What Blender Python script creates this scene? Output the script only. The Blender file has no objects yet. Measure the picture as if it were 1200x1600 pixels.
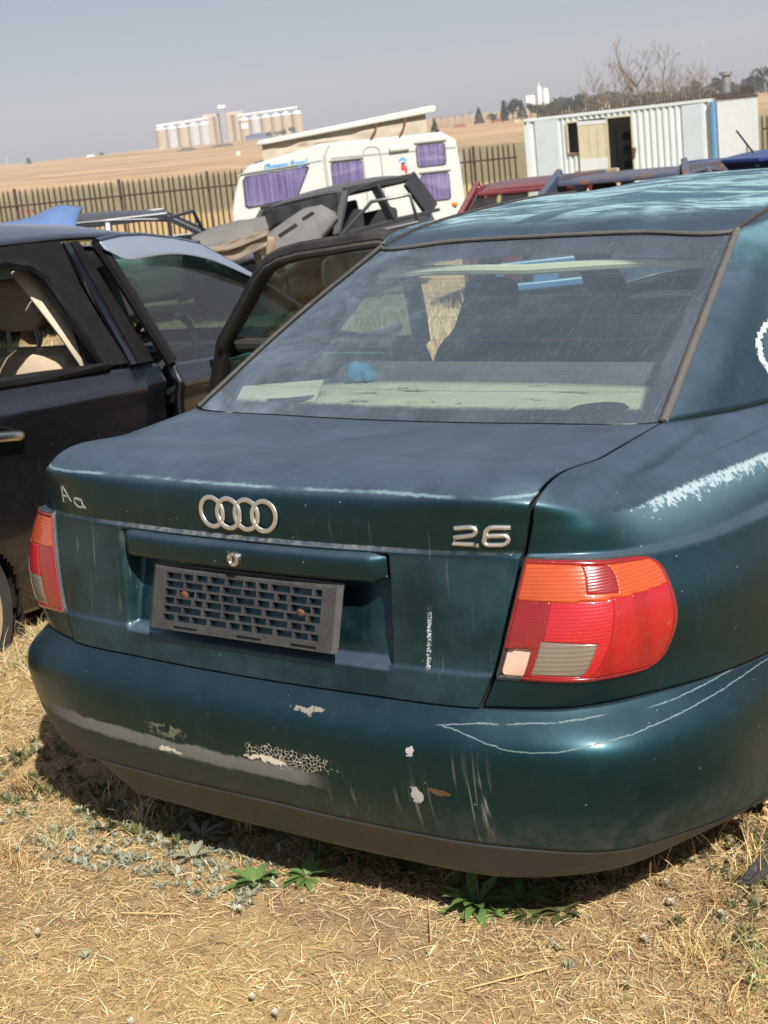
import bpy, bmesh, math, random
import numpy as np
from mathutils import Vector, Matrix
random.seed(7)
RNG = np.random.default_rng(11)
SC = bpy.context.scene
COL = SC.collection

# ------------------------------------------------------------------ camera
cam_d = bpy.data.cameras.new("camera")
cam_o = bpy.data.objects.new("camera", cam_d)
COL.objects.link(cam_o)
SC.camera = cam_o
YAW, PITCH, ROLL = -0.65077962, 0.24922761, 0.10734982
_f = Vector((math.sin(YAW) * math.cos(PITCH), math.cos(YAW) * math.cos(PITCH), -math.sin(PITCH)))
_r = Vector((math.cos(YAW), -math.sin(YAW), 0))
_u = _r.cross(_f)
_r2 = math.cos(ROLL) * _r - math.sin(ROLL) * _u
_u2 = math.sin(ROLL) * _r + math.cos(ROLL) * _u
CAMP = Vector((1.88702235, -1.95791065, 1.47270705))
_m = Matrix((_r2, _u2, -_f)).transposed().to_4x4()
_m.translation = CAMP
cam_o.matrix_world = _m
cam_d.sensor_fit = 'VERTICAL'
cam_d.sensor_height = 32.0
cam_d.lens = 32.0 * 2364.89 / 1600.0
cam_d.clip_start = 0.05
cam_d.clip_end = 30000
cam_d.dof.use_dof = True
cam_d.dof.focus_distance = 3.1
cam_d.dof.aperture_fstop = 11.0

# ------------------------------------------------------------------ world, sun, exposure
SUN_DIR = Vector((0.60, -0.42, 0.68)).normalized()       # towards the sun
w = bpy.data.worlds.new("World")
SC.world = w
w.use_nodes = True
nt = w.node_tree
nt.nodes.clear()
sky = nt.nodes.new('ShaderNodeTexSky')
sky.sky_type = 'NISHITA'
sky.sun_disc = False
sky.sun_elevation = math.asin(SUN_DIR.z)
sky.sun_rotation = math.atan2(SUN_DIR.x, SUN_DIR.y)
sky.altitude = 1500
sky.air_density = 1.0
sky.dust_density = 3.0
sky.ozone_density = 1.0
hs = nt.nodes.new('ShaderNodeHueSaturation')
hs.inputs['Saturation'].default_value = 0.95
hs.inputs['Value'].default_value = 1.0
bg = nt.nodes.new('ShaderNodeBackground')
bg.inputs['Strength'].default_value = 0.071
wo = nt.nodes.new('ShaderNodeOutputWorld')
nt.links.new(sky.outputs[0], hs.inputs['Color'])
smoke = nt.nodes.new('ShaderNodeMix')          # smoke haze evens the clear-sky gradient out
smoke.data_type = 'RGBA'
smoke.inputs[0].default_value = 0.60
smoke.inputs[7].default_value = (3.05, 3.18, 3.9, 1)
nt.links.new(hs.outputs[0], smoke.inputs[6])
nt.links.new(smoke.outputs[2], bg.inputs['Color'])
nt.links.new(bg.outputs[0], wo.inputs['Surface'])
sd = bpy.data.lights.new("sun", 'SUN')
sd.energy = 5.0
sd.angle = math.radians(0.53)
sd.color = (1.0, 0.95, 0.87)
so = bpy.data.objects.new("sun", sd)
so.rotation_euler = (-SUN_DIR).to_track_quat('-Z', 'Y').to_euler()
so.location = (20, -20, 30)
COL.objects.link(so)
SC.view_settings.view_transform = 'Standard'
SC.view_settings.look = 'None'
SC.view_settings.exposure = 0.58
SC.view_settings.gamma = 1.0
SC.render.engine = 'CYCLES'
SC.cycles.max_bounces = 8
SC.cycles.transparent_max_bounces = 24
SC.cycles.volume_bounces = 0
SC.cycles.use_denoising = True
SC.cycles.caustics_reflective = False
SC.cycles.caustics_refractive = False

# ------------------------------------------------------------------ node helpers
class S_:
    """a socket with arithmetic"""
    def __init__(s, b, k): s.b, s.k = b, k
    def __add__(s, o): return s.b.m('ADD', s, o)
    __radd__ = __add__
    def __sub__(s, o): return s.b.m('SUBTRACT', s, o)
    def __rsub__(s, o): return s.b.m('SUBTRACT', o, s)
    def __mul__(s, o): return s.b.m('MULTIPLY', s, o)
    __rmul__ = __mul__
    def __truediv__(s, o): return s.b.m('DIVIDE', s, o)

class MatB:
    def __init__(s, name):
        s.mat = bpy.data.materials.new(name)
        s.mat.use_nodes = True
        s.nt = s.mat.node_tree
        s.nt.nodes.clear()
        s.out = s.nt.nodes.new('ShaderNodeOutputMaterial')
        s.p = s.nt.nodes.new('ShaderNodeBsdfPrincipled')
        s.nt.links.new(s.p.outputs[0], s.out.inputs['Surface'])
        s._tc = None
    def n(s, t): return s.nt.nodes.new(t)
    def link(s, v, inp):
        if isinstance(v, S_): s.nt.links.new(v.k, inp)
        elif v is not None:
            if hasattr(inp.default_value, '__len__'):
                v = tuple(v) if hasattr(v, '__len__') else (v,) * len(inp.default_value)
                if len(inp.default_value) == 4 and len(v) == 3: v = v + (1.0,)
            inp.default_value = v
    def m(s, op, a, b=None, clamp=False):
        nd = s.n('ShaderNodeMath'); nd.operation = op; nd.use_clamp = clamp
        s.link(a, nd.inputs[0])
        if b is not None: s.link(b, nd.inputs[1])
        return S_(s, nd.outputs[0])
    def tc(s, w='Object'):
        if s._tc is None: s._tc = s.n('ShaderNodeTexCoord')
        return S_(s, s._tc.outputs[w])
    def geo(s, w='Normal'):
        nd = s.n('ShaderNodeNewGeometry'); return S_(s, nd.outputs[w])
    def attr(s, name, out='Color'):
        nd = s.n('ShaderNodeAttribute'); nd.attribute_name = name; return S_(s, nd.outputs[out])
    def rnd(s):
        nd = s.n('ShaderNodeObjectInfo'); return S_(s, nd.outputs['Random'])
    def xyz(s, v):
        nd = s.n('ShaderNodeSeparateXYZ'); s.link(v, nd.inputs[0])
        return [S_(s, nd.outputs[i]) for i in range(3)]
    def vec(s, x, y, z):
        nd = s.n('ShaderNodeCombineXYZ')
        for i, q in enumerate((x, y, z)): s.link(q, nd.inputs[i])
        return S_(s, nd.outputs[0])
    def mapv(s, v, scale=(1, 1, 1), loc=(0, 0, 0), rot=(0, 0, 0)):
        nd = s.n('ShaderNodeMapping'); s.link(v, nd.inputs[0])
        nd.inputs[1].default_value = loc; nd.inputs[2].default_value = rot; nd.inputs[3].default_value = scale
        return S_(s, nd.outputs[0])
    def noise(s, v, scale, detail=3, rough=0.55, dist=0.0, out=0):
        nd = s.n('ShaderNodeTexNoise'); s.link(v, nd.inputs['Vector'])
        nd.inputs['Scale'].default_value = scale; nd.inputs['Detail'].default_value = detail
        nd.inputs['Roughness'].default_value = rough; nd.inputs['Distortion'].default_value = dist
        return S_(s, nd.outputs[out])
    def voro(s, v, scale, feature='F1', out=0, rnd=1.0):
        nd = s.n('ShaderNodeTexVoronoi'); nd.feature = feature; s.link(v, nd.inputs['Vector'])
        nd.inputs['Scale'].default_value = scale; nd.inputs['Randomness'].default_value = rnd
        return S_(s, nd.outputs[out])
    def ss(s, x, a, b):
        """smoothstep from a (0) to b (1); a may exceed b"""
        nd = s.n('ShaderNodeMapRange'); nd.interpolation_type = 'SMOOTHSTEP'
        s.link(x, nd.inputs[0])
        if a <= b:
            nd.inputs[1].default_value = a; nd.inputs[2].default_value = b
            nd.inputs[3].default_value = 0; nd.inputs[4].default_value = 1
        else:
            nd.inputs[1].default_value = b; nd.inputs[2].default_value = a
            nd.inputs[3].default_value = 1; nd.inputs[4].default_value = 0
        return S_(s, nd.outputs[0])
    def mix(s, f, a, b):
        nd = s.n('ShaderNodeMix'); nd.data_type = 'RGBA'
        s.link(f, nd.inputs[0]); s.link(a, nd.inputs[6]); s.link(b, nd.inputs[7])
        return S_(s, nd.outputs[2])
    def mixf(s, f, a, b):
        nd = s.n('ShaderNodeMix'); nd.data_type = 'FLOAT'
        s.link(f, nd.inputs[0]); s.link(a, nd.inputs[2]); s.link(b, nd.inputs[3])
        return S_(s, nd.outputs[0])
    def ramp(s, f, stops):
        nd = s.n('ShaderNodeValToRGB'); s.link(f, nd.inputs[0]); cr = nd.color_ramp
        while len(cr.elements) < len(stops): cr.elements.new(0.5)
        for e, (p, c) in zip(cr.elements, stops):
            e.position = p; e.color = tuple(c) + (1,) if len(c) == 3 else c
        return S_(s, nd.outputs[0])
    def bump(s, h, strength=0.3, dist=0.01, normal=None):
        nd = s.n('ShaderNodeBump'); s.link(h, nd.inputs['Height'])
        nd.inputs['Strength'].default_value = strength; nd.inputs['Distance'].default_value = dist
        if normal is not None: s.link(normal, nd.inputs['Normal'])
        return S_(s, nd.outputs[0])
    def set(s, **k):
        names = dict(color='Base Color', rough='Roughness', metal='Metallic', normal='Normal', coat='Coat Weight', coatr='Coat Roughness',
                     alpha='Alpha', trans='Transmission Weight', ior='IOR', spec='Specular IOR Level', emit='Emission Color', emits='Emission Strength', sheen='Sheen Weight', sub='Subsurface Weight', coatn='Coat Normal')
        for a, v in k.items(): s.link(v, s.p.inputs[names[a]])
        return s.mat

def simple(name, col, rough=0.6, metal=0.0, var=0.25, scale=6.0, bump=0.0, coat=0.0, dust=0.0, dustcol=(0.33, 0.28, 0.22), spec=0.5):
    b = MatB(name); o = b.tc()
    nz = b.noise(o, scale, 5, 0.6)
    nz2 = b.noise(o, scale * 7.3, 3, 0.6)
    c = b.mix(b.m('MULTIPLY', nz, 1.0), tuple(x * (1 - var) for x in col), tuple(min(1, x * (1 + var)) for x in col))
    if dust:
        z = b.xyz(b.geo('Normal'))[2]
        df = b.ss(z, -0.2, 1.0) * b.ss(nz2 * 0.5 + nz * 0.5, 0.25, 0.75) * dust
        c = b.mix(df, c, dustcol)
    kw = dict(color=c, rough=b.mixf(nz2, max(0.02, rough - 0.08), min(1, rough + 0.1)), metal=metal, coat=coat, spec=spec)
    if bump: kw['normal'] = b.bump(nz2, bump, 0.01)
    return b.set(**kw)

# ------------------------------------------------------------------ object helpers
def tag(o, label=None, cat=None, group=None, kind=None):
    if label: o['label'] = label
    if cat: o['category'] = cat
    if group: o['group'] = group
    if kind: o['kind'] = kind
    return o

def empty(name, loc=(0, 0, 0), rz=0.0, label=None, cat=None, group=None):
    o = bpy.data.objects.new(name, None)
    COL.objects.link(o)
    o.location = loc
    o.rotation_euler = (0, 0, rz)
    o.empty_display_size = 0.2
    return tag(o, label, cat, group)

def mesh_obj(name, verts, faces, mat, parent=None, smooth=True, uvs=None, off=None, angle=None):
    me = bpy.data.meshes.new(name)
    v = np.asarray(verts, float)
    if off is not None: v = v - np.asarray(off)
    me.from_pydata(v.tolist(), [], [tuple(int(i) for i in f) for f in faces])
    me.update()
    if uvs is not None:
        ul = me.uv_layers.new(name='UVMap')
        li = np.empty(len(me.loops), int); me.loops.foreach_get('vertex_index', li)
        ul.data.foreach_set('uv', np.asarray(uvs, float)[li].ravel())
    if mat is not None:
        for q in (mat if isinstance(mat, (list, tuple)) else [mat]): me.materials.append(q)
    if smooth:
        me.polygons.foreach_set('use_smooth', [True] * len(me.polygons))
        if angle: me.set_sharp_from_angle(angle=math.radians(angle))
    o = bpy.data.objects.new(name, me)
    COL.objects.link(o)
    if parent is not None: o.parent = parent
    return o

class MB:
    """collects simple shapes into ONE mesh"""
    def __init__(s): s.v, s.f = [], []
    def add(s, v, f):
        n = len(s.v); s.v += [tuple(map(float, q)) for q in v]; s.f += [tuple(i + n for i in q) for q in f]; return s
    def box(s, c, size, rot=None, bev=0.0):
        hx, hy, hz = [q / 2 for q in size]
        if bev > 0:
            bm = bmesh.new(); bmesh.ops.create_cube(bm, size=1.0)
            for q in bm.verts: q.co = Vector((q.co.x * size[0], q.co.y * size[1], q.co.z * size[2]))
            bmesh.ops.bevel(bm, geom=list(bm.edges), offset=bev, segments=2, affect='EDGES', profile=0.5)
            bm.verts.index_update()
            vs = [q.co.copy() for q in bm.verts]; fs = [tuple(q.index for q in fa.verts) for fa in bm.faces]; bm.free()
        else:
            vs = [Vector((x, y, z)) for x in (-hx, hx) for y in (-hy, hy) for z in (-hz, hz)]
            fs = [(0, 1, 3, 2), (4, 6, 7, 5), (0, 4, 5, 1), (2, 3, 7, 6), (0, 2, 6, 4), (1, 5, 7, 3)]
        if rot is not None: vs = [rot @ q for q in vs]
        return s.add([Vector(c) + q for q in vs], fs)
    def bar(s, a, b, wx, wz=None, up=(0, 0, 1)):
        """box beam from a to b"""
        wz = wx if wz is None else wz
        a, b = Vector(a), Vector(b); d = (b - a).normalized()
        u = Vector(up)
        if abs(d.dot(u)) > 0.98: u = Vector((0, 1, 0))
        x = d.cross(u).normalized() * wx / 2; z = x.normalized().cross(d) * wz / 2
        vs = [p + sx * x + sz * z for p in (a, b) for sx, sz in ((-1, -1), (1, -1), (1, 1), (-1, 1))]
        return s.add(vs, [(3, 2, 1, 0), (4, 5, 6, 7), (0, 1, 5, 4), (1, 2, 6, 5), (2, 3, 7, 6), (3, 0, 4, 7)])
    def tube(s, pts, r, n=8, cap=True, closed=False):
        pts = [Vector(p) for p in pts]; m = len(pts)
        rs = r if hasattr(r, '__len__') else [r] * m
        ref = None; rings = []
        for i in range(m):
            if closed: d = (pts[(i + 1) % m] - pts[i - 1])
            else: d = pts[min(i + 1, m - 1)] - pts[max(i - 1, 0)]
            d.normalize()
            if ref is None:
                ref = Vector((0, 0, 1)) if abs(d.z) < 0.9 else Vector((1, 0, 0))
            x = ref - d * ref.dot(d)
            if x.length < 1e-6: x = d.orthogonal()
            x.normalize(); y = d.cross(x); ref = x
            rings.append([pts[i] + rs[i] * (math.cos(2 * math.pi * k / n) * x + math.sin(2 * math.pi * k / n) * y) for k in range(n)])
        vs = [q for rg in rings for q in rg]; fs = []
        for i in range(m if closed else m - 1):
            j = (i + 1) % m
            for k in range(n):
                fs.append((i * n + k, i * n + (k + 1) % n, j * n + (k + 1) % n, j * n + k))
        if cap and not closed:
            fs.append(tuple(range(n))[::-1]); fs.append(tuple((m - 1) * n + k for k in range(n)))
        return s.add(vs, fs)
    def lathe(s, prof, n=24, c=(0, 0, 0), axis=None):
        """profile [(r,z)] about +z through c; axis: a 3x3 to turn it"""
        vs = []; fs = []
        for r, z in prof:
            for k in range(n):
                a = 2 * math.pi * k / n
                q = Vector((r * math.cos(a), r * math.sin(a), z))
                if axis is not None: q = axis @ q
                vs.append(Vector(c) + q)
        for i in range(len(prof) - 1):
            for k in range(n):
                fs.append((i * n + k, i * n + (k + 1) % n, (i + 1) * n + (k + 1) % n, (i + 1) * n + k))
        if prof[0][0] > 1e-6: fs.append(tuple(range(n))[::-1])
        if prof[-1][0] > 1e-6: fs.append(tuple((len(prof) - 1) * n + k for k in range(n)))
        return s.add(vs, fs)
    def prism(s, poly, a, b):
        """polygon points (3D list) swept from offset a to offset b (vectors)"""
        a, b = Vector(a), Vector(b); n = len(poly)
        vs = [Vector(p) + a for p in poly] + [Vector(p) + b for p in poly]
        fs = [tuple(range(n))[::-1], tuple(range(n, 2 * n))] + [(i, (i + 1) % n, n + (i + 1) % n, n + i) for i in range(n)]
        return s.add(vs, fs)
    def grid(s, P):
        """P: array (m, n, 3)"""
        P = np.asarray(P); m, n = P.shape[:2]
        return s.add(P.reshape(-1, 3), [(i * n + j, i * n + j + 1, (i + 1) * n + j + 1, (i + 1) * n + j) for i in range(m - 1) for j in range(n - 1)])
    def build(s, name, mat, parent=None, smooth=False, angle=35, bevel=0.0, solid=0.0, off=None):
        o = mesh_obj(name, s.v, s.f, mat, parent, smooth, angle=angle, off=off)
        if bevel:
            md = o.modifiers.new('bevel', 'BEVEL'); md.width = bevel; md.segments = 2; md.limit_method = 'ANGLE'; md.angle_limit = math.radians(40)
        if solid:
            md = o.modifiers.new('solid', 'SOLIDIFY'); md.thickness = abs(solid); md.offset = -1 if solid > 0 else 1
        return o

def lerp(a, b, t): return a + (b - a) * t
def sst(x, a, b):
    t = np.clip((np.asarray(x, float) - a) / (b - a), 0, 1); return t * t * (3 - 2 * t)

# ------------------------------------------------------------------ ground
HX = np.array([math.sin(YAW), math.cos(YAW)])
_TS = np.array([-400, 3, 6, 15, 20, 26, 45, 70, 150, 350, 700, 1200, 1700, 2500, 9000.])
_TZ = np.array([0, 0, -.10, -.55, -.70, -.92, -1.48, -2.4, -5, -8, -5.5, -2.0, .4, 1.0, 1.0])
def gz(x, y):
    s = (np.asarray(x) - CAMP.x) * HX[0] + (np.asarray(y) - CAMP.y) * HX[1]
    return np.interp(s, _TS, _TZ)
# ------------------------------------------------------------------ the green sedan: control net (right half), rows bottom to top
OFF = (0.0, 2.2, 0.0)
def _side(z):
    return float(np.interp(z, [.10, .16, .24, .33, .42, .52, .62, .72, .78, .82], [.79, .82, .845, .856, .858, .858, .852, .83, .795, .765]))
YC = {5: .65, 6: 1.33, 7: 1.95, 8: 2.9, 9: 3.9}
def _sidecols(z5, z6, ztail=None, dy5=0.0):
    out = []
    for c in (5, 6, 7, 8, 9):
        z = z5 if c == 5 else z6
        y = YC[c] + (dy5 if c == 5 else 0)
        x = _side(z) - (.015 if c == 5 else 0) - (.02 if c == 9 else 0)
        out.append((x, y, z))
    return out
def _front(z, dx=0.0, dy=0.0):
    return [(.74 + dx, 4.2 + dy, z), (.42 + dx, 4.40 + dy, z), (0, 4.45 + dy, z)]
NET = [
 # 0 valance bottom
 [(0, .10, .115), (.27, .10, .118), (.52, .125, .124), (.665, .225, .13), (.745, .38, .142), (.795, .62, .128)] + _sidecols(.15, .15)[1:] + _front(.15, -.03, -.06),
 # 1 valance seam
 [(0, .022, .237), (.28, .026, .235), (.54, .055, .232), (.70, .14, .216), (.775, .30, .196), (.835, .60, .166)] + _sidecols(.2, .2)[1:] + _front(.24, .0, .0),
 # 2
 [(0, .000, .325), (.28, .004, .324), (.54, .034, .322), (.72, .115, .31), (.81, .28, .29), (.852, .60, .26)] + _sidecols(.28, .28)[1:] + _front(.34, .02, .02),
 # 3
 [(0, 0.002, 0.432), (.28, 0.006, 0.432), (.54, 0.032, 0.430), (.722, 0.108, 0.422), (.812, 0.266, 0.410), (.858, 0.596, 0.382)] + _sidecols(.36, .36)[1:] + _front(.42, .02, .02),
 # 4 bumper top edge
 [(0, .040, .482), (.27, .046, .483), (.51, .066, .484), (.65, .125, .482), (.757, .262, .478), (.842, .60, .452)] + _sidecols(.45, .45)[1:] + _front(.49, .0, .0),
 # 5 lamp bottom
 [(0, .052, .535), (.27, .057, .536), (.533, .078, .538), (.668, .124, .532), (.760, .272, .522), (.848, .62, .50)] + _sidecols(.5, .5)[1:] + _front(.54, .0, .0),
 # 6 lamp middle
 [(0, .060, .645), (.27, .067, .645), (.56, .100, .642), (.694, .146, .632), (.778, .292, .612), (.850, .65, .60)] + _sidecols(.6, .6)[1:] + _front(.60, -.01, .0),
 # 7 ledge lower
 [(0, .066, .748), (.27, .076, .747), (.582, .128, .742), (.688, .18, .732), (.752, .318, .715), (.822, .68, .70)] + _sidecols(.7, .7)[1:] + _front(.65, -.03, -.03),
 # 8 ledge upper
 [(0, .073, .755), (.27, .083, .754), (.585, .134, .750), (.68, .193, .741), (.742, .326, .727), (.802, .69, .715)] + _sidecols(.715, .715)[1:] + _front(.67, -.05, -.06),
 # 9 badge level
 [(0, .071, .80), (.28, .083, .80), (.598, .138, .80), (.677, .20, .787), (.722, .345, .765), (.785, .72, .755)] + _sidecols(.75, .75)[1:] + _front(.69, -.08, -.12),
 # 10 under the tail edge
 [(0, .084, .846), (.29, .097, .845), (.604, .141, .836), (.668, .21, .812), (.708, .36, .786), (.77, .74, .785)] + _sidecols(.78, .78)[1:] + _front(.71, -.12, -.22),
 # 11 tail edge
 [(0, .105, .856), (.29, .118, .855), (.605, .160, .8475), (.655, .235, .825), (.69, .38, .803), (.748, .76, .803)] + _sidecols(.80, .80)[1:] + [(.60, 3.9, .735), (.40, 4.0, .74), (0, 4.03, .745)],
 # 12 deck
 [(0, .36, .862), (.29, .37, .861), (.606, .395, .858), (.642, .42, .845), (.675, .54, .825), (.73, .90, .818),
  (.765, 1.40, .81), (.77, 1.95, .805), (.76, 2.7, .80), (.70, 3.3, .80), (.60, 3.45, .80), (.36, 3.55, .81), (0, 3.6, .82)],
 # 13 glass base, belt line
 [(0, .60, .860), (.30, .607, .862), (.605, .633, .868), (.638, .70, .862), (.665, .82, .85), (.715, 1.08, .84),
  (.745, 1.5, .832), (.75, 1.97, .825), (.735, 2.62, .82), (.69, 2.98, .83), (.60, 3.08, .85), (.34, 3.18, .865), (0, 3.22, .87)],
 # 14 glass middle
 [(0, .935, 1.030), (.275, .945, 1.029), (.552, .962, 1.026), (.59, 1.03, 1.02), (.618, 1.13, 1.01), (.655, 1.27, 1.00),
  (.67, 1.65, 1.0), (.675, 2.0, 1.0), (.665, 2.45, 1.0), (.63, 2.72, 1.01), (.55, 2.80, 1.03), (.31, 2.88, 1.05), (0, 2.92, 1.055)],
 # 15 glass top, roof edge
 [(0, 1.262, 1.175), (.25, 1.268, 1.173), (.493, 1.283, 1.164), (.525, 1.335, 1.172), (.545, 1.39, 1.182), (.56, 1.46, 1.19),
  (.57, 1.8, 1.195), (.572, 2.03, 1.198), (.568, 2.25, 1.195), (.545, 2.42, 1.19), (.47, 2.48, 1.195), (.26, 2.54, 1.215), (0, 2.57, 1.22)],
 # 16 roof ring
 [(0, 1.40, 1.209), (.23, 1.41, 1.206), (.43, 1.43, 1.192), (.46, 1.47, 1.193), (.475, 1.53, 1.197), (.485, 1.65, 1.203),
  (.49, 1.82, 1.209), (.49, 2.0, 1.212), (.485, 2.18, 1.210), (.465, 2.30, 1.205), (.40, 2.36, 1.209), (.22, 2.40, 1.227), (0, 2.42, 1.231)],
 # 17
 [(0, 1.62, 1.215), (.14, 1.63, 1.213), (.26, 1.65, 1.208), (.28, 1.68, 1.208), (.29, 1.72, 1.210), (.29, 1.78, 1.212),
  (.29, 1.87, 1.215), (.29, 1.98, 1.216), (.285, 2.08, 1.216), (.27, 2.15, 1.215), (.23, 2.18, 1.216), (.13, 2.2, 1.221), (0, 2.21, 1.223)],
 # 18 centre line
 [(0, 1.82, 1.229), (.005, 1.83, 1.229), (.01, 1.84, 1.229), (.01, 1.86, 1.229), (.01, 1.88, 1.229), (.01, 1.90, 1.229),
  (.01, 1.92, 1.229), (.01, 1.95, 1.229), (.01, 1.97, 1.229), (.01, 1.99, 1.229), (.01, 2.0, 1.229), (.005, 2.0, 1.229), (0, 2.0, 1.229)],
]
NET = np.array([r for r in NET], float)        # rows x 13 x 3
CREASE = {1, 4, 7, 8, 13, 15}
MIRR = np.array([-1, 1, 1.0])
def _seg(A, B, C, D, t, crB, crC):
    """one Hermite piece from B to C (neighbours A, D); arrays (...,3), t (...,1)"""
    h1 = np.linalg.norm(C - B, axis=-1, keepdims=True) + 1e-9
    h0 = np.linalg.norm(B - A, axis=-1, keepdims=True) + 1e-9
    h2 = np.linalg.norm(D - C, axis=-1, keepdims=True) + 1e-9
    s1 = (C - B) / h1
    tB = ((B - A) / h0 * h1 + s1 * h0) / (h0 + h1)
    tC = (s1 * h2 + (D - C) / h2 * h1) / (h1 + h2)
    tB = np.where(crB, s1, tB) * h1; tC = np.where(crC, s1, tC) * h1
    t2, t3 = t * t, t * t * t
    return (2 * t3 - 3 * t2 + 1) * B + (t3 - 2 * t2 + t) * tB + (-2 * t3 + 3 * t2) * C + (t3 - t2) * tC
def surf(u, v):
    """points of the body surface; u column 0..12 (negative: left half), v row 0..18"""
    u = np.asarray(u, float); v = np.asarray(v, float)
    u, v = np.broadcast_arrays(u, v); shp = u.shape; u = u.ravel(); v = v.ravel()
    neg = u < 0; a = np.abs(u)
    nc, nr = NET.shape[1], NET.shape[0]
    i = np.clip(a.astype(int), 0, nc - 2); t = (a - i)[None, :, None]
    ext = np.concatenate([NET[:, 1:2] * MIRR, NET, NET[:, -2:-1] * MIRR], 1)   # one ghost column on each end
    R = _seg(ext[:, i], ext[:, i + 1], ext[:, i + 2], ext[:, i + 3], t, False, False)   # rows x N x 3
    k = np.clip(v.astype(int), 0, nr - 2); tv = (v - k)[:, None]; n = np.arange(len(u))
    A = R[np.clip(k - 1, 0, nr - 1), n]; B = R[k, n]; C = R[k + 1, n]; D = R[np.clip(k + 2, 0, nr - 1), n]
    cr = np.zeros(nr, bool); cr[list(CREASE)] = True
    P = _seg(A, B, C, D, tv, (cr[k] | (k == 0))[:, None], (cr[k + 1] | (k + 1 == nr - 1))[:, None])
    P[neg] *= MIRR
    return P.reshape(shp + (3,))
def surfn(u, v, e=0.02):
    """outward unit normals"""
    u = np.asarray(u, float); v = np.asarray(v, float); u, v = np.broadcast_arrays(u, v)
    du = surf(u + e, v) - surf(u - e, v)
    dv = surf(u, np.clip(v + e, 0, 18)) - surf(u, np.clip(v - e, 0, 18))
    n = np.cross(du, dv)
    return n / (np.linalg.norm(n, axis=-1, keepdims=True) + 1e-12)
# ------------------------------------------------------------------ materials of the green sedan
DUST = (0.155, 0.195, 0.285)
def car_paint(name, extra=None, dust=0.50, streak=0.35, mottle=.05, base=((.0013, .027, .037), (.0035, .048, .059)), metal=0.85, coat=.5, gl=1.0):
    b = MatB(name)
    P = b.mapv(b.tc(), loc=OFF)
    x, y, z = b.xyz(P)
    nz = b.xyz(b.geo('Normal'))[2]
    n1 = b.noise(P, 7, 6, .62); n2 = b.noise(P, 85, 3, .6); n3 = b.noise(P, 26, 5, .65)
    st = b.noise(b.mapv(P, (70, 70, 3.0)), 1.0, 4, .6, .4)
    up = b.ss(nz, 0.12, 0.95)
    col = b.mix(n1, base[0], base[1])
    d = up * (0.35 + 0.75 * n1) * dust + b.ss(st, .55, .85) * streak * 0.30 + b.ss(n3, .45, .85) * mottle
    d = b.m('MINIMUM', d + b.ss(n2, .70, .80) * .22, 1.0, True)
    col = b.mix(d, col, DUST)
    # fine pale specks and nicks
    vs = b.voro(P, 55, 'F1')
    vr = b.voro(P, 55, 'F1', 1)
    sp = b.ss(vs, .075, .03) * b.ss(b.xyz(vr)[0], .80, .82)
    col = b.mix(sp, col, (.5, .5, .48))
    rough = b.mixf(d, 0.43 * (.4 + .6 * gl), 0.75)
    bare = sp
    if extra is not None:
        col, rough, bare = extra(b, P, x, y, z, nz, n1, n2, n3, st, col, rough, bare)
    kill = b.m('MAXIMUM', d * .9, bare, True)
    return b.set(color=col, rough=rough, metal=(1 - kill) * metal, coat=(1 - kill) * coat, coatr=(0.12 + 0.16 * n3) * gl,
                 normal=b.bump(n2, .05, .002))

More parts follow.
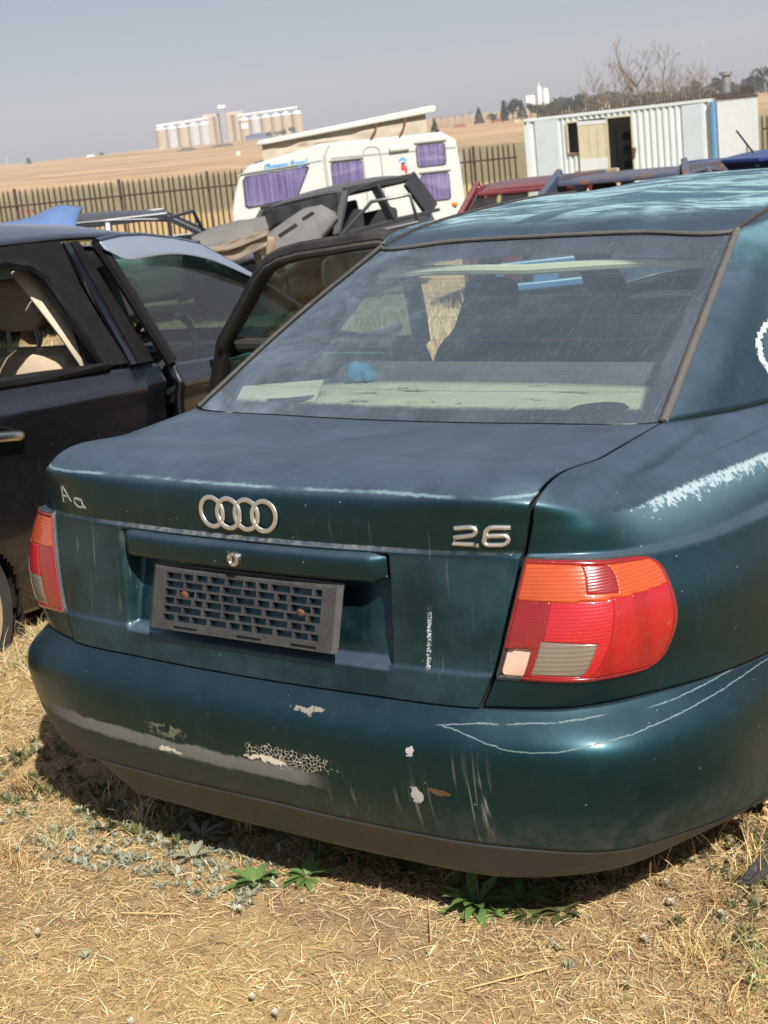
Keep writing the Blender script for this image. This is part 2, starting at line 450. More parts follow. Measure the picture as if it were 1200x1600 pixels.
def ex_bumper(b, P, x, y, z, nz, n1, n2, n3, st, col, rough, bare):
    nf = b.noise(P, 38, 5, .7)
    nw = b.noise(P, 6, 3, .6)
    rag = (nf - .5) * .030 + (nw - .5) * .03
    # long grey scuff across the left half
    t = b.ss(x, -.66, -.55) * b.ss(x, .22, .12)
    zc = .327 - b.ss(x, -.5, .0) * .012
    wdt = .010 + .010 * nw
    scuff = b.m('SUBTRACT', 1.0, b.ss(b.m('ABSOLUTE', z - zc - rag * .7) - wdt, -.003, .005)) * t
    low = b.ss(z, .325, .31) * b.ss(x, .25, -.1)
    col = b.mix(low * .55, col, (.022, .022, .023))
    col = b.mix(scuff, col, b.mix(nf, (.10, .105, .105), (.17, .17, .165)))
    # chipped cream patches with crackle
    crk = b.voro(P, 120, 'DISTANCE_TO_EDGE')
    nq = b.noise(P, 110, 5, .75)
    wx = (b.noise(b.mapv(P, (1, 1, 1), (3, 1, 7)), 22, 3, .6) - .5) * .05; wz = (b.noise(b.mapv(P, (1, 1, 1), (8, 5, 2)), 24, 3, .6) - .5) * .035
    def patch(cx, cz, rx, rz, k=.55):
        dx = (x - cx + wx) / rx; dz = (z - cz + wz) / rz
        r = dx * dx + dz * dz
        return b.ss(r + (nf - .5) * 4.5 + (nq - .5) * 3.5, 1.1, .8)
    p1 = patch(.115, .352, .10, .020); p2 = patch(-.205, .357, .055, .016); p3 = patch(.157, .450, .042, .005); p4 = patch(-.21, .311, .035, .006); p5 = patch(.06, .338, .05, .007)
    cream = (.55, .50, .40)
    m1 = p1 * b.ss(crk, .06, .03)
    m2 = p2 * b.ss(nf, .42, .55)
    col = b.mix(b.m('MAXIMUM', m1, p3), col, cream)
    col = b.mix(m2 * .8, col, (.33, .40, .37))
    p6 = b.m('MAXIMUM', p4, p5)
    col = b.mix(p6, col, (.62, .56, .46))
    p7 = b.m('MAXIMUM', patch(.394, .413, .006, .011), patch(.389, .326, .010, .021))
    p8 = patch(.44, .335, .022, .006)
    col = b.mix(p7, col, (.38, .36, .36)); col = b.mix(p8, col, (.20, .13, .10))
    # pale run marks
    st2 = b.noise(b.mapv(P, (95, 30, 2.0)), 1.0, 3, .6, .5)
    run = b.ss(st2, .56, .70) * (b.ss(x, .36, .48) * b.ss(x, .56, .52) * b.ss(z, .44, .33) + b.ss(x, .05, .3) * b.ss(x, .42, .38) * b.ss(z, .36, .29) * .6)
    col = b.mix(run * .6, col, (.27, .25, .21))
    # lacquer edge lines round the lit corner
    def line(zl, x0, x1, wd=.0015):
        return b.ss(nf, .30, .42) * b.ss(b.m('ABSOLUTE', z - zl - (nf - .5) * .007 - (nq - .5) * .004), wd, wd * .3) * b.ss(x, x0, x0 + .02) * b.ss(x, x1, x1 - .02)
    zl1 = .456 - b.ss(x, .44, .60) * .031 + b.ss(x, .64, .74) * .012 + b.ss(x, .74, .85) * .012
    zl2 = .4575 + b.ss(x, .44, .52) * .006 + b.ss(x, .5, .72) * .004
    L = b.m('MAXIMUM', line(zl1, .43, .95), line(zl2, .44, .71))
    zl3 = .462 + b.ss(x, .75, .85) * .006
    L = b.m('MAXIMUM', L, line(zl3, .745, .95))
    inside = b.ss(z, .452, .462) * 0
    col = b.mix(L * .26, col, (.40, .48, .46))
    # splashed dirt plus the ground's dark reflection, painted into the lower edge
    dirt_shade = b.ss(z, .325, .235) * (.25 + .75 * b.ss(n3, .35, .65)) * .62
    col = b.mix(dirt_shade, col, (.048, .043, .037))
    bare2 = b.m('MAXIMUM', b.m('MAXIMUM', scuff, m1), b.m('MAXIMUM', b.m('MAXIMUM', p6, p7), b.m('MAXIMUM', L, run)))
    bare2 = b.m('MAXIMUM', bare2, b.m('MAXIMUM', dirt_shade, low * .6))
    return col, b.mixf(bare2, rough, .8), b.m('MAXIMUM', bare, bare2)

def ex_lid(b, P, x, y, z, nz, n1, n2, n3, st, col, rough, bare):
    nf = b.noise(P, 60, 5, .7)
    # pale worn rim along the tail edge
    rim = b.ss(b.m('ABSOLUTE', z - .8490 - (nf - .5) * .008), .0035, .0005) * b.ss(y, .25, .16)
    rim = rim * b.ss(b.noise(P, 11, 3), .33, .55)
    # dirt lying in the ledge, dripping below it
    led = b.ss(b.m('ABSOLUTE', z - .7515), .005, .002) * b.ss(nf, .35, .62) * (.35 + .65 * b.ss(b.m('ABSOLUTE', x), .40, .22))
    st2 = b.noise(b.mapv(P, (120, 40, 2.5)), 1.0, 3, .6, .6)
    drip = b.ss(st2, .60, .74) * b.ss(n1, .42, .62) * b.ss(z, .50, .56) * .5 * b.ss(z, .845, .80)
    scr = b.ss(b.m('ABSOLUTE', x - .4115 + (z - .6) * -.05), .0055, .003) * b.ss(z, .54, .55) * b.ss(z, .66, .63) * b.ss(b.noise(b.mapv(P, (200, 200, 400)), 1.0, 2), .45, .55)
    dull = b.ss(z, .748, .735) * b.ss(n1, .35, .65) * .35
    mk = b.m('MAXIMUM', b.m('MAXIMUM', rim * .75, led * .8), b.m('MAXIMUM', drip, b.m('MAXIMUM', scr * .8, dull)))
    col = b.mix(dull, col, (.035, .062, .075))
    col = b.mix(rim * .48, col, (.28, .42, .45))
    col = b.mix(led * .75, col, (.20, .18, .15))
    col = b.mix(drip, col, (.20, .21, .20))
    col = b.mix(scr * .8, col, (.55, .60, .62))
    return col, b.mixf(mk, rough, .7), b.m('MAXIMUM', bare, mk)

def ex_side(b, P, x, y, z, nz, n1, n2, n3, st, col, rough, bare):
    nf = b.noise(P, 95, 6, .75, .3)
    hair = b.noise(b.mapv(P, (60, 60, 22)), 1.0, 4, .7)
    rag = (nf - .5) * .018 + (hair - .5) * .014
    zl = .800 - b.ss(y, .22, .35) * .011 
    band = b.ss(z - zl - rag, .003, -.004) * b.ss(z + rag * .5, .700, .792) * b.ss(y, .19, .34)
    band = band * b.ss(nz, -.1, .2)
    g_ = b.ss(z, .742, .795) * b.ss(y, .20, .42)
    core = b.ss(z - zl - rag, .003, -.001) * b.ss(g_ - ((hair - .5) * 2.4 + (nf - .5) * 1.8) - .66, -.04, .16) * .8
    col = b.mix(band * .42, col, (.16, .29, .34))
    col = b.mix(core * .75, col, (.46, .56, .59))
    # ring of lifting lacquer low on the rear pillar
    dy = (y - 1.165) / .165; dz = (z - .905) / .088
    r = b.m('SQRT', dy * dy + dz * dz) + (nf - .5) * .34 + (hair - .5) * .12
    ring = b.ss(r, .905, .925) * b.ss(r, 1.02, .99) * b.ss(hair, .30, .42)
    inn = b.ss(r, .98, .80)
    col = b.mix(inn * .55, col, (.12, .22, .27))
    col = b.mix(ring * .85, col, (.52, .60, .62))
    # faded lacquer along the roof end of the pillar
    fade = b.ss(z + (n1 - .5) * .12, 1.06, 1.17)
    col = b.mix(fade * .6, col, (.13, .30, .34))
    mk = b.m('MAXIMUM', b.m('MAXIMUM', core, ring), b.m('MAXIMUM', band * .6, fade * .6))
    return col, b.mixf(mk, rough, .7), b.m('MAXIMUM', bare, mk)

def ex_roof(b, P, x, y, z, nz, n1, n2, n3, st, col, rough, bare):
    s1 = b.noise(b.mapv(P, (5, 17, 5), rot=(0, 0, .25)), 1.0, 7, .66, .8)
    s2 = b.noise(P, 3.2, 4, .6)
    nf_r = b.noise(b.mapv(P, (30, 90, 30), rot=(0, 0, .25)), 1.0, 4, .7)
    e = b.ss(y + (n1 - .5) * .1 - b.m('MULTIPLY', x, x) * .25, 1.30, 1.46)
    f = b.ss(s1 * .65 + s2 * .45 + (nf_r - .5) * .10, .49, .60) * e
    patch = b.ss(b.m('ABSOLUTE', (x + .07) - (y - 1.40) * .35), .05, .035) * b.ss(y, 1.34, 1.37) * b.ss(y, 1.62, 1.58)
    f = f * (1 - patch * .9)
    col = b.mix(e * .45, col, (.055, .19, .23))
    col = b.mix(f * .85, col, (.33, .50, .53))
    mk = b.m('MAXIMUM', f, e * .5)
    return col, b.mixf(mk, rough, .62), b.m('MAXIMUM', bare, mk)

M = {}
M['paint'] = car_paint('green_paint')
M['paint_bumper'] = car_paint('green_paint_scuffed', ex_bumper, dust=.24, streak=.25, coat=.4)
M['paint_lid'] = car_paint('green_paint_lid', ex_lid, dust=.62)
M['paint_side'] = car_paint('green_paint_peeling', ex_side, dust=.55)
M['paint_roof'] = car_paint('green_paint_faded', ex_roof, dust=.5)
M['black_plastic'] = simple('black_plastic', (.018, .018, .019), .55, var=.35, scale=14, bump=.1, dust=.12, spec=.3)
M['valance'] = simple('grey_black_plastic', (.026, .030, .034), .5, var=.4, scale=9, bump=.15, dust=.45, dustcol=(.16, .165, .17))
M['rubber'] = simple('weathered_rubber', (.092, .086, .082), .75, var=.35, scale=30, bump=.2)
M['black_rubber'] = simple('black_rubber', (.016, .016, .017), .55, var=.3, scale=20, dust=.25)
M['dark'] = simple('dark_void', (.006, .006, .006), .9)
M['chrome'] = simple('dull_chrome', (.62, .60, .57), .30, metal=1.0, var=.12, scale=40)
M['silver'] = simple('silver_badge', (.60, .58, .54), .36, metal=.85, var=.12, scale=60)
M['rust'] = simple('rust', (.16, .065, .03), .85, var=.5, scale=60, bump=.3)
M['trim'] = simple('dark_trim', (.030, .030, .032), .8, var=.3, scale=12)
M['seat'] = simple('dark_seat_cloth', (.085, .090, .10), .95, var=.3, scale=25, bump=.2)
M['shelf'] = simple('pale_shelf_felt', (.43, .41, .33), .95, var=.30, scale=12, bump=.35)
M['pale_trim'] = simple('pale_pillar_trim', (.60, .58, .48), .85, var=.12, scale=7)
M['steel'] = simple('grey_steel', (.28, .28, .28), .5, metal=.6, var=.3, scale=18)
M['tyre'] = simple('tyre_rubber', (.022, .021, .020), .85, var=.4, scale=20, bump=.2, dust=.5)

def glass_mat(name, tint=(.72, .84, .76), dusty=0.10, frit=None, streak=.0, dustcol=(.42, .40, .37), refl=1.0):
    """clear tinted pane: transparent + sharp reflection + a film of dust; frit(u,v)->mask gives the printed black border"""
    b = MatB(name)
    b.nt.nodes.remove(b.p)
    tr = b.n('ShaderNodeBsdfTransparent'); tr.inputs[0].default_value = tuple(tint) + (1,)
    gl = b.n('ShaderNodeBsdfGlossy'); gl.inputs['Roughness'].default_value = .04
    gl.inputs['Color'].default_value = (1, 1, 1, 1)
    lwn = b.n('ShaderNodeLayerWeight'); lwn.inputs[0].default_value = .5
    fc = b.m('POWER', S_(b, lwn.outputs['Facing']), 4.0) * .85 + .04
    mx = b.n('ShaderNodeMixShader')
    b.link(b.m('MULTIPLY', fc, refl, True), mx.inputs[0])
    b.nt.links.new(tr.outputs[0], mx.inputs[1]); b.nt.links.new(gl.outputs[0], mx.inputs[2])
    df = b.n('ShaderNodeBsdfDiffuse'); df.inputs[0].default_value = tuple(dustcol) + (1,)
    P = b.tc()
    n1 = b.noise(P, 5, 5, .6); n2 = b.noise(P, 90, 3, .6)
    d = dusty * (.45 + n1 * 1.1) + b.ss(n2, .66, .80) * dusty * .8
    if streak:
        ux = b.xyz(P)[0]
        d = d + b.ss(b.noise(P, 7, 6, .7, 1.5) * .8 - ux * .45, .40, .85) * .26
        s1 = b.noise(b.mapv(P, (150, 14, 14), rot=(0, 0, .15)), 1.0, 5, .7, 2.6)
        d = d + b.ss(s1, .50, .72) * streak
    mx2 = b.n('ShaderNodeMixShader')
    b.link(b.m('MINIMUM', d, 1.0, True), mx2.inputs[0])
    b.nt.links.new(mx.outputs[0], mx2.inputs[1]); b.nt.links.new(df.outputs[0], mx2.inputs[2])
    last = mx2
    if frit:
        uv = b.xyz(b.tc('UV'))
        k = frit(b, uv[0], uv[1], n2)
        pb = b.n('ShaderNodeBsdfPrincipled'); pb.inputs['Base Color'].default_value = (.012, .012, .014, 1); pb.inputs['Roughness'].default_value = .12
        b.link(b.mix(b.m('MINIMUM', d * 1.3, 1.0, True), (.010, .010, .012), dustcol), pb.inputs['Base Color'])
        b.link(b.mixf(b.m('MINIMUM', d * 3, 1.0, True), .08, .5), pb.inputs['Roughness'])
        mx3 = b.n('ShaderNodeMixShader'); b.link(k, mx3.inputs[0])
        b.nt.links.new(mx2.outputs[0], mx3.inputs[1]); b.nt.links.new(pb.outputs[0], mx3.inputs[2]); last = mx3
    b.nt.links.new(last.outputs[0], b.out.inputs['Surface'])
    return b.mat
def _frit(b, u, v, n2):
    n = (n2 - .5) * .02
    e = b.m('MAXIMUM', b.ss(u, .045, .030), b.ss(u, .955, .97))
    e = b.m('MAXIMUM', e, b.ss(v + n, .075, .050))
    bow = b.m('MULTIPLY', (u - .5), (u - .5)) * .20
    return b.m('MAXIMUM', e, b.ss(v + bow, .885, .90))
M['rear_glass'] = glass_mat('rear_window_glass', (.82, .92, .84), .15, _frit, .14, (.24, .31, .39))
M['side_glass'] = glass_mat('side_window_glass', (.66, .80, .74), .05)
M['dark_glass'] = glass_mat('dark_side_glass', (.26, .40, .38), .035, refl=1.3)

# ------------------------------------------------------------------ the green sedan
car = empty('green_sedan', OFF, 0, 'dark green four-door sedan with faded roof, peeling lacquer and scraped rear bumper, nearest the camera', 'car')
def patch(name, u0, u1, v0, v1, nu, nv, mat, parent=car, off=0.0, disp=None, solid=0.0, drop=None, uv=True, vmap=None):
    """a piece of the body surface as its own mesh"""
    U, V = np.meshgrid(np.linspace(u0, u1, nu + 1), np.linspace(v0, v1, nv + 1))
    if vmap is not None: U, V = vmap(U, V)
    G = surf(U, V)
    if off: G = G + surfn(U, V) * off
    if disp is not None: G = disp(G, U, V)
    F = []
    n = nu + 1
    for j in range(nv):
        for i in range(nu):
            F.append((j * n + i, j * n + i + 1, (j + 1) * n + i + 1, (j + 1) * n + i))
    G2 = G.reshape(-1, 3)
    if drop is not None:
        C = np.array([G2[list(f)].mean(0) for f in F]); k = drop(C)
        F = [f for f, q in zip(F, k) if not q]
        used = sorted({i for f in F for i in f}); rm = {a: b_ for b_, a in enumerate(used)}
        F = [tuple(rm[i] for i in f) for f in F]; G2 = G2[used]
        uvs = np.stack([np.linspace(0, 1, nu + 1)[None].repeat(nv + 1, 0).ravel(), np.linspace(0, 1, nv + 1)[:, None].repeat(nu + 1, 1).ravel()], 1)[used]
    else:
        uvs = np.stack([np.linspace(0, 1, nu + 1)[None].repeat(nv + 1, 0).ravel(), np.linspace(0, 1, nv + 1)[:, None].repeat(nu + 1, 1).ravel()], 1)
    o = mesh_obj(name, G2, F, mat, parent, True, uvs, OFF)
    if solid:
        md = o.modifiers.new('solid', 'SOLIDIFY'); md.thickness = solid; md.offset = -1
    return o

ARCH = [(1.0, .27, .335), (3.62, .27, .335)]
def in_arch(C):
    k = np.zeros(len(C), bool)
    for y, z, r in ARCH: k |= (np.hypot(C[:, 1] - y, C[:, 2] - z) < r) & (np.abs(C[:, 0]) > .6)
    return k
def snap_arch(G, U, V):
    for y, z, r in ARCH:
        d = np.hypot(G[..., 1] - y, G[..., 2] - z)
        k = (np.abs(d - r) < .03) & (np.abs(G[..., 0]) > .6)
        f = np.where(k, r / np.maximum(d, 1e-6), 1)
        G[..., 1] = y + (G[..., 1] - y) * f; G[..., 2] = z + (G[..., 2] - z) * f
    return G
# rear bumper
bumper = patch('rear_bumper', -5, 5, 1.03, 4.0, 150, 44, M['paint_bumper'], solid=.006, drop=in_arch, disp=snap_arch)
def valance_shape(U, V):
    x = surf(U, np.ones_like(U))[..., 0]
    k = (1 - sst(x, -.464, -.438)) * .95 * (1 - (1 - sst(x, -.66, -.60)) * .30)
    return U, 1 - (1 - V) * (1 - k)
def valance_tuck(G, U, V):
    G[..., 1] += np.where(V < .12, (0.12 - V) * .25, 0)
    return snap_arch(G, U, V)
patch('bumper_valance', -5, 5, 0.0, .985, 170, 12, M['valance'], vmap=valance_shape, disp=valance_tuck, solid=.012, drop=in_arch)
# bumper shelf that runs in under the lid
def shelf_in(G, U, V):
    t = (V - 3.99) / .3
    G = surf(U, np.full_like(V, 3.99)); n = surfn(U, np.full_like(V, 3.9)); n[..., 2] = 0
    return G - n * (t * .05)[..., None] + np.array([0, 0, .004]) * t[..., None]
patch('bumper_shelf', -4.9, 4.9, 3.99, 4.29, 100, 3, M['dark'], disp=shelf_in)

# boot lid, with the number plate recess pressed into it
def recess(G, U, V):
    x, z = G[..., 0], G[..., 2]
    m = sst(x, -.336, -.322) * (1 - sst(x, .322, .335)) * sst(z, .532, .548) * (V < 7.0)
    m = m * np.where(V < 6.95, 1, 0)
    dep = .026 + .032 * sst(z, .54, .72)
    G[..., 1] += m * dep
    # soft press line low on the lid
    G[..., 1] -= .004 * sst(z, .548, .540) * (V < 5.6)
    return G
lid = patch('boot_lid', -1.985, 1.985, 4.05, 12.99, 250, 230, M['paint_lid'], disp=recess, solid=.010)
# shell behind the shut lines
patch('inner_shell', -5, 5, 4.05, 12.9, 60, 40, M['dark'], off=-.022, disp=lambda G, U, V: G + np.stack([0 * U, .035 * (np.abs(U) < 1.6) * (V < 8), 0 * U], -1))
# handle bar above the plate
def bar_shape():
    N, K = 60, 12
    P = []
    for i in range(N + 1):
        x = lerp(-.326, .326, i / N)
        uu = np.interp(x, [surf(q, 6.7)[0] for q in np.linspace(-1.5, 1.5, 61)], np.linspace(-1.5, 1.5, 61))
        c = surf(uu, 6.98); y0 = c[1] + .003
        e = 1 - 0.0 * abs(x)
        endk = sst(abs(x), .326, .300)
        prof = [(.030, .744), (-.004, .744), (-.013, .741), (-.019, .734), (-.0205, .724), (-.0200, .706), (-.018, .695), (-.010, .690), (.045, .688)]
        P.append([(x, y0 + (py if py > 0 else py * endk) + .0, .719 + (pz - .719) * (.72 + .28 * endk)) for py, pz in prof])
    P = np.array(P)
    mb = MB(); mb.grid(P.transpose(1, 0, 2)[::-1])
    n = P.shape[1]
    mb.f.append(tuple(range(0, 0)) or tuple(j * (N + 1) for j in range(n)))
    mb.f.append(tuple(j * (N + 1) + N for j in range(n))[::-1])
    return mb
M['handle_paint'] = car_paint('green_paint_handle_bar', None, dust=.5, streak=.3)
hb = bar_shape().build('handle_bar', M['handle_paint'], lid, smooth=True, off=OFF, angle=50)
mb = MB(); AX = Matrix(((1, 0, 0), (0, 0, -1), (0, 1, 0)))     # lathe z -> -y
mb.lathe([(.0145, 0), (.0145, .010), (.0135, .0135), (.0105, .0145), (.0095, .011), (.0, .011)], 28, (0, .052, .717), AX)
lk = mb.build('boot_lock', M['chrome'], lid, True, off=OFF)
mb = MB(); mb.box((0, .040, .717), (.0022, .003, .011)); mb.build('key_slot', M['dark'], lk, off=OFF)

# four linked rings
ringm = MB
rings_root = None
for i, x in enumerate((-.0655, -.0218, .0218, .0655)):
    c = surf(np.interp(x, [-.28, 0, .28], [-1, 0, 1]), 8.95)
    t1 = surf(x / .28 + .05, 8.95) - surf(x / .28 - .05, 8.95); t1 /= np.linalg.norm(t1)
    t2 = surf(x / .28, 9.1) - surf(x / .28, 8.8); t2 /= np.linalg.norm(t2); nrm = np.cross(t1, t2)
    mb = MB(); R0, rw, rh = .0282, .0048, .0032
    K, n = 56, 10; vs = []; fs = []
    for a in range(K):
        th = 2 * math.pi * a / K; d = math.cos(th) * t1 + math.sin(th) * t2
        for k in range(n):
            ph = 2 * math.pi * k / n
            vs.append(c + d * (R0 + rw * math.cos(ph)) + nrm * (.002 + .0012 * (i % 2) + rh * math.sin(ph)))
    for a in range(K):
        for k in range(n):
            fs.append((a * n + k, a * n + (k + 1) % n, ((a + 1) % K) * n + (k + 1) % n, ((a + 1) % K) * n + k))
    mb.add(vs, fs); mb.build('badge_ring', M['silver'], lid, True, off=OFF)

def on_lid(x, z, lift=.001):
    """point on the upper lid face at given x, z"""
    uu = np.interp(x, _XU, _UU)
    vv = np.interp(z, [surf(uu, q)[2] for q in _VV], _VV)
    return surf(uu, vv) + surfn(uu, vv) * lift
_UU = np.linspace(-1.98, 1.98, 80); _XU = np.array([surf(q, 8.8)[0] for q in _UU]); _VV = np.linspace(8.0, 10.0, 30)
def glyph(name, strokes, x0, z0, w_, h_, r, mat, lift=.002, flat=1.0, slant=0.0, parent=lid):
    """a character drawn as rounded strokes lying on the lid"""
    o = None; mb = MB()
    for st in strokes:
        pts = [on_lid(x0 + (px + slant * pz) * w_, z0 + pz * h_, lift) for px, pz in st]
        mb.tube([Vector(p) for p in pts], r, 8)
    return mb.build(name, mat, parent, True, off=OFF, angle=60)
def arc(cx, cy, rx, ry, a0, a1, n=10):
    return [(cx + rx * math.cos(math.radians(lerp(a0, a1, k / n))), cy + ry * math.sin(math.radians(lerp(a0, a1, k / n)))) for k in range(n + 1)]
two = [[(0, .92), (.62, 1.0)] + arc(.70, .76, .28, .24, 90, -60, 8) + [(.05, .40), (.02, .05), (1.0, .03)]]
six = [[(1.0, .97), (.35, 1.0)] + arc(.28, .72, .26, .28, 95, 180, 5) + [(.02, .3)] + arc(.26, .26, .25, .25, 180, 270, 5) + arc(.76, .27, .24, .26, 270, 450, 8) + [(.10, .52)]]
glyph('badge_digit', two, .470, .7675, .040, .032, .0044, M['silver'], .003)
glyph('badge_digit', six, .525, .7675, .040, .032, .0044, M['silver'], .003)
glyph('badge_dot', [[(.0, 0), (.4, 0)]], .5145, .7665, .008, .03, .0042, M['silver'], .003)
M['scrawl'] = simple('scrawled_mark', (.22, .22, .20), .9, var=.4, scale=80)
glyph('scrawled_letter', [[(0, 0), (.42, 1.0), (.55, 1.0), (.95, .12)], [(.2, .38), (.78, .42)]], -.531, .778, .036, .036, .0040, M['scrawl'], -.0026)
glyph('scrawled_letter', [arc(.5, .4, .42, .36, 60, 300, 9) + [(.85, .12)], [(.9, .75), (.88, .3), (1.05, 0)], [(.2, .72), (.9, .70)]], -.487, .772, .034, .026, .0042, M['scrawl'], -.0027)

# number plate holder: border, a lattice with open slots, two rusty screws
def plate_pt(s, t, d=0.0):
    """s -1..1 across, t 0 bottom..1 top, d proud"""
    y = lerp(.030, .0705, t); z = lerp(.563, .684, t)
    nrm = Vector((0, -.95, -.31)).normalized()
    return Vector((s * .237, y, z)) + nrm * d
holder = empty('plate_holder', (0, 0, 0)); holder.parent = lid
mb = MB()
S_cols = np.linspace(-1, 1, 61); T_rows = np.linspace(0, 1, 31)
def holder_mesh():
    bm = bmesh.new()
    xs = [-1, -.955] + [lerp(-.86, .86, k / 120) for k in range(121)] + [.955, 1]
    ts = [0, .03, .055, .10, .16] + [q for k in range(6) for q in (.172 + .128 * k, .172 + .128 * k + .096)] + [.955, .98, 1]
    V = [[bm.verts.new(plate_pt(x, t, .010 if (abs(x) < .97 and .02 < t < .98) else .002)) for x in xs] for t in ts]
    rng = random.Random(3)
    # slots: six rows of uneven width
    rows = [(.172 + .128 * k, .172 + .128 * k + .096) for k in range(6)]
    holes = []
    for r_ in rows:
        x = -.84
        while x < .82:
            wd = rng.choice([.135, .16, .19, .22])
            if x + wd > .84: wd = .84 - x
            if wd > .06: holes.append((x + .008, x + wd - .016, r_[0], r_[1]))
            x += wd
    holes += [(-.70, -.44, .055, .10), (-.02, .24, .055, .10), (.55, .80, .055, .10)]
    for j in range(len(ts) - 1):
        for i in range(len(xs) - 1):
            cx, ct = (xs[i] + xs[i + 1]) / 2, (ts[j] + ts[j + 1]) / 2
            if any(a < cx < b_ and c < ct < d for a, b_, c, d in holes): continue
            bm.faces.new((V[j][i], V[j][i + 1], V[j + 1][i + 1], V[j + 1][i]))
    for v in [v for v in bm.verts if not v.link_faces]: bm.verts.remove(v)
    me = bpy.data.meshes.new('frame'); bm.to_mesh(me); bm.free()
    me.transform(Matrix.Translation(-Vector(OFF)))
    me.materials.append(M['holder'])
    o = bpy.data.objects.new('frame', me); COL.objects.link(o); o.parent = holder
    md = o.modifiers.new('solid', 'SOLIDIFY'); md.thickness = .009; md.offset = -1
    md = o.modifiers.new('bev', 'BEVEL'); md.width = .0008; md.segments = 1; md.limit_method = 'ANGLE'
    return o
M['holder'] = simple('worn_black_plastic', (.027, .027, .027), .55, var=.35, scale=22, bump=.12, dust=.38, dustcol=(.17, .165, .155))
holder_mesh()
mb = MB(); mb.grid(np.array([[plate_pt(s, t, -.004) for s in np.linspace(-.98, .98, 8)] for t in np.linspace(.02, .98, 6)]))
mb.build('back_plate', M['handle_paint'], holder, off=OFF)
for s, t in ((-.60, .60), (.63, .56)):
    c = plate_pt(s, t, .010); q = Vector((0, -.95, -.31)).to_track_quat('Z', 'Y').to_matrix()
    mb = MB(); mb.lathe([(.0085, 0), (.0085, .002), (.006, .004), (.0, .0042)], 12, c, q); mb.build('screw', M['rust'], holder, True, off=OFF)

# body around the lid
def lamp_u(t, k=1.0):
    """outer edge of the lamp (column number) at height t 0..1"""
    t = np.asarray(t, float)
    c = .15
    e = np.where(t < c, 1 - np.sqrt(np.clip(1 - ((c - t) / c) ** 2, 0, 1)), np.where(t > 1 - c, 1 - np.sqrt(np.clip(1 - ((t - 1 + c) / c) ** 2, 0, 1)), 0))
    return 3.985 - .48 * (t - .42) ** 2 - np.where(t < .5, .26, .32) * e
for sg in (1, -1):
    nm = 'rear_quarter'
    if sg > 0:
        q1 = patch('rear_quarter', 2.02, 5.86, 4.06, 13, 92, 90, M['paint_side'], solid=.008, drop=in_arch, disp=snap_arch)
    else:
        q1 = patch('rear_quarter', -5.86, -2.02, 4.06, 13, 92, 90, M['paint_side'], solid=.008, drop=in_arch, disp=snap_arch)
    a, b_ = (2.03, 5.05) if sg > 0 else (-5.05, -2.03)
    patch('rear_pillar', a, b_, 13, 15.0, 44, 30, M['paint_side'], solid=.012)
    # sill and flank in front of the arch
    a, b_ = (5.0, 9.0) if sg > 0 else (-9.0, -5.0)
    patch('sill', a, b_, .05, 3.2, 90, 12, M['paint'], solid=.01, drop=lambda C: in_arch(C) | (C[:, 1] < .72), disp=snap_arch)
    # wheel arch liner and wheels
    for y, z, r in ARCH:
        mb = MB(); ax = Matrix(((0, 0, 1), (1, 0, 0), (0, 1, 0)))
        prof = [(r + .01, .52), (r + .01, .80)] if sg > 0 else [(r + .01, -.80), (r + .01, -.52)]
        mb.lathe([(0.001, .52 * sg)] + prof if sg > 0 else prof + [(0.001, -.52)], 32, (0, y, z), ax)
        mb.f = [f for f in mb.f if len(f) == 4]
        lo = mb.build('arch_liner', M['dark'], car, True, off=OFF)
        whl = empty('wheel', (0, 0, 0)); whl.parent = car
        mb = MB(); c = (.70 * sg, y, .275); rr = .285
        mb.lathe([(.19, -.09), (rr - .02, -.095), (rr, -.07), (rr, .07), (rr - .02, .095), (.19, .09)], 36, c, ax); mb.f = [f for f in mb.f if len(f) == 4]
        mb.build('tyre', M['tyre'], whl, True, off=OFF)
        mb = MB(); s_ = 1 if sg > 0 else -1
        pf = [(.192, .088 * s_), (.175, .06 * s_), (.06, .05 * s_), (.05, .07 * s_), (.0, .07 * s_)]
        mb.lathe(pf, 36, c, ax); mb.build('rim', M['steel'], whl, True, off=OFF)

# doors: the right pair and the left front shut, the left rear one swung wide open
def shut_door(sg, u0, u1, w0, w1, vw):
    dd = empty('door', (0, 0, 0)); dd.parent = car
    a, b_ = (u0, u1) if sg > 0 else (-u1, -u0)
    patch('door_skin', a, b_, 3.25, 13.0, 40, 50, M['paint'], dd, solid=.02, drop=in_arch)
    a, b_ = (w0, w1) if sg > 0 else (-w1, -w0)
    def hole(C):
        return np.zeros(len(C), bool)
    nu, nv = 28, 14
    U, V = np.meshgrid(np.linspace(a, b_, nu + 1), np.linspace(13.02, 14.98, nv + 1)); G = surf(U, V).reshape(-1, 3); n = nu + 1
    F = []; Fg = []
    for j in range(nv):
        for i in range(nu):
            f = (j * n + i, j * n + i + 1, (j + 1) * n + i + 1, (j + 1) * n + i)
            (F if (i < 2 or i > nu - 3 or j < 1 or j > nv - 3) else Fg).append(f)
    fr = mesh_obj('window_frame', G, F, M['black_rubber'], dd, True, off=OFF); md = fr.modifiers.new('s', 'SOLIDIFY'); md.thickness = .02
    mesh_obj('window_pane', G - surfn(U, V).reshape(-1, 3) * .006, Fg, M['side_glass'], dd, True, off=OFF)
    mb = MB(); um = lerp(u0, u1, .25) * sg
    p = surf(um, 9.2) + surfn(um, 9.2) * .012; q = surf(lerp(u0, u1, .45) * sg, 9.2) + surfn(um, 9.2) * .012
    mb.bar(p, q, .02, .03); mb.build('door_handle', M['black_plastic'], dd, bevel=.006, off=OFF)
shut_door(1, 5.88, 6.98, 5.07, 6.97, None)
shut_door(1, 7.02, 8.0, 7.03, 8.6, None)
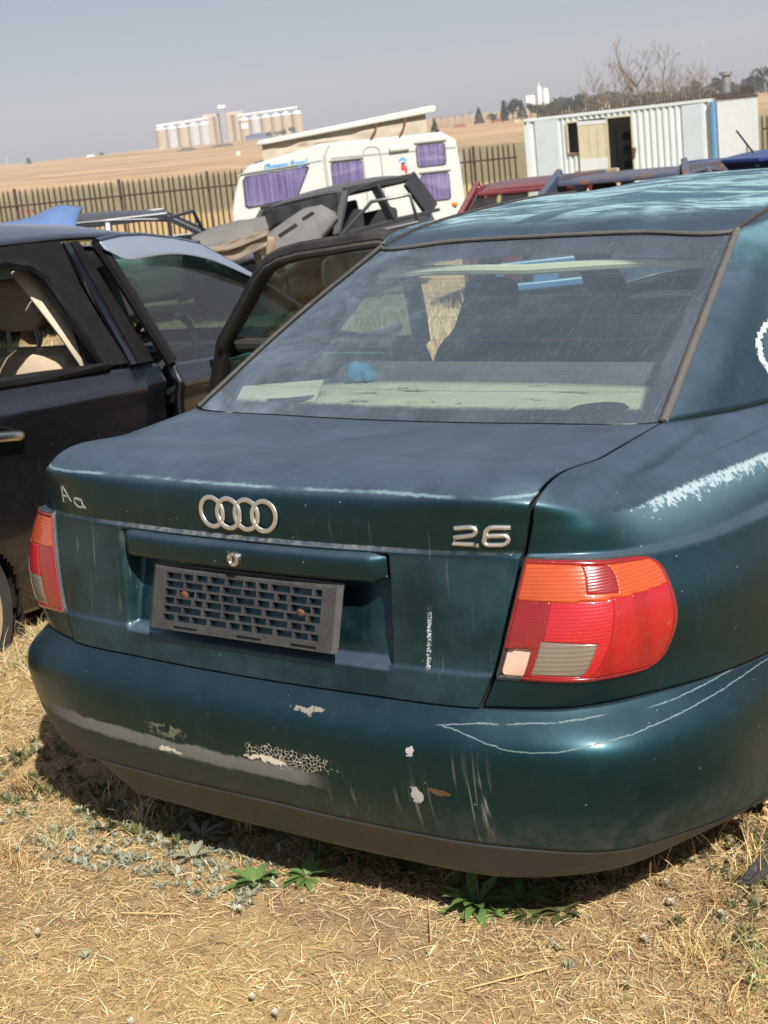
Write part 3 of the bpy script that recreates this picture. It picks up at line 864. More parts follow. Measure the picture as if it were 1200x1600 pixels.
shut_door(-1, 7.02, 8.0, 7.03, 8.6, None)
for sg in (1, -1):
    mb = MB()
    mb.tube([surf(7 * sg, v) - surfn(7 * sg, v) * .03 for v in np.linspace(3.0, 15.2, 24)], .035, 8)
    mb.build('middle_pillar', M['trim'], car, True, off=OFF)

HINGE = Vector((-.815, 1.95, 0))
dr = empty('open_door', (HINGE.x - OFF[0], HINGE.y - OFF[1], 0)); dr.parent = car
dr.rotation_euler = (0, 0, math.radians(-86))
dr['label'] = 'left rear door standing wide open with its inner trim stripped off'
DOFF = (HINGE.x, HINGE.y, 0)
def dpatch(name, u0, u1, v0, v1, nu, nv, mat, off=0, solid=0, drop=None):
    U, V = np.meshgrid(np.linspace(u0, u1, nu + 1), np.linspace(v0, v1, nv + 1)); G = (surf(U, V) + surfn(U, V) * off).reshape(-1, 3); n = nu + 1
    F = [(j * n + i, j * n + i + 1, (j + 1) * n + i + 1, (j + 1) * n + i) for j in range(nv) for i in range(nu)]
    if drop is not None:
        k = drop(np.array([G[list(f)].mean(0) for f in F])); F = [f for f, q in zip(F, k) if not q]
    o = mesh_obj(name, G, F, mat, dr, True, off=DOFF)
    if solid: md = o.modifiers.new('s', 'SOLIDIFY'); md.thickness = solid
    return o
M['inner_paint'] = car_paint('green_inner_paint', None, dust=.2, streak=.1, base=((.012, .085, .09), (.02, .12, .12)), metal=.2)
dpatch('door_skin', -6.97, -5.6, 3.3, 13.0, 36, 40, M['paint'], 0, .003, in_arch)
dpatch('inner_panel', -6.95, -5.60, 3.4, 12.7, 36, 40, M['inner_paint'], -.055, .004, in_arch)
mb = MB(); mb.tube([Vector(surf(u, 12.9) - surfn(u, 12.6) * .028) for u in np.linspace(-6.97, -5.45, 20)], .026, 10); mb.build('belt_rail', M['black_plastic'], dr, True, off=DOFF)
path = [(-6.96, 13.0), (-6.96, 13.5), (-6.95, 14.0), (-6.94, 14.4), (-6.9, 14.72), (-6.7, 14.80), (-6.4, 14.78), (-6.0, 14.74), (-5.7, 14.69), (-5.5, 14.62), (-5.38, 14.52), (-5.32, 14.35), (-5.29, 14.1), (-5.28, 13.8), (-5.28, 13.4), (-5.28, 13.0)]
_pe = Vector(surf(-5.28, 13.0) - surfn(-5.28, 13.0) * .02)
mb = MB(); mb.tube([Vector(surf(*p) - surfn(*p) * .02) for p in path] + [_pe + (Vector((-.80, 1.03, .56)) - _pe) * t for t in (.15, .4, .7, 1)], .029, 10); mb.build('window_frame', M['black_plastic'], dr, True, off=DOFF)
mb = MB(); mb.tube([Vector(surf(*p) - surfn(*p) * .048) for p in path[:16]], .012, 8); mb.build('door_seal', M['black_rubber'], dr, True, off=DOFF)
dpatch('window_pane', -6.9, -5.32, 13.0, 14.6, 16, 8, M['dark_glass'], -.02)
mb = MB(); mb.tube([Vector(surf(-6.2 + k * .06, 11.2 - .35 * abs(k - 3) / 3) - surfn(-6.2, 11.2) * (.075 + .012 * (3 - abs(k - 3)))) for k in range(7)], .009, 8)
mb.build('inner_handle', M['chrome'], dr, True, off=DOFF)

# tail lamps
def lens_mat(name, col, rough=.22, rib=260, ribz=True, dirt_shade=.15, emit=0):
    b = MatB(name); P = b.mapv(b.tc(), loc=OFF); x, y, z = b.xyz(P)
    wv = b.m('SINE', z * rib * 3.2) if ribz else b.m('SINE', (x + y) * rib)
    n1 = b.noise(P, 14, 5, .6); n2 = b.noise(P, 120, 2, .5)
    c = b.mix(n1, tuple(q * .75 for q in col), tuple(min(1, q * 1.2) for q in col))
    c = b.mix(b.ss(wv, -.2, .9) * .35, c, tuple(q * .45 for q in col))
    c = b.mix(b.ss(n2, .62, .8) * dirt_shade, c, (.35, .3, .28))
    return b.set(color=c, rough=b.mixf(n1, rough, rough + .12), coat=1.0, coatr=.08, normal=b.bump(wv, .10, .003), sub=.0, spec=.5)
M['lens_red'] = lens_mat('red_lens', (.46, .010, .017), rib=320)
M['lens_red_plain'] = lens_mat('red_lens_plain', (.36, .006, .009), rib=60, ribz=False)
M['lens_dark'] = lens_mat('dark_red_lens', (.25, .008, .010), rib=420)
M['lens_amber'] = lens_mat('amber_lens', (.47, .070, .012), rib=300)
M['lens_grey'] = lens_mat('smoke_lens', (.20, .165, .13), rib=240)
M['lens_hole'] = simple('broken_lens_inside', (.62, .40, .30), .35, var=.3, scale=20)
def lamp(sg):
    L = empty('tail_lamp', (0, 0, 0)); L.parent = car
    L['label'] = 'red and amber tail lamp with a broken lower inner corner' if sg > 0 else 'red and amber tail lamp beside the black car'
    V0, V1 = 5.03, 7.0
    def P(s, t, h):
        s = np.asarray(s, float); t = np.asarray(t, float)
        uo = lamp_u(t); ui = 2.045
        u = ui + (uo - ui) * s
        v = lerp(V0, V1, t)
        bul = .006 * (1 - (2 * t - 1) ** 4) * (1 - (2 * np.clip(s, 0, 1) - 1) ** 6)
        return surf(u * sg, v) + surfn(u * sg, v) * np.asarray(h + bul)[..., None]
    def cell(name, mat, region, h=.004, nu=80, nv=56, th=.004):
        s, t = np.meshgrid(np.linspace(0, 1, nu + 1), np.linspace(0, 1, nv + 1))
        G = P(s, t, h).reshape(-1, 3); n = nu + 1; F = []
        for j in range(nv):
            for i in range(nu):
                sc, tc_ = (i + .5) / nu, (j + .5) / nv
                if region(sc, tc_):
                    f = (j * n + i, j * n + i + 1, (j + 1) * n + i + 1, (j + 1) * n + i)
                    F.append(f if sg > 0 else f[::-1])
        used = sorted({i for f in F for i in f}); rm = {a: b_ for b_, a in enumerate(used)}
        o = mesh_obj(name, G[used], [tuple(rm[i] for i in f) for f in F], mat, L, True, off=OFF)
        md = o.modifiers.new('s', 'SOLIDIFY'); md.thickness = th; md.offset = 0
        return o
    amb = lambda s, t: t > .655 + .10 * s * s and not edge(s, t)
    edge = lambda s, t: t > .965 or s > .972 or s < .018 or t < .03
    broke = (lambda s, t: s < .17 and t < .27 - .3 * max(0, .1 - s)) if sg > 0 else (lambda s, t: False)
    rev = lambda s, t: .21 < s < .535 and .045 < t < .345
    inn = lambda s, t: s < .20
    strip = lambda s, t: .45 < s < .64 and t > .74 and not edge(s, t)
    cell('lens_rim', M['lens_dark'], lambda s, t: edge(s, t) and not broke(s, t), .0045)
    cell('amber_lens', M['lens_amber'], lambda s, t: amb(s, t) and not strip(s, t))
    cell('dark_strip', M['lens_dark'], strip, .0035)
    cell('reflector', M['lens_red'], lambda s, t: not amb(s, t) and not edge(s, t) and not rev(s, t) and not broke(s, t) and (.22 <= s <= .60))
    cell('side_lens', M['lens_red_plain'], lambda s, t: not amb(s, t) and not edge(s, t) and not rev(s, t) and s > .60, .0042)
    cell('inner_lens', M['lens_dark'], lambda s, t: not amb(s, t) and not edge(s, t) and not rev(s, t) and not broke(s, t) and s < .22, .0038)
    cell('reversing_lens', M['lens_grey'], rev, .0036)
    if sg > 0:
        cell('lamp_bowl', M['lens_hole'], lambda s, t: s < .19 and t < .30 and s > .01 and t > .02, -.001, th=.001)
    t = np.linspace(0, 1, 40)
    ring = [P(s_, 0.0, .001) for s_ in np.linspace(0, 1, 16)] + [P(1.0, q, .001) for q in t[1:]] + [P(s_, 1.0, .001) for s_ in np.linspace(1, 0, 16)[1:]] + [P(0.0, q, .001) for q in t[::-1][1:-1]]
    mb = MB(); mb.tube([Vector(q) for q in ring], .0045, 6, closed=True); mb.build('lamp_seal', M['black_rubber'], L, True, off=OFF)
    mb = MB(); s, tt = np.meshgrid(np.linspace(0, 1, 30), np.linspace(0, 1, 20)); mb.grid(P(s, tt, -.006))
    mb.build('lamp_back', M['lens_dark'], L, True, off=OFF)
lamp(1); lamp(-1)
# shut line between the strip under the lamp and the wing
for sg in (1, -1):
    mb = MB(); mb.tube([Vector(surf(3.97 * sg, v) + surfn(3.97 * sg, v) * .0) for v in np.linspace(4.06, 5.0, 8)], .0016, 6)
    mb.build('shut_line', M['dark'], car, True, off=OFF)

# glass and its seals
patch('rear_window', -1.97, 1.97, 13.02, 14.97, 60, 40, M['rear_glass'], off=-.004)
mb = MB(); mb.tube([Vector(surf(2.025, v) + surfn(2.02, v) * -.001) for v in np.linspace(13.0, 15.0, 40)], .0085, 10); mb.build('window_seal', M['rubber'], car, True, off=OFF)
mb = MB(); mb.tube([Vector(surf(1.983, v) + surfn(1.98, v) * .000) for v in np.linspace(13.0, 15.0, 40)], .0055, 8); mb.build('inner_seal', M['black_rubber'], car, True, off=OFF)
mb = MB(); mb.tube([Vector(surf(-2.0, v) + surfn(-2.0, v) * .002) for v in np.linspace(13.0, 15.0, 40)], .0065, 10); mb.build('window_seal', M['black_rubber'], car, True, off=OFF)
mb = MB(); mb.tube([Vector(surf(u, 14.99) + surfn(u, 14.9) * .0) for u in np.linspace(-2.0, 2.0, 50)], .0052, 8); mb.build('top_seal', M['rubber'], car, True, off=OFF)
# thin heating wires inside the pane
for k in range(6):
    v = lerp(13.3, 14.5, k / 5)
    mb = MB(); mb.tube([Vector(surf(u, v) - surfn(u, v) * .0068) for u in np.linspace(-1.85, 1.85, 30)], .0004, 4); mb.build('heating_wire', M['rust'], car, True, off=OFF)
# roof
roof = patch('roof', -12, 12, 15.03, 18, 240, 44, M['paint_roof'], solid=.006)
for sg in (1, -1):
    pp = [(2.03, 15.02), (2.4, 15.2), (2.9, 15.45), (3.5, 15.68), (4.2, 15.85), (5, 15.92), (6, 15.95), (7, 15.95), (8, 15.9), (9, 15.8)]
    uu = np.interp(np.linspace(0, 9, 60), range(10), [p[0] for p in pp]); vv = np.interp(np.linspace(0, 9, 60), range(10), [p[1] for p in pp])
    mb = MB(); mb.tube([Vector(surf(a * sg, b_) + surfn(a * sg, b_) * .001) for a, b_ in zip(uu, vv)], .0065, 8); mb.build('roof_channel', M['black_rubber'], car, True, off=OFF)
# front end
patch('bonnet', 9.6, 14.4, 11.0, 12.98, 40, 20, M['paint'], vmap=lambda U, V: (np.where(U > 12, 24 - U, U), V)) if False else None
for a, b_ in ((9.0, 12.0), (-12.0, -9.0)):
    patch('bonnet', a, b_, 10.6, 12.98, 40, 20, M['paint'], solid=.006)
    patch('front_bumper', a, b_, .1, 10.55, 40, 40, M['paint'], solid=.006, drop=in_arch)
    patch('windscreen', max(a, -12) + (.15 if a > 0 else 0), b_ - (0 if a > 0 else .15), 13.02, 14.98, 24, 14, M['side_glass'], off=-.004)
for a, b_ in ((8.0, 9.02), (-9.02, -8.0)):
    patch('front_wing', a, b_, 3.22, 13.0, 40, 50, M['paint'], solid=.006, drop=in_arch, disp=snap_arch)
for sg in (1, -1):
    a, b_ = (8.62, 9.14) if sg > 0 else (-9.14, -8.62)
    patch('front_pillar', a, b_, 13, 15, 6, 14, M['paint'], solid=.03)
    a, b_ = (9.6, 10.9) if sg > 0 else (-10.9, -9.6)
    patch('headlamp', a, b_, 5.6, 8.2, 14, 8, M['side_glass'], off=.006, solid=.004)
    patch('headlamp_bowl', a, b_, 5.6, 8.2, 14, 8, M['silver'], off=.003)
    if sg < 0: continue        # the left mirror is gone
    mb = MB(); p = Vector(surf(8.35 * sg, 13.1)); mb.box(p + Vector((.10 * sg, 0, .06)), (.19, .07, .11), bev=.025); mb.bar(p, p + Vector((.06 * sg, 0, .04)), .05)
    mb.build('side_mirror', M['paint'], car, True, off=OFF)
mb = MB(); 
for k in range(7): mb.bar((-.28, 4.455, .57 + k * .02), (.28, 4.455, .57 + k * .02), .012, .008)
mb.box((0, 4.46, .63), (.60, .012, .16)); mb.build('grille', M['black_plastic'], car, off=OFF)
mb = MB(); mb.tube([Vector(surf(4.62, v) + surfn(4.62, v) * .001) for v in np.linspace(.1, .96, 8)], .004, 6); mb.build('shut_line', M['dark'], car, True, off=OFF)
# floor, silencer
mb = MB(); mb.box((0, 2.3, .20), (1.30, 3.7, .05), bev=.01); mb.build('floor_pan', M['dark'], car, off=OFF)
mb = MB(); mb.tube([(-.42, .20, .205), (-.62, .22, .205)], .07, 12); mb.build('silencer', M['trim'], car, True, off=OFF)
mb = MB(); mb.tube([(-.50, .12, .19), (-.50, .3, .19)], .024, 12, cap=False); mb.build('tail_pipe', M['rust'], car, True, off=OFF)

# cabin
mb = MB()
sh = np.array([[(x * lerp(.60, .585, t), lerp(.62, 1.0, t), .862 + .004 * t - .02 * abs(x) ** 4) for x in np.linspace(-1, 1, 25)] for t in np.linspace(0, 1, 9)])
mb.grid(sh); mb.build('parcel_shelf', M['shelf'], car, True, off=OFF, solid=.012)
M['shelf_wear'] = simple('worn_shelf_backing', (.20, .19, .15), .95, var=.4, scale=40)
_rw = random.Random(9)
for k in range(26):
    x0, y0 = _rw.uniform(-.5, .5), _rw.uniform(.66, .97); ln_ = _rw.uniform(.02, .12); mb = MB()
    pts_ = [(x0 + ln_ * t + _rw.uniform(-.004, .004), y0 + _rw.uniform(-.006, .006), .8655 + .0012) for t in np.linspace(0, 1, 6)]
    w_ = _rw.uniform(.0015, .005)
    mb.add([(p[0], p[1] - w_ * math.sin(3.14 * i / 5) - .0004, p[2]) for i, p in enumerate(pts_)] + [(p[0], p[1] + w_ * math.sin(3.14 * i / 5) + .0004, p[2]) for i, p in enumerate(pts_)], [(i, i + 1, 7 + i, 6 + i) for i in range(5)])
    mb.build('felt_tear', M['shelf_wear'], car, off=OFF)
for x in (-.42, .42):
    mb = MB(); mb.lathe([(.062, 0), (.058, .004), (.0, .003)], 20, (x, .72 if x > 0 else .76, .8695)); mb.build('speaker_grille', M['trim'], car, True, off=OFF)
mb = MB(); mb.box((0, 1.16, .66), (1.22, .13, .44), Matrix.Rotation(math.radians(-14), 3, 'X'), .05); mb.build('rear_seat_back', M['seat'], car, True, off=OFF)
mb = MB(); mb.box((0, 1.42, .42), (1.22, .48, .16), bev=.06); mb.build('rear_seat_cushion', M['seat'], car, True, off=OFF)
for x in (-.36, .36):
    fs = empty('front_seat', (0, 0, 0)); fs.parent = car
    mb = MB(); mb.box((x, 1.80, .53), (.46, .13, .52), Matrix.Rotation(math.radians(-16), 3, 'X'), .05); mb.build('backrest', M['seat'], fs, True, off=OFF)
    mb = MB(); mb.box((x, 2.18, .36), (.46, .50, .15), bev=.05); mb.build('cushion', M['seat'], fs, True, off=OFF)
    mb = MB(); mb.box((x * 1.14, 1.66, .955), (.165, .09, .15), Matrix.Rotation(math.radians(-14), 3, 'X'), .04); mb.build('headrest', M['seat'], fs, True, off=OFF)
mb = MB(); mb.box((0, 2.88, .68), (1.3, .34, .24), bev=.06); mb.build('dashboard', M['trim'], car, True, off=OFF)
mb = MB(); mb.tube([Vector((.36 + .18 * math.cos(a), 2.62 + .05 * math.sin(a), .76 + .17 * math.sin(a))) for a in np.linspace(0, 2 * math.pi, 25)[:-1]], .014, 8, closed=True); mb.build('steering_wheel', M['trim'], car, True, off=OFF)
# lining
patch('roof_lining', -12, 12, 15.1, 18, 90, 16, M['trim'], off=-.035)
mb = MB(); mb.tube([Vector(surf(u, 14.72 + .04 * abs(u)) - surfn(u, 14.7) * .035) for u in np.linspace(-1.72, 1.86, 40)], .0125, 8); mb.build('lining_edge', M['pale_trim'], car, True, off=OFF)
for a, b_, m_ in ((2.3, 5.0, M['pale_trim']), (-5.0, -2.3, M['trim'])):
    patch('pillar_trim', a, b_, 13.1, 14.9, 20, 12, m_, off=-.04)
# odds and ends lying on the shelf
mb = MB(); mb.box((-.46, .76, .876), (.20, .14, .006), Matrix.Rotation(.5, 3, 'Z') @ Matrix.Rotation(.2, 3, 'X')); tag(mb.build('cardboard_scrap', M['shelf'], None), 'torn beige cardboard scrap lying on the left end of the parcel shelf', 'cardboard')
M['blue_cloth'] = simple('blue_cloth', (.03, .17, .32), .8, var=.25, scale=15, bump=.3)
mb = MB(); mb.box((-.39, .99, .888), (.055, .04, .045), Matrix.Rotation(.4, 3, 'Z') @ Matrix.Rotation(.25, 3, 'Y'), .012); mb.box((-.36, .99, .880), (.03, .035, .03), Matrix.Rotation(-.3, 3, 'Z'), .009); tag(mb.build('blue_rag', M['blue_cloth'], None, True), 'small crumpled bright blue rag at the back of the parcel shelf', 'rag')
# ------------------------------------------------------------------ value noise for the ground
_PT = RNG.random((256, 256))
def vnoise(x, y):
    x = np.asarray(x, float); y = np.asarray(y, float)
    xi = np.floor(x).astype(int); yi = np.floor(y).astype(int); fx = x - xi; fy = y - yi
    fx = fx * fx * (3 - 2 * fx); fy = fy * fy * (3 - 2 * fy)
    g = lambda a, b_: _PT[a % 256, b_ % 256]
    return (g(xi, yi) * (1 - fx) + g(xi + 1, yi) * fx) * (1 - fy) + (g(xi, yi + 1) * (1 - fx) + g(xi + 1, yi + 1) * fx) * fy
def ground_z(x, y):
    r = np.hypot(np.asarray(x) - CAMP.x, np.asarray(y) - CAMP.y)
    near = np.clip((40 - r) / 30, 0, 1)
    return gz(x, y) + near * ((vnoise(np.asarray(x) * 1.1 + 9, np.asarray(y) * 1.1) - .5) * .05 + (vnoise(np.asarray(x) * 5, np.asarray(y) * 5 + 3) - .5) * .022) - .012 \
        + np.clip((r - 300) / 900, 0, 1) * (vnoise(np.asarray(x) * .004, np.asarray(y) * .004) - .5) * 5

def ground_mat():
    b = MatB('dry_ground')
    P = b.tc()
    x, y, z = b.xyz(P)
    s = (x - CAMP.x) * HX[0] + (y - CAMP.y) * HX[1]
    n1 = b.noise(P, .9, 6, .65); n2 = b.noise(P, 9, 6, .7); n3 = b.noise(P, 60, 4, .7); n4 = b.noise(P, 230, 2, .6)
    soil = b.mix(n2, (.17, .11, .065), (.31, .215, .13))
    soil = b.mix(b.ss(n4, .55, .75) * .5, soil, (.30, .23, .15))
    straw = b.mix(n3, (.30, .205, .09), (.52, .38, .19))
    near = b.mix(b.ss(n2 * .5 + n1 * .6, .44, .66), soil, straw)
    # the paddock beyond the fence, a green-grey strip, then tan veld
    f1 = b.noise(P, .05, 6, .65); f2 = b.ss(b.noise(b.mapv(P, (.008, .045, 1), rot=(0, 0, -YAW)), 1.0, 8, .72), .3, .7); f3 = b.noise(P, 2.2, 5, .7)
    yellow = b.mix(f3, (.40, .28, .115), (.54, .40, .19))
    green = b.mix(f1, (.16, .15, .075), (.27, .225, .12))
    tan = b.mix(f2, (.26, .17, .09), (.58, .40, .225))
    tan = b.mix(b.ss(f1, .60, .70) * .7, tan, (.12, .10, .075))
    yard = b.mix(b.ss(f3 * .6 + n1 * .5, .4, .7), (.24, .175, .10), (.42, .32, .165))
    c = b.mix(b.ss(s, 7, 14), near, yard)
    c = b.mix(b.ss(s, 40, 55), c, yellow)
    c = b.mix(b.ss(s + (f1 - .5) * 60, 140, 165), c, green)
    c = b.mix(b.ss(s + (f1 - .5) * 160, 390, 520), c, tan)
    h = n2 * .6 + n3 * .35 + n4 * .15
    return b.set(color=c, rough=.95, spec=.15, normal=b.bump(h, .8, .02))
def build_ground():
    rad = [0.0] + list(.25 * 1.028 ** np.arange(0, 385))
    rad = np.array([r for r in rad if r < 9500]); NA = 288
    th = np.linspace(0, 2 * math.pi, NA, endpoint=False)
    X = CAMP.x + rad[:, None] * np.sin(th)[None]; Y = CAMP.y + rad[:, None] * np.cos(th)[None]
    Z = ground_z(X, Y)
    V = np.stack([X, Y, Z], -1).reshape(-1, 3); m = len(rad)
    i, j = np.meshgrid(np.arange(m - 1), np.arange(NA), indexing='ij'); j2 = (j + 1) % NA
    F = np.stack([i * NA + j, (i + 1) * NA + j, (i + 1) * NA + j2, i * NA + j2], -1).reshape(-1, 4)[:, ::-1]
    g = mesh_obj('ground', V, F, ground_mat(), None, True); g['kind'] = 'structure'
build_ground()

# ------------------------------------------------------------------ helpers for flat-sided things
class Frame:
    """a along the wall (horizontal), z up, d outwards (towards the yard)"""
    def __init__(s, o, yaw, flip=1, amap=None):
        s.amap = amap
        s.o = Vector((o[0], o[1], 0)); s.e = Vector((math.sin(yaw), math.cos(yaw), 0)); s.n = Vector((s.e.y, -s.e.x, 0)) * flip
    def p(s, a, z, d=0.0):
        if s.amap: a = float(np.interp(a, s.amap[0], s.amap[1]))
        return s.o + s.e * a + s.n * d + Vector((0, 0, z))
def slab(fr, poly, d0, d1):
    """polygon [(a,z)] as a plate between depths d0 and d1"""
    mb = MB(); mb.prism([fr.p(a, z, 0) for a, z in poly], fr.n * d0, fr.n * d1); return mb
def rpoly(a0, z0, a1, z1, r=.06, n=4):
    out = []
    for cx, cz, t0 in ((a1 - r, z1 - r, 0), (a0 + r, z1 - r, 90), (a0 + r, z0 + r, 180), (a1 - r, z0 + r, 270)):
        for k in range(n + 1): t = math.radians(t0 + 90 * k / n); out.append((cx + r * math.cos(t), cz + r * math.sin(t)))
    return out

# ------------------------------------------------------------------ caravan with a raised roof
M['caravan'] = simple('caravan_white', (.50, .525, .50), .45, var=.06, scale=3, dust=.1)
M['canvas'] = simple('grey_canvas', (.40, .35, .285), .95, var=.3, scale=5, bump=.4)
M['grey_strip'] = simple('grey_strip', (.33, .33, .31), .6, var=.15)
def curtain_mat():
    b = MatB('purple_curtain'); o = b.tc()
    n = b.noise(b.mapv(o, (22, 22, 1.0)), 1.0, 4, .6, .3); n2 = b.noise(o, 3, 3)
    return b.set(color=b.mix(b.ss(n, .3, .7), (.19, .17, .29), (.50, .46, .64)), rough=.9, normal=b.bump(n, .7, .03))
M['curtain'] = curtain_mat()
M['pane'] = glass_mat('caravan_pane', (.82, .80, .88), .03)
M['amber'] = simple('amber_plastic', (.70, .22, .02), .35)
CV = Frame((-15.43, 17.75), math.radians(50.33), 1, ([-3, 0, .18, 1.35, 1.69, 1.8, 2.42, 2.47, 2.82, 3.58, 4.2, 4.46, 4.52, 6], [-2.7, 0, .16, 1.19, 1.5, 1.58, 2.1, 2.13, 2.43, 3.04, 3.52, 3.73, 3.79, 5]))
cg = float(ground_z(-14.0, 18.9))
cv_base = CV.p(2.2, cg, -1.0)
caravan = empty('caravan', cv_base, 0, 'white touring caravan with its roof popped up and purple curtains in the windows', 'caravan')
CO = tuple(cv_base)
out = [(-.22, -.05), (-.20, .30), (-.10, .62), (.02, .88), (.20, 1.03), (.6, 1.10), (1.62, 1.27), (4.16, 1.25), (4.46, 1.10), (4.50, .6), (4.52, .1), (4.48, -.45), (.35, -.45), (-.05, -.35)]
slab(CV, out, -2.0, 0).build('body', M['caravan'], caravan, bevel=.035, off=CO)
# the front half steps out a little behind the seam
slab(CV, [(1.69, -.42), (1.69, 1.06), (1.80, 1.17), (2.0, 1.235), (4.14, 1.215), (4.40, 1.085), (4.46, .1), (4.43, -.42)], .0, .022).build('side_skin', M['caravan'], caravan, bevel=.008, off=CO)
for poly, nm in (([(.10, .80), (.16, .86), (1.30, .915), (1.34, .89), (1.08, .47), (1.02, .43), (.15, .36), (.09, .40)], 0), (rpoly(1.80, .44, 2.42, .93), .022), (rpoly(3.58, .72, 4.20, 1.07), .022), (rpoly(3.62, .14, 4.23, .575), .022)):
    wd = empty('window', (0, 0, 0)); wd.parent = caravan
    c = [sum(p[k] for p in poly) / len(poly) for k in (0, 1)]
    big = [(c[0] + (a - c[0]) * 1.045, c[1] + (z - c[1]) * 1.07) for a, z in poly]
    slab(CV, big, nm + .002, nm + .014).build('window_frame', M['black_rubber'], wd, off=CO)
    slab(CV, poly, nm + .0145, nm + .018).build('curtain', M['curtain'], wd, off=CO)
    slab(CV, poly, nm + .021, nm + .024).build('pane', M['pane'], wd, off=CO)
    a0, a1 = min(p[0] for p in poly) - .03, max(p[0] for p in poly) + .05; z1 = max(p[1] for p in poly) + .05
    mb = MB(); mb.bar(CV.p(a0, z1 - (.045 if a0 < .5 else .0) , nm + .015), CV.p(a1, z1 + (.02 if a0 < .5 else 0), nm + .015), .03, .022); mb.build('rain_strip', M['grey_strip'], wd, off=CO)
mb = MB(); mb.tube([CV.p(a, z, .024) for a, z in [(2.47, -.4), (2.47, 1.0), (2.50, 1.09), (2.57, 1.135), (2.72, 1.135), (2.79, 1.09), (2.82, 1.0), (2.82, -.4)]], .011, 6)
mb.build('door_seal', M['grey_strip'], caravan, True, off=CO)
mb = MB(); mb.box(CV.p(2.76, .28, .04), (.05, .05, .09), bev=.012); mb.build('door_handle', M['black_plastic'], caravan, off=CO)
mb = MB(); mb.bar(CV.p(1.82, 1.02, .026), CV.p(4.43, .98, .026), .012, .022); mb.build('trim_strip', M['grey_strip'], caravan, off=CO)
mb = MB(); mb.bar(CV.p(-.02, .90, .004), CV.p(1.62, 1.0, .004), .012, .018); mb.build('trim_strip', M['grey_strip'], caravan, off=CO)
mb = MB(); mb.tube([CV.p(3.02, 1.05, .05), CV.p(3.42, 1.055, .05)], .045, 10); mb.build('awning_lamp', M['caravan'], caravan, True, off=CO)
mb = MB(); mb.tube([CV.p(1.66, -.4, .006), CV.p(1.66, 1.06, .006), CV.p(1.82, 1.26, .006)], .010, 6); mb.build('body_seam', M['grey_strip'], caravan, True, off=CO)
for a in (.55, 4.3):
    mb = MB(); mb.box(CV.p(a, .04, .03), (.10, .06, .05), bev=.01); mb.build('side_marker', M['amber'], caravan, off=CO)
# pop-up roof
top = [(.40, 1.36), (.46, 1.43), (2.0, 1.545), (4.04, 1.70), (4.10, 1.66), (4.06, 1.585), (.60, 1.355)]
slab(CV, top, -2.05, .06).build('roof_lid', M['caravan'], caravan, bevel=.02, off=CO)
can = []
for i in range(60):
    a = lerp(.52, 3.86, i / 59)
    zt = lerp(1.36, 1.585, (a - .52) / 3.4); zb = float(np.interp(a, [.5, 1.62, 3.9], [1.07, 1.25, 1.235]))
    can.append([CV.p(a, lerp(zb, zt, j / 7), -.02 + .07 * math.sin(math.pi * j / 7) * (vnoise(a * 3.1, j * .5) - .6) - .03 * (j / 7)) for j in range(8)])
mb = MB(); mb.grid(np.array(can).transpose(1, 0, 2)); mb.build('canvas_wall', M['canvas'], caravan, True, off=CO)
for a in (.54, 3.84):
    mb = MB(); zt = lerp(1.36, 1.585, (a - .52) / 3.4); zb = float(np.interp(a, [.5, 1.62, 3.9], [1.07, 1.25, 1.235]))
    mb.grid(np.array([[CV.p(a, z, d) for d in np.linspace(-1.9, -.1, 8)] for z in np.linspace(zb, zt, 4)])); mb.build('canvas_wall', M['canvas'], caravan, True, off=CO)
for a in (2.75, 3.35):
    mb = MB(); mb.tube([CV.p(a - .10, 1.25, .03), CV.p(a + .03, 1.42, .05), CV.p(a + .06, 1.56, .03)], .016, 6); mb.build('roof_strap', M['rust'], caravan, True, off=CO)
def text_obj(name, body, size, fr, a, z, d, mat, parent, off, shear=.25, ext=.002, ang=0.0):
    cu = bpy.data.curves.new(name, 'FONT'); cu.body = body; cu.size = size; cu.shear = shear; cu.extrude = ext; cu.resolution_u = 4; cu.offset = .006
    t = bpy.data.objects.new(name, cu); COL.objects.link(t)
    dg = bpy.context.evaluated_depsgraph_get(); me = bpy.data.meshes.new_from_object(t.evaluated_get(dg))
    bpy.data.objects.remove(t); bpy.data.curves.remove(cu)
    ex = fr.e * math.cos(ang) + Vector((0, 0, 1)) * math.sin(ang); ez = ex.cross(fr.n) * -1
    mt = Matrix((ex, ez, fr.n)).transposed().to_4x4(); mt.translation = fr.p(a, z, d) - Vector(off)
    me.transform(mt); me.materials.clear(); me.materials.append(mat)
    o = bpy.data.objects.new(name, me); COL.objects.link(o); o.parent = parent; return o
M['blue_print'] = simple('blue_print', (.10, .30, .55), .6)
M['red_print'] = simple('red_print', (.60, .05, .03), .6)
M['black_print'] = simple('black_print', (.02, .02, .025), .6)
text_obj('lettering', 'Gypsey Regal', .135, CV, .50, .945, .018, M['blue_print'], caravan, CO, .3, ang=.02)
mb = slab(CV, [(3.17, .80), (3.20, .88), (3.27, .915), (3.34, .88), (3.36, .80), (3.31, .845), (3.26, .86), (3.21, .84)], .022, .025); mb.build('side_emblem', M['blue_print'], caravan, off=CO)
mb = slab(CV, [(3.21, .70), (3.23, .78), (3.29, .79), (3.34, .74), (3.35, .66), (3.32, .60), (3.29, .68)], .022, .025); mb.build('side_emblem', M['red_print'], caravan, off=CO)
mb = slab(CV, [(3.22, .79), (3.25, .825), (3.31, .82), (3.32, .795), (3.27, .79)], .022, .025); mb.build('side_emblem', M['black_print'], caravan, off=CO)
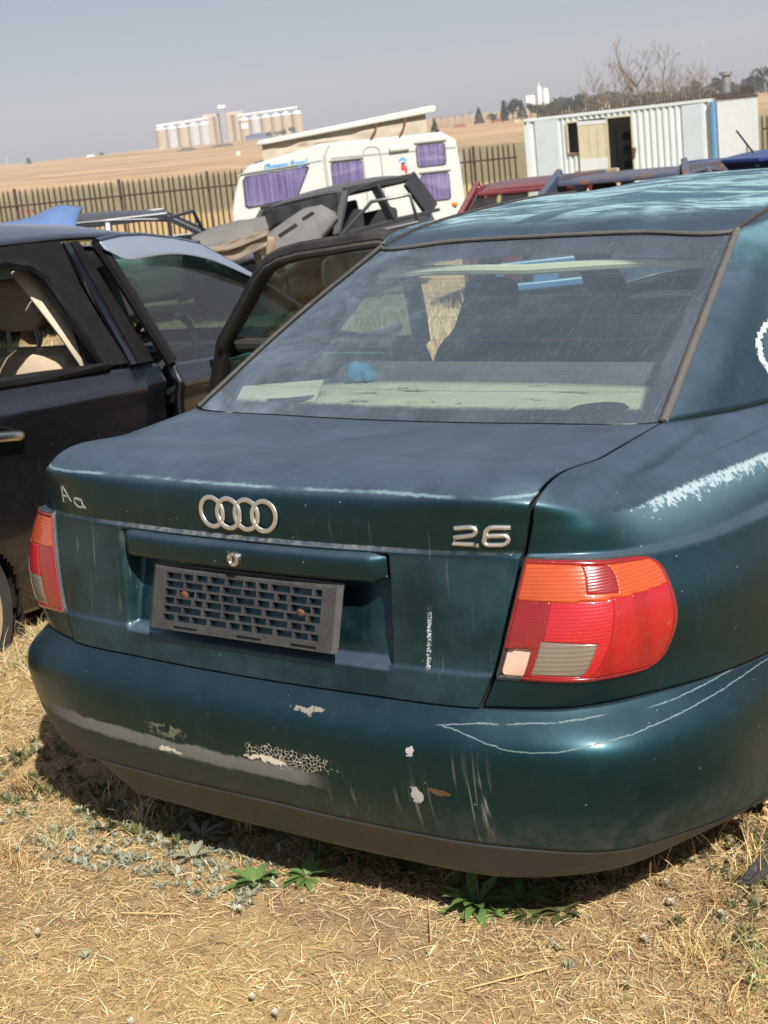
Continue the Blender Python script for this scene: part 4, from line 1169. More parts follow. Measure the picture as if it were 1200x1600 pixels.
for a in (2.0, 2.6):
    mb = MB(); mb.lathe([(.14, -.09), (.30, -.10), (.32, -.06), (.32, .06), (.30, .10), (.14, .09)], 24, CV.p(a + .1, cg + .32, -.16), Matrix((CV.e, Vector((0, 0, 1)), CV.n)).transposed()); mb.build('wheel', M['tyre'], caravan, True, off=CO)
mb = MB(); mb.bar(CV.p(-1.2, -.45, -1.0), CV.p(.2, -.42, -1.0), .08, .1); mb.bar(CV.p(-1.15, cg, -1.0), CV.p(-1.15, -.42, -1.0), .05); mb.build('tow_bar', M['steel'], caravan, off=CO)
mb = MB(); mb.bar(CV.p(3.9, cg, -.3), CV.p(3.9, -.4, -.3), .06); mb.build('corner_leg', M['steel'], caravan, off=CO)

# ------------------------------------------------------------------ container hut and the corrugated box beside it
M['cont'] = simple('container_white', (.49, .54, .55), .55, var=.10, scale=1.6, dust=.08)
M['cont_patch'] = simple('container_patch', (.40, .46, .49), .55, var=.14, scale=2.5)
M['cont2'] = simple('box_white', (.50, .525, .525), .55, var=.12, scale=2.0)
M['door_yellow'] = simple('stained_cream', (.45, .41, .29), .6, var=.22, scale=4)
M['blue_steel'] = simple('blue_steel', (.10, .24, .42), .5, var=.3, scale=6)
M['rust_rail'] = simple('rust_rail', (.055, .034, .028), .85, var=.5, scale=12)
cA = np.array([-23.93, 41.56]); cC = np.array([-18.03, 42.96])
CT = Frame(cA, math.atan2(*(cC - cA))); LT = float(np.linalg.norm(cC - cA)); KC = LT / 5.58
cz0, cz1 = -1.62, 1.14
hut = empty('container_hut', CT.p(LT / 2, cz0, -1.2), 0, 'white corrugated shipping container turned into a hut, cream door ajar', 'container')
HO = tuple(hut.location)
def corrugated(fr, a0, a1, z0, z1, pitch=.20, dep=.055, d=0.0):
    n = max(1, int(round((a1 - a0) / pitch))); pt = (a1 - a0) / n; mb = MB(); pr = []
    for i in range(n):
        s = a0 + i * pt
        pr += [(s, d), (s + pt * .32, d), (s + pt * .5, d - dep), (s + pt * .82, d - dep)]
    pr.append((a1, d))
    mb.grid(np.array([[fr.p(a, z, q) for a, q in pr] for z in (z0, z1)])); return mb
k = KC
for a0, a1, z0, z1, kind in ((.12, .33 * k, cz0 + .1, 1.08, 'c'), (1.01 * k, 1.30 * k, cz0 + .1, 1.08, 'c'), (1.30 * k, 1.65 * k, .93, 1.09, 'c'), (1.30 * k, 1.65 * k, cz0 + .1, -.03, 'c'),
                             (1.65 * k, 3.24 * k, .96, 1.10, 'c'), (3.24 * k, 4.70 * k, cz0 + .1, 1.11, 'c'), (5.26 * k, LT - .12, cz0 + .1, 1.13, 'c')):
    corrugated(CT, a0, a1, z0, z1).build('wall_sheet', M['cont'], hut, off=HO)
for a0, a1 in ((.33 * k, 1.01 * k), (4.70 * k, 5.26 * k)):
    slab(CT, [(a0, cz0 + .1), (a1, cz0 + .1), (a1, 1.10), (a0, 1.08)], -.03, .012).build('flat_panel', M['cont_patch'], hut, off=HO)
slab(CT, [(0, 1.07), (LT, 1.12), (LT, cz1 + .06), (0, cz1)], -.06, .02).build('top_rail', M['cont'], hut, off=HO)
slab(CT, [(0, cz0), (LT, cz0), (LT, cz0 + .14), (0, cz0 + .14)], -.06, .02).build('bottom_rail', M['cont'], hut, off=HO)
for a in (0, LT - .13):
    slab(CT, [(a, cz0 + .02), (a + .13, cz0 + .02), (a + .13, cz1), (a, cz1)], -.1, .026).build('corner_post', M['cont'], hut, off=HO)
    slab(CT, [(a + .02, .98), (a + .10, .98), (a + .10, 1.09), (a + .02, 1.09)], .026, .03).build('corner_casting', M['rust'], hut, off=HO)
slab(CT, [(0, cz1 - .05), (LT, cz1 + .0), (LT, cz1 + .05), (0, cz1 + .03)], -2.44, -.06).build('roof', M['cont'], hut, off=HO)
slab(CT, [(0, cz0), (LT, cz0), (LT, cz0 + .12), (0, cz0 + .12)], -2.40, -.07).build('floor', M['trim'], hut, off=HO)
slab(CT, [(0, cz0 + .12), (LT, cz0 + .12), (LT, cz1 - .06), (0, cz1 - .06)], -2.44, -2.38).build('back_wall', M['cont'], hut, off=HO)
for a in (.0, LT - .05):
    slab(CT, [(a, cz0 + .12), (a + .05, cz0 + .12), (a + .05, cz1 - .06), (a, cz1 - .06)], -2.38, -.1).build('end_wall', M['cont'], hut, off=HO)
# window hole frame, cream door leaf standing over its frame, dark doorway
for a, b_, z0, z1 in ((1.30 * k, 1.65 * k, -.03, .93), (2.50 * k, 3.24 * k, cz0 + .14, .95)):
    mb = MB()
    mb.bar(CT.p(a, z0, .0), CT.p(a, z1, .0), .05, .06); mb.bar(CT.p(b_, z0, .0), CT.p(b_, z1, .0), .05, .06); mb.bar(CT.p(a, z1, .0), CT.p(b_, z1, .0), .06, .05)
    mb.build('opening_frame', M['door_yellow'], hut, off=HO)
slab(CT, [(1.30 * k, -.08), (1.66 * k, -.07), (1.66 * k, -.03), (1.30 * k, -.04)], -.02, .05).build('window_sill', M['rust'], hut, off=HO)
leaf = empty('hut_door', (0, 0, 0)); leaf.parent = hut
slab(CT, [(1.66 * k, cz0 + .16), (2.47 * k, cz0 + .16), (2.47 * k, .88), (1.66 * k, .91)], .03, .06).build('door_leaf', M['door_yellow'], leaf, off=HO)
slab(CT, [(1.64 * k, .80), (2.49 * k, .78), (2.49 * k, .90), (1.64 * k, .93)], .06, .075).build('door_rail', M['cont2'], leaf, off=HO)
slab(CT, [(1.65 * k, -.62), (2.48 * k, -.62), (2.48 * k, -.26), (1.65 * k, -.26)], .06, .075).build('door_rail', M['cont2'], leaf, off=HO)
for q in (1.66, 1.98, 2.22, 2.45):
    mb = MB(); mb.bar(CT.p(q * k, -.26, .066), CT.p(q * k, .80, .066), .02, .014); mb.build('door_batten', M['door_yellow'], leaf, off=HO)
mb = MB(); mb.tube([CT.p(3.27 * k, -.05, .05), CT.p(3.27 * k, -.35, .05)], .035, 8); mb.box(CT.p(3.28 * k, -.12, .05), (.09, .06, .16)); mb.build('rusty_hasp', M['rust'], hut, off=HO)
# things seen in the doorway
mb = MB(); mb.box(CT.p(2.66 * k, -1.02, .40), (.55, .14, .85), CT_rot if False else Matrix.Rotation(-.2, 3, 'Z'), .05)
mb.box(CT.p(2.66 * k, -1.42, .62), (.55, .5, .12), None, .04); mb.build('beige_seat', M['seat_beige'] if 'seat_beige' in M else simple('beige_cloth', (.33, .26, .18), .9), None, off=(0, 0, 0))
ob = bpy.data.objects['beige_seat']; tag(ob, 'beige seat standing in front of the dark doorway of the white container', 'seat')
rk = empty('shelf_rack', CT.p(2.62 * k, cz0 + .12, -1.9), 0, 'dark metal rack of parts inside the container doorway', 'rack')
for zq in (.3, .75, 1.2, 1.65):
    mb = MB(); mb.box((0, 0, zq), (.6, .35, .04)); mb.build('rack_shelf', M['steel'], rk)
    mb = MB(); mb.tube([(-.1, 0, zq + .14), (.12, .05, zq + .14)], .11, 10); mb.build('rack_part', M['trim'], rk, True)
for sx in (-.28, .28):
    mb = MB(); mb.bar((sx, -.15, 0), (sx, -.15, 2.0), .04); mb.build('rack_upright', M['steel'], rk)
# spiked strip along the roof
mb = MB(); mb.bar(CT.p(.35, cz1 + .05, -.35), CT.p(LT - .02, cz1 + .10, -.35), .04); mb.build('spike_rail', M['rust_rail'], hut, off=HO)
mb = MB()
for i in range(52):
    a = lerp(.38, LT - .05, i / 51); zb = lerp(cz1 + .04, cz1 + .09, i / 51)
    hh = .14 + .02 * (i % 3); mb.bar(CT.p(a, zb, -.35), CT.p(a, zb + hh, -.35), .024, .02)
    mb.add([CT.p(a - .014, zb + hh, -.35), CT.p(a + .014, zb + hh, -.35), CT.p(a, zb + hh + .07, -.35)], [(0, 1, 2)])
tag(mb.build('roof_spikes', M['rust_rail'], hut, off=HO), kind='stuff')

u0 = np.array([-17.93, 43.05]); u1 = np.array([-17.68, 45.62])
UT = Frame(u0, math.atan2(*(u1 - u0))); LU = float(np.linalg.norm(u1 - u0))
unit = empty('steel_box_unit', UT.p(LU / 2, -1.62, -1.2), 0, 'narrow white ribbed steel box with a flue on top beside the container hut', 'container')
UO = tuple(unit.location)
corrugated(UT, .0, LU, -1.6, 1.12, .16, .09).build('wall_sheet', M['cont2'], unit, off=UO)
slab(UT, [(0, 1.13), (LU, 1.11), (LU, 1.17), (0, 1.21)], -.05, .02).build('top_rail', M['rust_rail'], unit, off=UO)
slab(UT, [(0, -1.62), (LU, -1.62), (LU, 1.1), (0, 1.1)], -2.4, -.08).build('box_body', M['cont2'], unit, off=UO)
slab(UT, [(-.26, -1.6), (-.03, -1.6), (-.03, 1.1), (-.26, 1.1)], -.1, -.02).build('corner_post', M['blue_steel'], unit, off=UO)
mb = MB(); mb.tube([UT.p(1.72, 1.1, -.6), UT.p(1.72, 1.86, -.6)], .14, 14); mb.tube([UT.p(1.72, 1.86, -.6), UT.p(1.72, 1.96, -.6)], .21, 14); mb.build('flue_pipe', M['steel'], unit, True, off=UO)
mb = MB(); mb.tube([UT.p(a, z, -.3) for a, z in ((.0, 1.25), (.35, 1.45), (.7, 1.58), (1.1, 1.60), (1.4, 1.50), (1.65, 1.45))], .011, 6); mb.build('loose_cable', M['rust'], unit, True, off=UO)
mb = MB()
for i in range(21):
    a = lerp(.02, LU - .03, i / 20); zz = 1.22
    hgt = .15 + (.10 if i > 13 else 0)
    zz = 1.17; mb.bar(UT.p(a, zz, -.12), UT.p(a, zz + hgt, -.12), .034, .03); mb.add([UT.p(a - .022, zz + hgt, -.12), UT.p(a + .022, zz + hgt, -.12), UT.p(a, zz + hgt + .09, -.12)], [(0, 1, 2)])
tag(mb.build('roof_spikes', M['rust_rail'], unit, off=UO), kind='stuff')

# ------------------------------------------------------------------ palisade fence
M['palisade'] = simple('rusty_palisade', (.052, .024, .021), .75, var=.45, scale=9)
def pale_mesh():
    mb = MB(); h = 1.0
    pr = [(-.025, 0), (-.013, .012), (0, .004), (.013, .012), (.025, 0)]
    vs = [(x, y, z) for z in (0, .945) for x, y in pr] + [(0, .006, 1.0)]
    fs = [(i, i + 1, 6 + i, 5 + i) for i in range(4)] + [(5 + i, 6 + i, 10) for i in range(4)]
    mb.add(vs, fs); bk = [(x, y - .006, z) for x, y, z in vs]; mb.add(bk, [f[::-1] for f in fs])
    me = bpy.data.meshes.new('pale'); me.from_pydata(mb.v, [], mb.f); me.materials.append(M['palisade']); me.update(); return me
PALE = pale_mesh()
def fence(label, base_o, yaw, t0, t1, ztop, posts, step=.158):
    e = Vector((math.sin(yaw), math.cos(yaw), 0)); o0 = Vector((base_o[0], base_o[1], 0))
    zt = lambda t: float(np.interp(t, [ztop[0][0], ztop[1][0]], [ztop[0][1], ztop[1][1]]))
    gb = lambda t: float(ground_z(*(o0 + e * t).xy)) - .02
    mid = o0 + e * ((t0 + t1) / 2)
    root = empty('palisade_fence', (mid.x, mid.y, gb((t0 + t1) / 2)), 0, label, 'fence')
    ro = root.location.copy()
    t = t0
    while t <= t1:
        if min(abs(t - q) for q in posts) > .07:
            p = o0 + e * t; z0 = gb(t) + .08; h = zt(t) - z0
            o = bpy.data.objects.new('pale', PALE); COL.objects.link(o); o.parent = root
            o.location = p + Vector((0, 0, z0)) - ro; o.scale = (1, 1, h); o.rotation_euler = (random.uniform(-.012, .012), random.uniform(-.012, .012), math.pi / 2 - yaw)
        t += step
    for fr_ in (.22, .80):
        mb = MB(); mb.bar(o0 + e * t0 + Vector((0, 0, lerp(gb(t0), zt(t0), fr_))) + Vector((-e.y, e.x, 0)) * .03, o0 + e * t1 + Vector((0, 0, lerp(gb(t1), zt(t1), fr_))) + Vector((-e.y, e.x, 0)) * .03, .05, .05)
        mb.build('fence_rail', M['palisade'], root, off=ro)
    for q in posts:
        mb = MB(); p = o0 + e * q; mb.box((p.x - e.y * .09, p.y + e.x * .09, (gb(q) + zt(q)) / 2), (.075, .075, zt(q) - gb(q)), Matrix.Rotation(-yaw, 3, 'Z'))
        mb.build('fence_post', M['palisade'], root, off=ro)
fo = np.array([CAMP.x, CAMP.y]) + HX * 43.2
fence('rusty palisade fence running along the paddock left of and behind the caravan', fo, math.atan2(.797, .604), -11.0, .2, ((-9.3, .815), (3.5, .63)), (-9.28, -6.36, -3.9, -1.45))
fence('short rusty palisade run between the caravan and the white container', fo, math.atan2(.797, .604), .9, 4.75, ((-9.3, .815), (3.5, .63)), (.95, 3.55))
fence('rusty palisade end beyond the ribbed steel box, at the right edge', (-17.02, 44.28), math.atan2(.9, .43), .0, 7.0, ((0, .56), (8, .5)), (.35, 3.1, 5.9))

# ------------------------------------------------------------------ bare tree behind the container
M['bark'] = simple('grey_bark', (.22, .18, .155), .9, var=.3, scale=8)
def bare_tree():
    base = Vector((-26.9, 56.4, float(ground_z(-26.9, 56.4))))
    root = empty('bare_tree', base, 0, 'leafless tree with spreading twigs behind the white container', 'tree')
    rng = random.Random(21)
    mbT = MB(); mbT.tube([(0, 0, -.1), (.05, 0, .6), (.02, .03, 1.2), (.08, 0, 1.7)], [.20, .16, .14, .12], 8); mbT.build('trunk', M['bark'], root, True)
    def grow(mb, p, d, L, r, dep):
        pts = [p]; n = 5; q = p.copy(); dd = d.copy()
        for i in range(n):
            dd = (dd + Vector((rng.uniform(-.16, .16), rng.uniform(-.16, .16), rng.uniform(-.05, .14)))).normalized()
            q = q + dd * (L / n); pts.append(q.copy())
        mb.tube(pts, [lerp(r, r * .35, i / n) for i in range(n + 1)], 5 if dep < 2 else 4, cap=False)
        if dep < 4:
            kids = (5, 4, 3, 2)[dep]
            for k in range(kids):
                i = rng.randint(2, n) if dep else rng.randint(1, n)
                side = Vector((rng.uniform(-1, 1), rng.uniform(-1, 1), rng.uniform(-.1, .75))).normalized()
                grow(mb, pts[i], (dd * .75 + side * .75).normalized(), L * rng.uniform(.45, .68), max(.010, r * .48), dep + 1)
    E = Vector((_r.x, _r.y, 0))
    for k, a in enumerate((-1.32, -1.12, -.9, -.62, -.35, -.08, .18, .42, .7, .98)):
        mb = MB(); d = (E * math.sin(a) * 1.7 + Vector((-E.y, E.x, 0)) * rng.uniform(-.35, .35) + Vector((0, 0, math.cos(a) * .62))).normalized()
        grow(mb, Vector((.05, 0, 1.5 + .06 * k)), d, rng.uniform(1.9, 2.5), .065, 0)
        mb.build('branch', M['bark'], root, True, angle=180)
bare_tree()

# ------------------------------------------------------------------ far things
def far(px, D, z=None, base=None):
    """a point far off, on the line of sight's ground plan at depth D"""
    d_ = _f + (px - 600) / 2364.89 * _r2 - (195.4 - .1077 * (px - 600) - 800) / 2364.89 * _u2
    a = (d_.x * HX[1] - d_.y * HX[0]) / (d_.x * HX[0] + d_.y * HX[1])
    p = np.array([CAMP.x, CAMP.y]) + HX * D + np.array([HX[1], -HX[0]]) * a * D
    return Vector((p[0], p[1], float(ground_z(*p)) if z is None else z))
M['silo_a'] = simple('silo_tan', (.42, .335, .235), .7, var=.1, scale=.2)
M['silo_b'] = simple('silo_grey', (.46, .45, .44), .6, var=.08, scale=.2)
M['silo_top'] = simple('silo_roof', (.72, .71, .68), .55, var=.05, scale=.2)
M['concrete'] = simple('pale_concrete', (.48, .40, .32), .85, var=.1, scale=.1)
MPX = 1850 / 2364.89
def silo_x(zm): return zm * .225 + 230
SB = 1.0
names = ['leftmost grain silo, tan, with a small white annex at its foot', 'grey grain silo, second in the row from the left', 'tan grain silo, third in the row from the left', 'pale tan grain silo, fourth in the row from the left', 'grey grain silo next to the square concrete bins, left of the tower',
         'pale grain silo with a white board, first to the right of the concrete bins', 'grey grain silo, fifth from the right end of the row', 'tan grain silo, fourth from the right end of the row', 'pale tan grain silo, third from the right end of the row', 'light tan grain silo, next to the last on the right', 'rightmost tan grain silo partly hidden by dark trees']
def tilt_z(zm):  # the row climbs very slightly
    return SB + (zm - 112) / 950 * 3
for i, zm in enumerate((112, 188, 265, 340, 412, 690, 765, 840, 910, 980, 1055)):
    p = far(silo_x(zm), 1850, tilt_z(zm) - 2)
    r = 6.6 * (1.0 if i < 5 else .97); h = 23.5 if i < 5 else 22.5
    root = empty('grain_silo', p, 0, names[i], 'silo', 'grain silos on the far rise')
    mb = MB(); mb.lathe([(r, -3), (r, h)], 24); mb.build('silo_wall', M['silo_b'] if i in (1, 3, 4, 6) else M['silo_a'], root, True)
    mb = MB(); mb.lathe([(r * 1.04, h), (r * 1.04, h + .5), (1.2, h + 4.2), (.0, h + 4.4)], 24); mb.build('silo_roof', M['silo_top'], root, True)
    if i == 0:
        mb = MB(); mb.box((0, -6, 1), (9, 8, 3)); mb.build('annex', M['silo_top'], root)
    if i == 5:
        mb = MB(); q = -HX; mb.box((q[0] * r * 1.0, q[1] * r * 1.0, 16), (8, .6, 6), Matrix.Rotation(-YAW, 3, 'Z')); mb.build('white_board', M['silo_top'], root)
for j, (z0, z1, lab) in enumerate(((448, 520, 'pair of tall tan concrete bins left of the silo tower'), (568, 652, 'pair of tall tan concrete bins right of the silo tower'))):
    p = far(silo_x((z0 + z1) / 2), 1855, tilt_z(500) - 2); root = empty('concrete_bins', p, 0, lab, 'bins')
    for sx in (-1, 1):
        mb = MB(); q = Vector((HX[1], -HX[0], 0)) * sx * 6.3; mb.lathe([(6.2, -3), (6.2, 31)], 20, q); mb.build('bin_wall', M['silo_a'], root, True)
    mb = MB(); mb.box((0, 0, 32.5), (26, 8, 4), Matrix.Rotation(-YAW, 3, 'Z')); mb.build('head_house', M['concrete'], root)
p = far(silo_x(547), 1845, tilt_z(540) - 2); root = empty('silo_tower', p, 0, 'tall grey elevator tower rising above the grain silos', 'tower')
mb = MB(); mb.box((0, 0, 18), (7.2, 7.2, 42), Matrix.Rotation(-YAW, 3, 'Z')); mb.build('tower_shaft', simple('tower_grey', (.27, .27, .29), .7, var=.1, scale=.2), root)
mb = MB(); mb.box((0, 0, 41), (8.4, 8.4, 4), Matrix.Rotation(-YAW, 3, 'Z')); mb.build('tower_head', M['silo_top'], root)
mb = MB()
a, b_ = far(silo_x(85), 1850, tilt_z(100) + 27), far(silo_x(450), 1850, tilt_z(450) + 28.5); mb.bar(a, b_, 2.2, 2.0)
o = mb.build('conveyor_gantry', M['silo_top'], None); tag(o, 'thin pale conveyor gantry over the left grain silos', 'conveyor')
mb = MB(); a, b_ = far(silo_x(640), 1850, tilt_z(640) + 27), far(silo_x(1062), 1850, tilt_z(1062) + 28); mb.bar(a, b_, 2.2, 2.0)
o = mb.build('conveyor_gantry', M['silo_top'], None); tag(o, 'thin pale conveyor gantry over the right grain silos', 'conveyor')
p = far(silo_x(775), 1800, .5); mb = MB(); mb.box(p + Vector((0, 0, 2)), (30, 12, 5), Matrix.Rotation(-YAW, 3, 'Z')); mb.prism([p + Vector((HX[1], -HX[0], 0)) * s_ + Vector((0, 0, h_)) for s_, h_ in ((-16, 4.5), (16, 4.5), (0, 7))], Vector((HX[0], HX[1], 0)) * -6.5, Vector((HX[0], HX[1], 0)) * 6.5)
M['shed_blue'] = simple('blue_shed', (.10, .14, .22), .6); tag(mb.build('blue_shed', M['shed_blue'], None), 'low dark blue shed at the foot of the right silos', 'shed')
# spoil heaps on the rise
M['spoil'] = simple('dark_spoil', (.10, .085, .075), .95, var=.3, scale=.2)
for n_, (px, wpx, hpx, lab) in enumerate(((291, 42, 5.5, 'low dark spoil heap in the tan veld below the silos, the left one'), (347, 50, 5.5, 'longer dark spoil heap in the tan veld, right of the other'))):
    D = 1150; p = far(px, D); m_ = D / 2364.89; E = Vector((HX[1], -HX[0], 0)); H_ = Vector((HX[0], HX[1], 0)); G = []
    for i in range(21):
        t = i / 20 * 2 - 1
        G.append([p + E * t * wpx * m_ / 2 + H_ * (s_ * 9) + Vector((0, 0, -1 + hpx * m_ * (1 - abs(t) ** 2.2) * (1 - abs(s_) ** 2) * (.7 + .6 * float(vnoise(i * .7, n_ * 5 + 1))))) for s_ in np.linspace(-1, 1, 7)])
    mb = MB(); mb.grid(np.array(G)); tag(mb.build('spoil_heap', M['spoil'], None, True), lab, 'spoil heap')
# trees
def leaf_mat(name, a, c):
    b = MatB(name); n = b.noise(b.tc(), .5, 4); r = b.attr('tone', 'Fac')
    return b.set(color=b.mix(r, a, c), rough=.8, spec=.2)
M['leaf_dark'] = leaf_mat('dark_foliage', (.018, .028, .018), (.050, .062, .035))
M['leaf_mid'] = leaf_mat('olive_foliage', (.035, .040, .022), (.085, .085, .045))
def far_tree(px, D, wpx, hpx, lab, kind=0, basez=None, grp='trees on the far side of the veld'):
    m_ = D / 2364.89; w_, h_ = wpx * m_, hpx * m_
    p = far(px, D) if basez is None else far(px, D, basez)
    root = empty('far_tree', p, 0, lab, 'tree', grp)
    rng = np.random.default_rng(int(px * 7 + hpx * 31 + wpx))
    mb = MB(); mb.tube([(0, 0, -1), (0, 0, h_ * .3), (.02 * h_, 0, h_ * .7)], [w_ * .05, w_ * .04, w_ * .015], 6); mb.build('trunk', M['bark'], root, True)
    N = 420
    if kind == 1:   # cypress-like
        t = rng.random(N); rr = (1 - t) ** .8 * w_ / 2 * (.75 + .4 * rng.random(N)); zz = h_ * (.05 + .95 * t)
        an = rng.random(N) * 6.28; C = np.stack([rr * np.cos(an), rr * np.sin(an), zz], 1)
    else:
        K = 9; cs = np.stack([rng.uniform(-.32, .32, K) * w_, rng.uniform(-.32, .32, K) * w_, rng.uniform(.38, .84, K) * h_], 1); rs = rng.uniform(.16, .30, K) * min(w_, h_ * 1.1)
        k = rng.integers(0, K, N); d = rng.normal(size=(N, 3)); d /= np.linalg.norm(d, axis=1, keepdims=True)
        C = cs[k] + d * rs[k][:, None] * (.6 + .45 * rng.random(N))[:, None]
    sz = .055 * h_ * (.7 + .9 * rng.random(N)); d1 = rng.normal(size=(N, 3)); d2 = rng.normal(size=(N, 3))
    d1 /= np.linalg.norm(d1, axis=1, keepdims=True); d2 = np.cross(d1, d2); d2 /= np.linalg.norm(d2, axis=1, keepdims=True)
    V = np.stack([C - d1 * sz[:, None], C + d2 * sz[:, None] * .7, C + d1 * sz[:, None], C - d2 * sz[:, None] * .7], 1).reshape(-1, 3)
    F = np.arange(N * 4).reshape(-1, 4)
    o = mesh_obj('crown', V, F, M['leaf_dark'] if kind != 2 else M['leaf_mid'], root, False)
    at_ = o.data.attributes.new('tone', 'FLOAT', 'POINT'); tone = np.repeat(rng.random(N), 4); at_.data.foreach_set('value', tone.astype(np.float32)); o['kind'] = 'stuff'
TL = [  # px, width, height in photo pixels, kind, label
 (748, 15, 24, 1, 'dark conical tree standing alone in front of the open shed'), (768, 17, 15, 0, 'small round dark tree between the conical tree and the clump'),
 (787, 12, 30, 1, 'narrow dark tree at the left end of the dense clump'), (801, 26, 34, 0, 'tallest broad dark tree of the dense clump'), (815, 16, 28, 1, 'pointed dark tree in the middle of the dense clump'), (829, 22, 24, 0, 'dark tree at the right end of the clump, below the white tanks'),
 (848, 22, 19, 2, 'olive tree just above the left end of the container'), (868, 26, 22, 2, 'wide olive tree above the container, left of the mast'), (889, 24, 24, 0, 'dark tree above the container by the lattice mast'), (908, 26, 31, 0, 'round dark tree rising right of the lattice mast'), (932, 26, 24, 2, 'olive tree behind the left twigs of the bare tree'),
 (958, 30, 20, 2, 'low olive tree behind the bare tree trunk'), (985, 28, 20, 0, 'low dark tree behind the middle of the bare tree'), (1012, 26, 22, 2, 'olive tree behind the right half of the bare tree'), (1050, 26, 24, 0, 'dark tree right of the bare tree crown'), (1080, 32, 37, 0, 'tall dark tree left of the far thin mast'), (1120, 18, 35, 0, 'round dark tree between the thin mast and the flue'),
 (1138, 20, 22, 2, 'low olive tree left of the flue pipe'), (1170, 20, 30, 0, 'dark tree just right of the flue pipe'), (1195, 34, 40, 0, 'tall dark tree at the right edge of the view'), (1225, 34, 38, 0, 'dark tree beyond the right edge tree'), (1182, 26, 20, 2, 'yellowish olive bush below the right edge trees'),
 (678, 12, 22, 1, 'small dark conical tree by the caravan roof')]
for px, wp, hp, kd, lab in TL: far_tree(px, 900 if px != 678 else 700, wp, hp, lab, kd)
def far_wood():
    rng = np.random.default_rng(5); N = 9000; D = 1000
    px = rng.uniform(835, 1290, N); a = (px - 536) / 2364.89
    X = CAMP.x + HX[0] * D + HX[1] * a * D; Y = CAMP.y + HX[1] * D - HX[0] * a * D; dd = rng.uniform(-25, 25, N); X += HX[0] * dd; Y += HX[1] * dd
    top = 3.5 + 5.5 * vnoise(px * .045, dd * 0 + 2) + 2.5 * vnoise(px * .19, dd * .1); Z = ground_z(X, Y) + top * rng.random(N) ** .7
    C = np.stack([X, Y, Z], 1); sz = rng.uniform(.5, 1.2, N)[:, None]; d1 = rng.normal(size=(N, 3)); d1 /= np.linalg.norm(d1, axis=1, keepdims=True); d2 = np.cross(d1, rng.normal(size=(N, 3))); d2 /= np.linalg.norm(d2, axis=1, keepdims=True)
    V = np.stack([C - d1 * sz, C + d2 * sz * .7, C + d1 * sz, C - d2 * sz * .7], 1).reshape(-1, 3)
    o = mesh_obj('far_wood', V, np.arange(N * 4).reshape(-1, 4), M['leaf_mid'], None, False); at_ = o.data.attributes.new('tone', 'FLOAT', 'POINT'); at_.data.foreach_set('value', np.repeat(rng.random(N), 4).astype(np.float32)); tag(o, kind='stuff')
far_wood()
far_tree(45, 1500, 9, 10, 'tiny lone dark tree on the skyline at far left', 1, 0, grp=None)
far_tree(158, 1550, 12, 6, 'tiny dark bush beside the white farm shed on the skyline', 0, .2, grp=None)
for q, (px, hp) in enumerate(((458, 9), (444, 8), (434, 6), (420, 7))): far_tree(px, 1700, 14, hp * 1.3, ['dark tree below the rightmost silo', 'dark tree left of the one below the rightmost silo', 'smallest dark tree at the silo feet', 'dark tree nearest the blue shed'][q], 0, 1.0, grp=None)
# masts, poles and small far buildings
M['mast'] = simple('mast_steel', (.42, .42, .43), .6)
def mast(px, D, hpx, r, lab, nm='radio_mast', cat='mast', basez=None, lattice=True):
    m_ = D / 2364.89; p = far(px, D) if basez is None else far(px, D, basez); root = empty(nm, p, 0, lab, cat); h_ = hpx * m_
    mb = MB()
    if lattice:
        for k in range(3):
            a = k * 2.094; mb.bar((r * math.cos(a), r * math.sin(a), -1), (r * .5 * math.cos(a), r * .5 * math.sin(a), h_), r * .28)
        for j in range(14):
            z0 = h_ * j / 14; z1 = h_ * (j + 1) / 14
            for k in range(3):
                a, c = k * 2.094, (k + 1) * 2.094; mb.bar((r * .8 * math.cos(a), r * .8 * math.sin(a), z0), (r * .8 * math.cos(c), r * .8 * math.sin(c), z1), r * .18)
    else: mb.tube([(0, 0, -1), (0, 0, h_)], [r, r * .7], 6)
    mb.build('mast_shaft', M['mast'], root)
    mb = MB(); mb.tube([(0, 0, h_), (0, 0, h_ * 1.06)], r * .3, 6); mb.build('mast_tip', M['mast'], root)
mast(913, 900, 55, .9, 'short pale lattice mast above the dark trees')
mast(1102, 1200, 78, 1.0, 'tall thin pale mast right of the bare tree')
mast(12, 1500, 18, .5, 'thin pole on the skyline at the far left edge', 'skyline_pole', 'pole', 0, False)
mast(714, 250, 24, .11, 'street lamp pole in the veld right of the caravan', 'lamp_pole', 'pole', None, False)
mast(733, 250, 17, .06, 'thin wooden pole in the veld above the short fence run', 'veld_pole', 'pole', None, False)
M['far_white'] = simple('far_white', (.72, .71, .66), .6, var=.05, scale=.3)
M['far_red'] = simple('far_red_brick', (.28, .13, .09), .85, var=.3, scale=.4)
def far_house(px, D, wpx, hpx, mat, lab, basez=None, roof=None, nm='far_house', cat='house'):
    m_ = D / 2364.89; p = far(px, D) if basez is None else far(px, D, basez); root = empty(nm, p, -YAW, lab, cat); w_, h_ = wpx * m_, hpx * m_
    mb = MB(); mb.box((0, 0, h_ * .5 - .5), (w_, w_ * .6, h_ + 1)); mb.build('wall', mat, root)
    mb = MB(); mb.prism([(-w_ * .52, 0, h_), (w_ * .52, 0, h_), (w_ * .3, 0, h_ * 1.3), (-w_ * .3, 0, h_ * 1.3)], (0, -w_ * .33, 0), (0, w_ * .33, 0)); mb.build('roof', roof or M['far_red'], root)
    mb = MB(); mb.box((w_ * .15, -w_ * .302, h_ * .45), (w_ * .12, .1, h_ * .4)); mb.build('window', M['dark'], root)
far_house(142, 1500, 12, 3, M['far_white'], 'tiny white farm shed on the left skyline', .2, M['far_white'])
far_house(30, 260, 20, 4, M['far_red'], 'low brick house showing above the fence at far left')
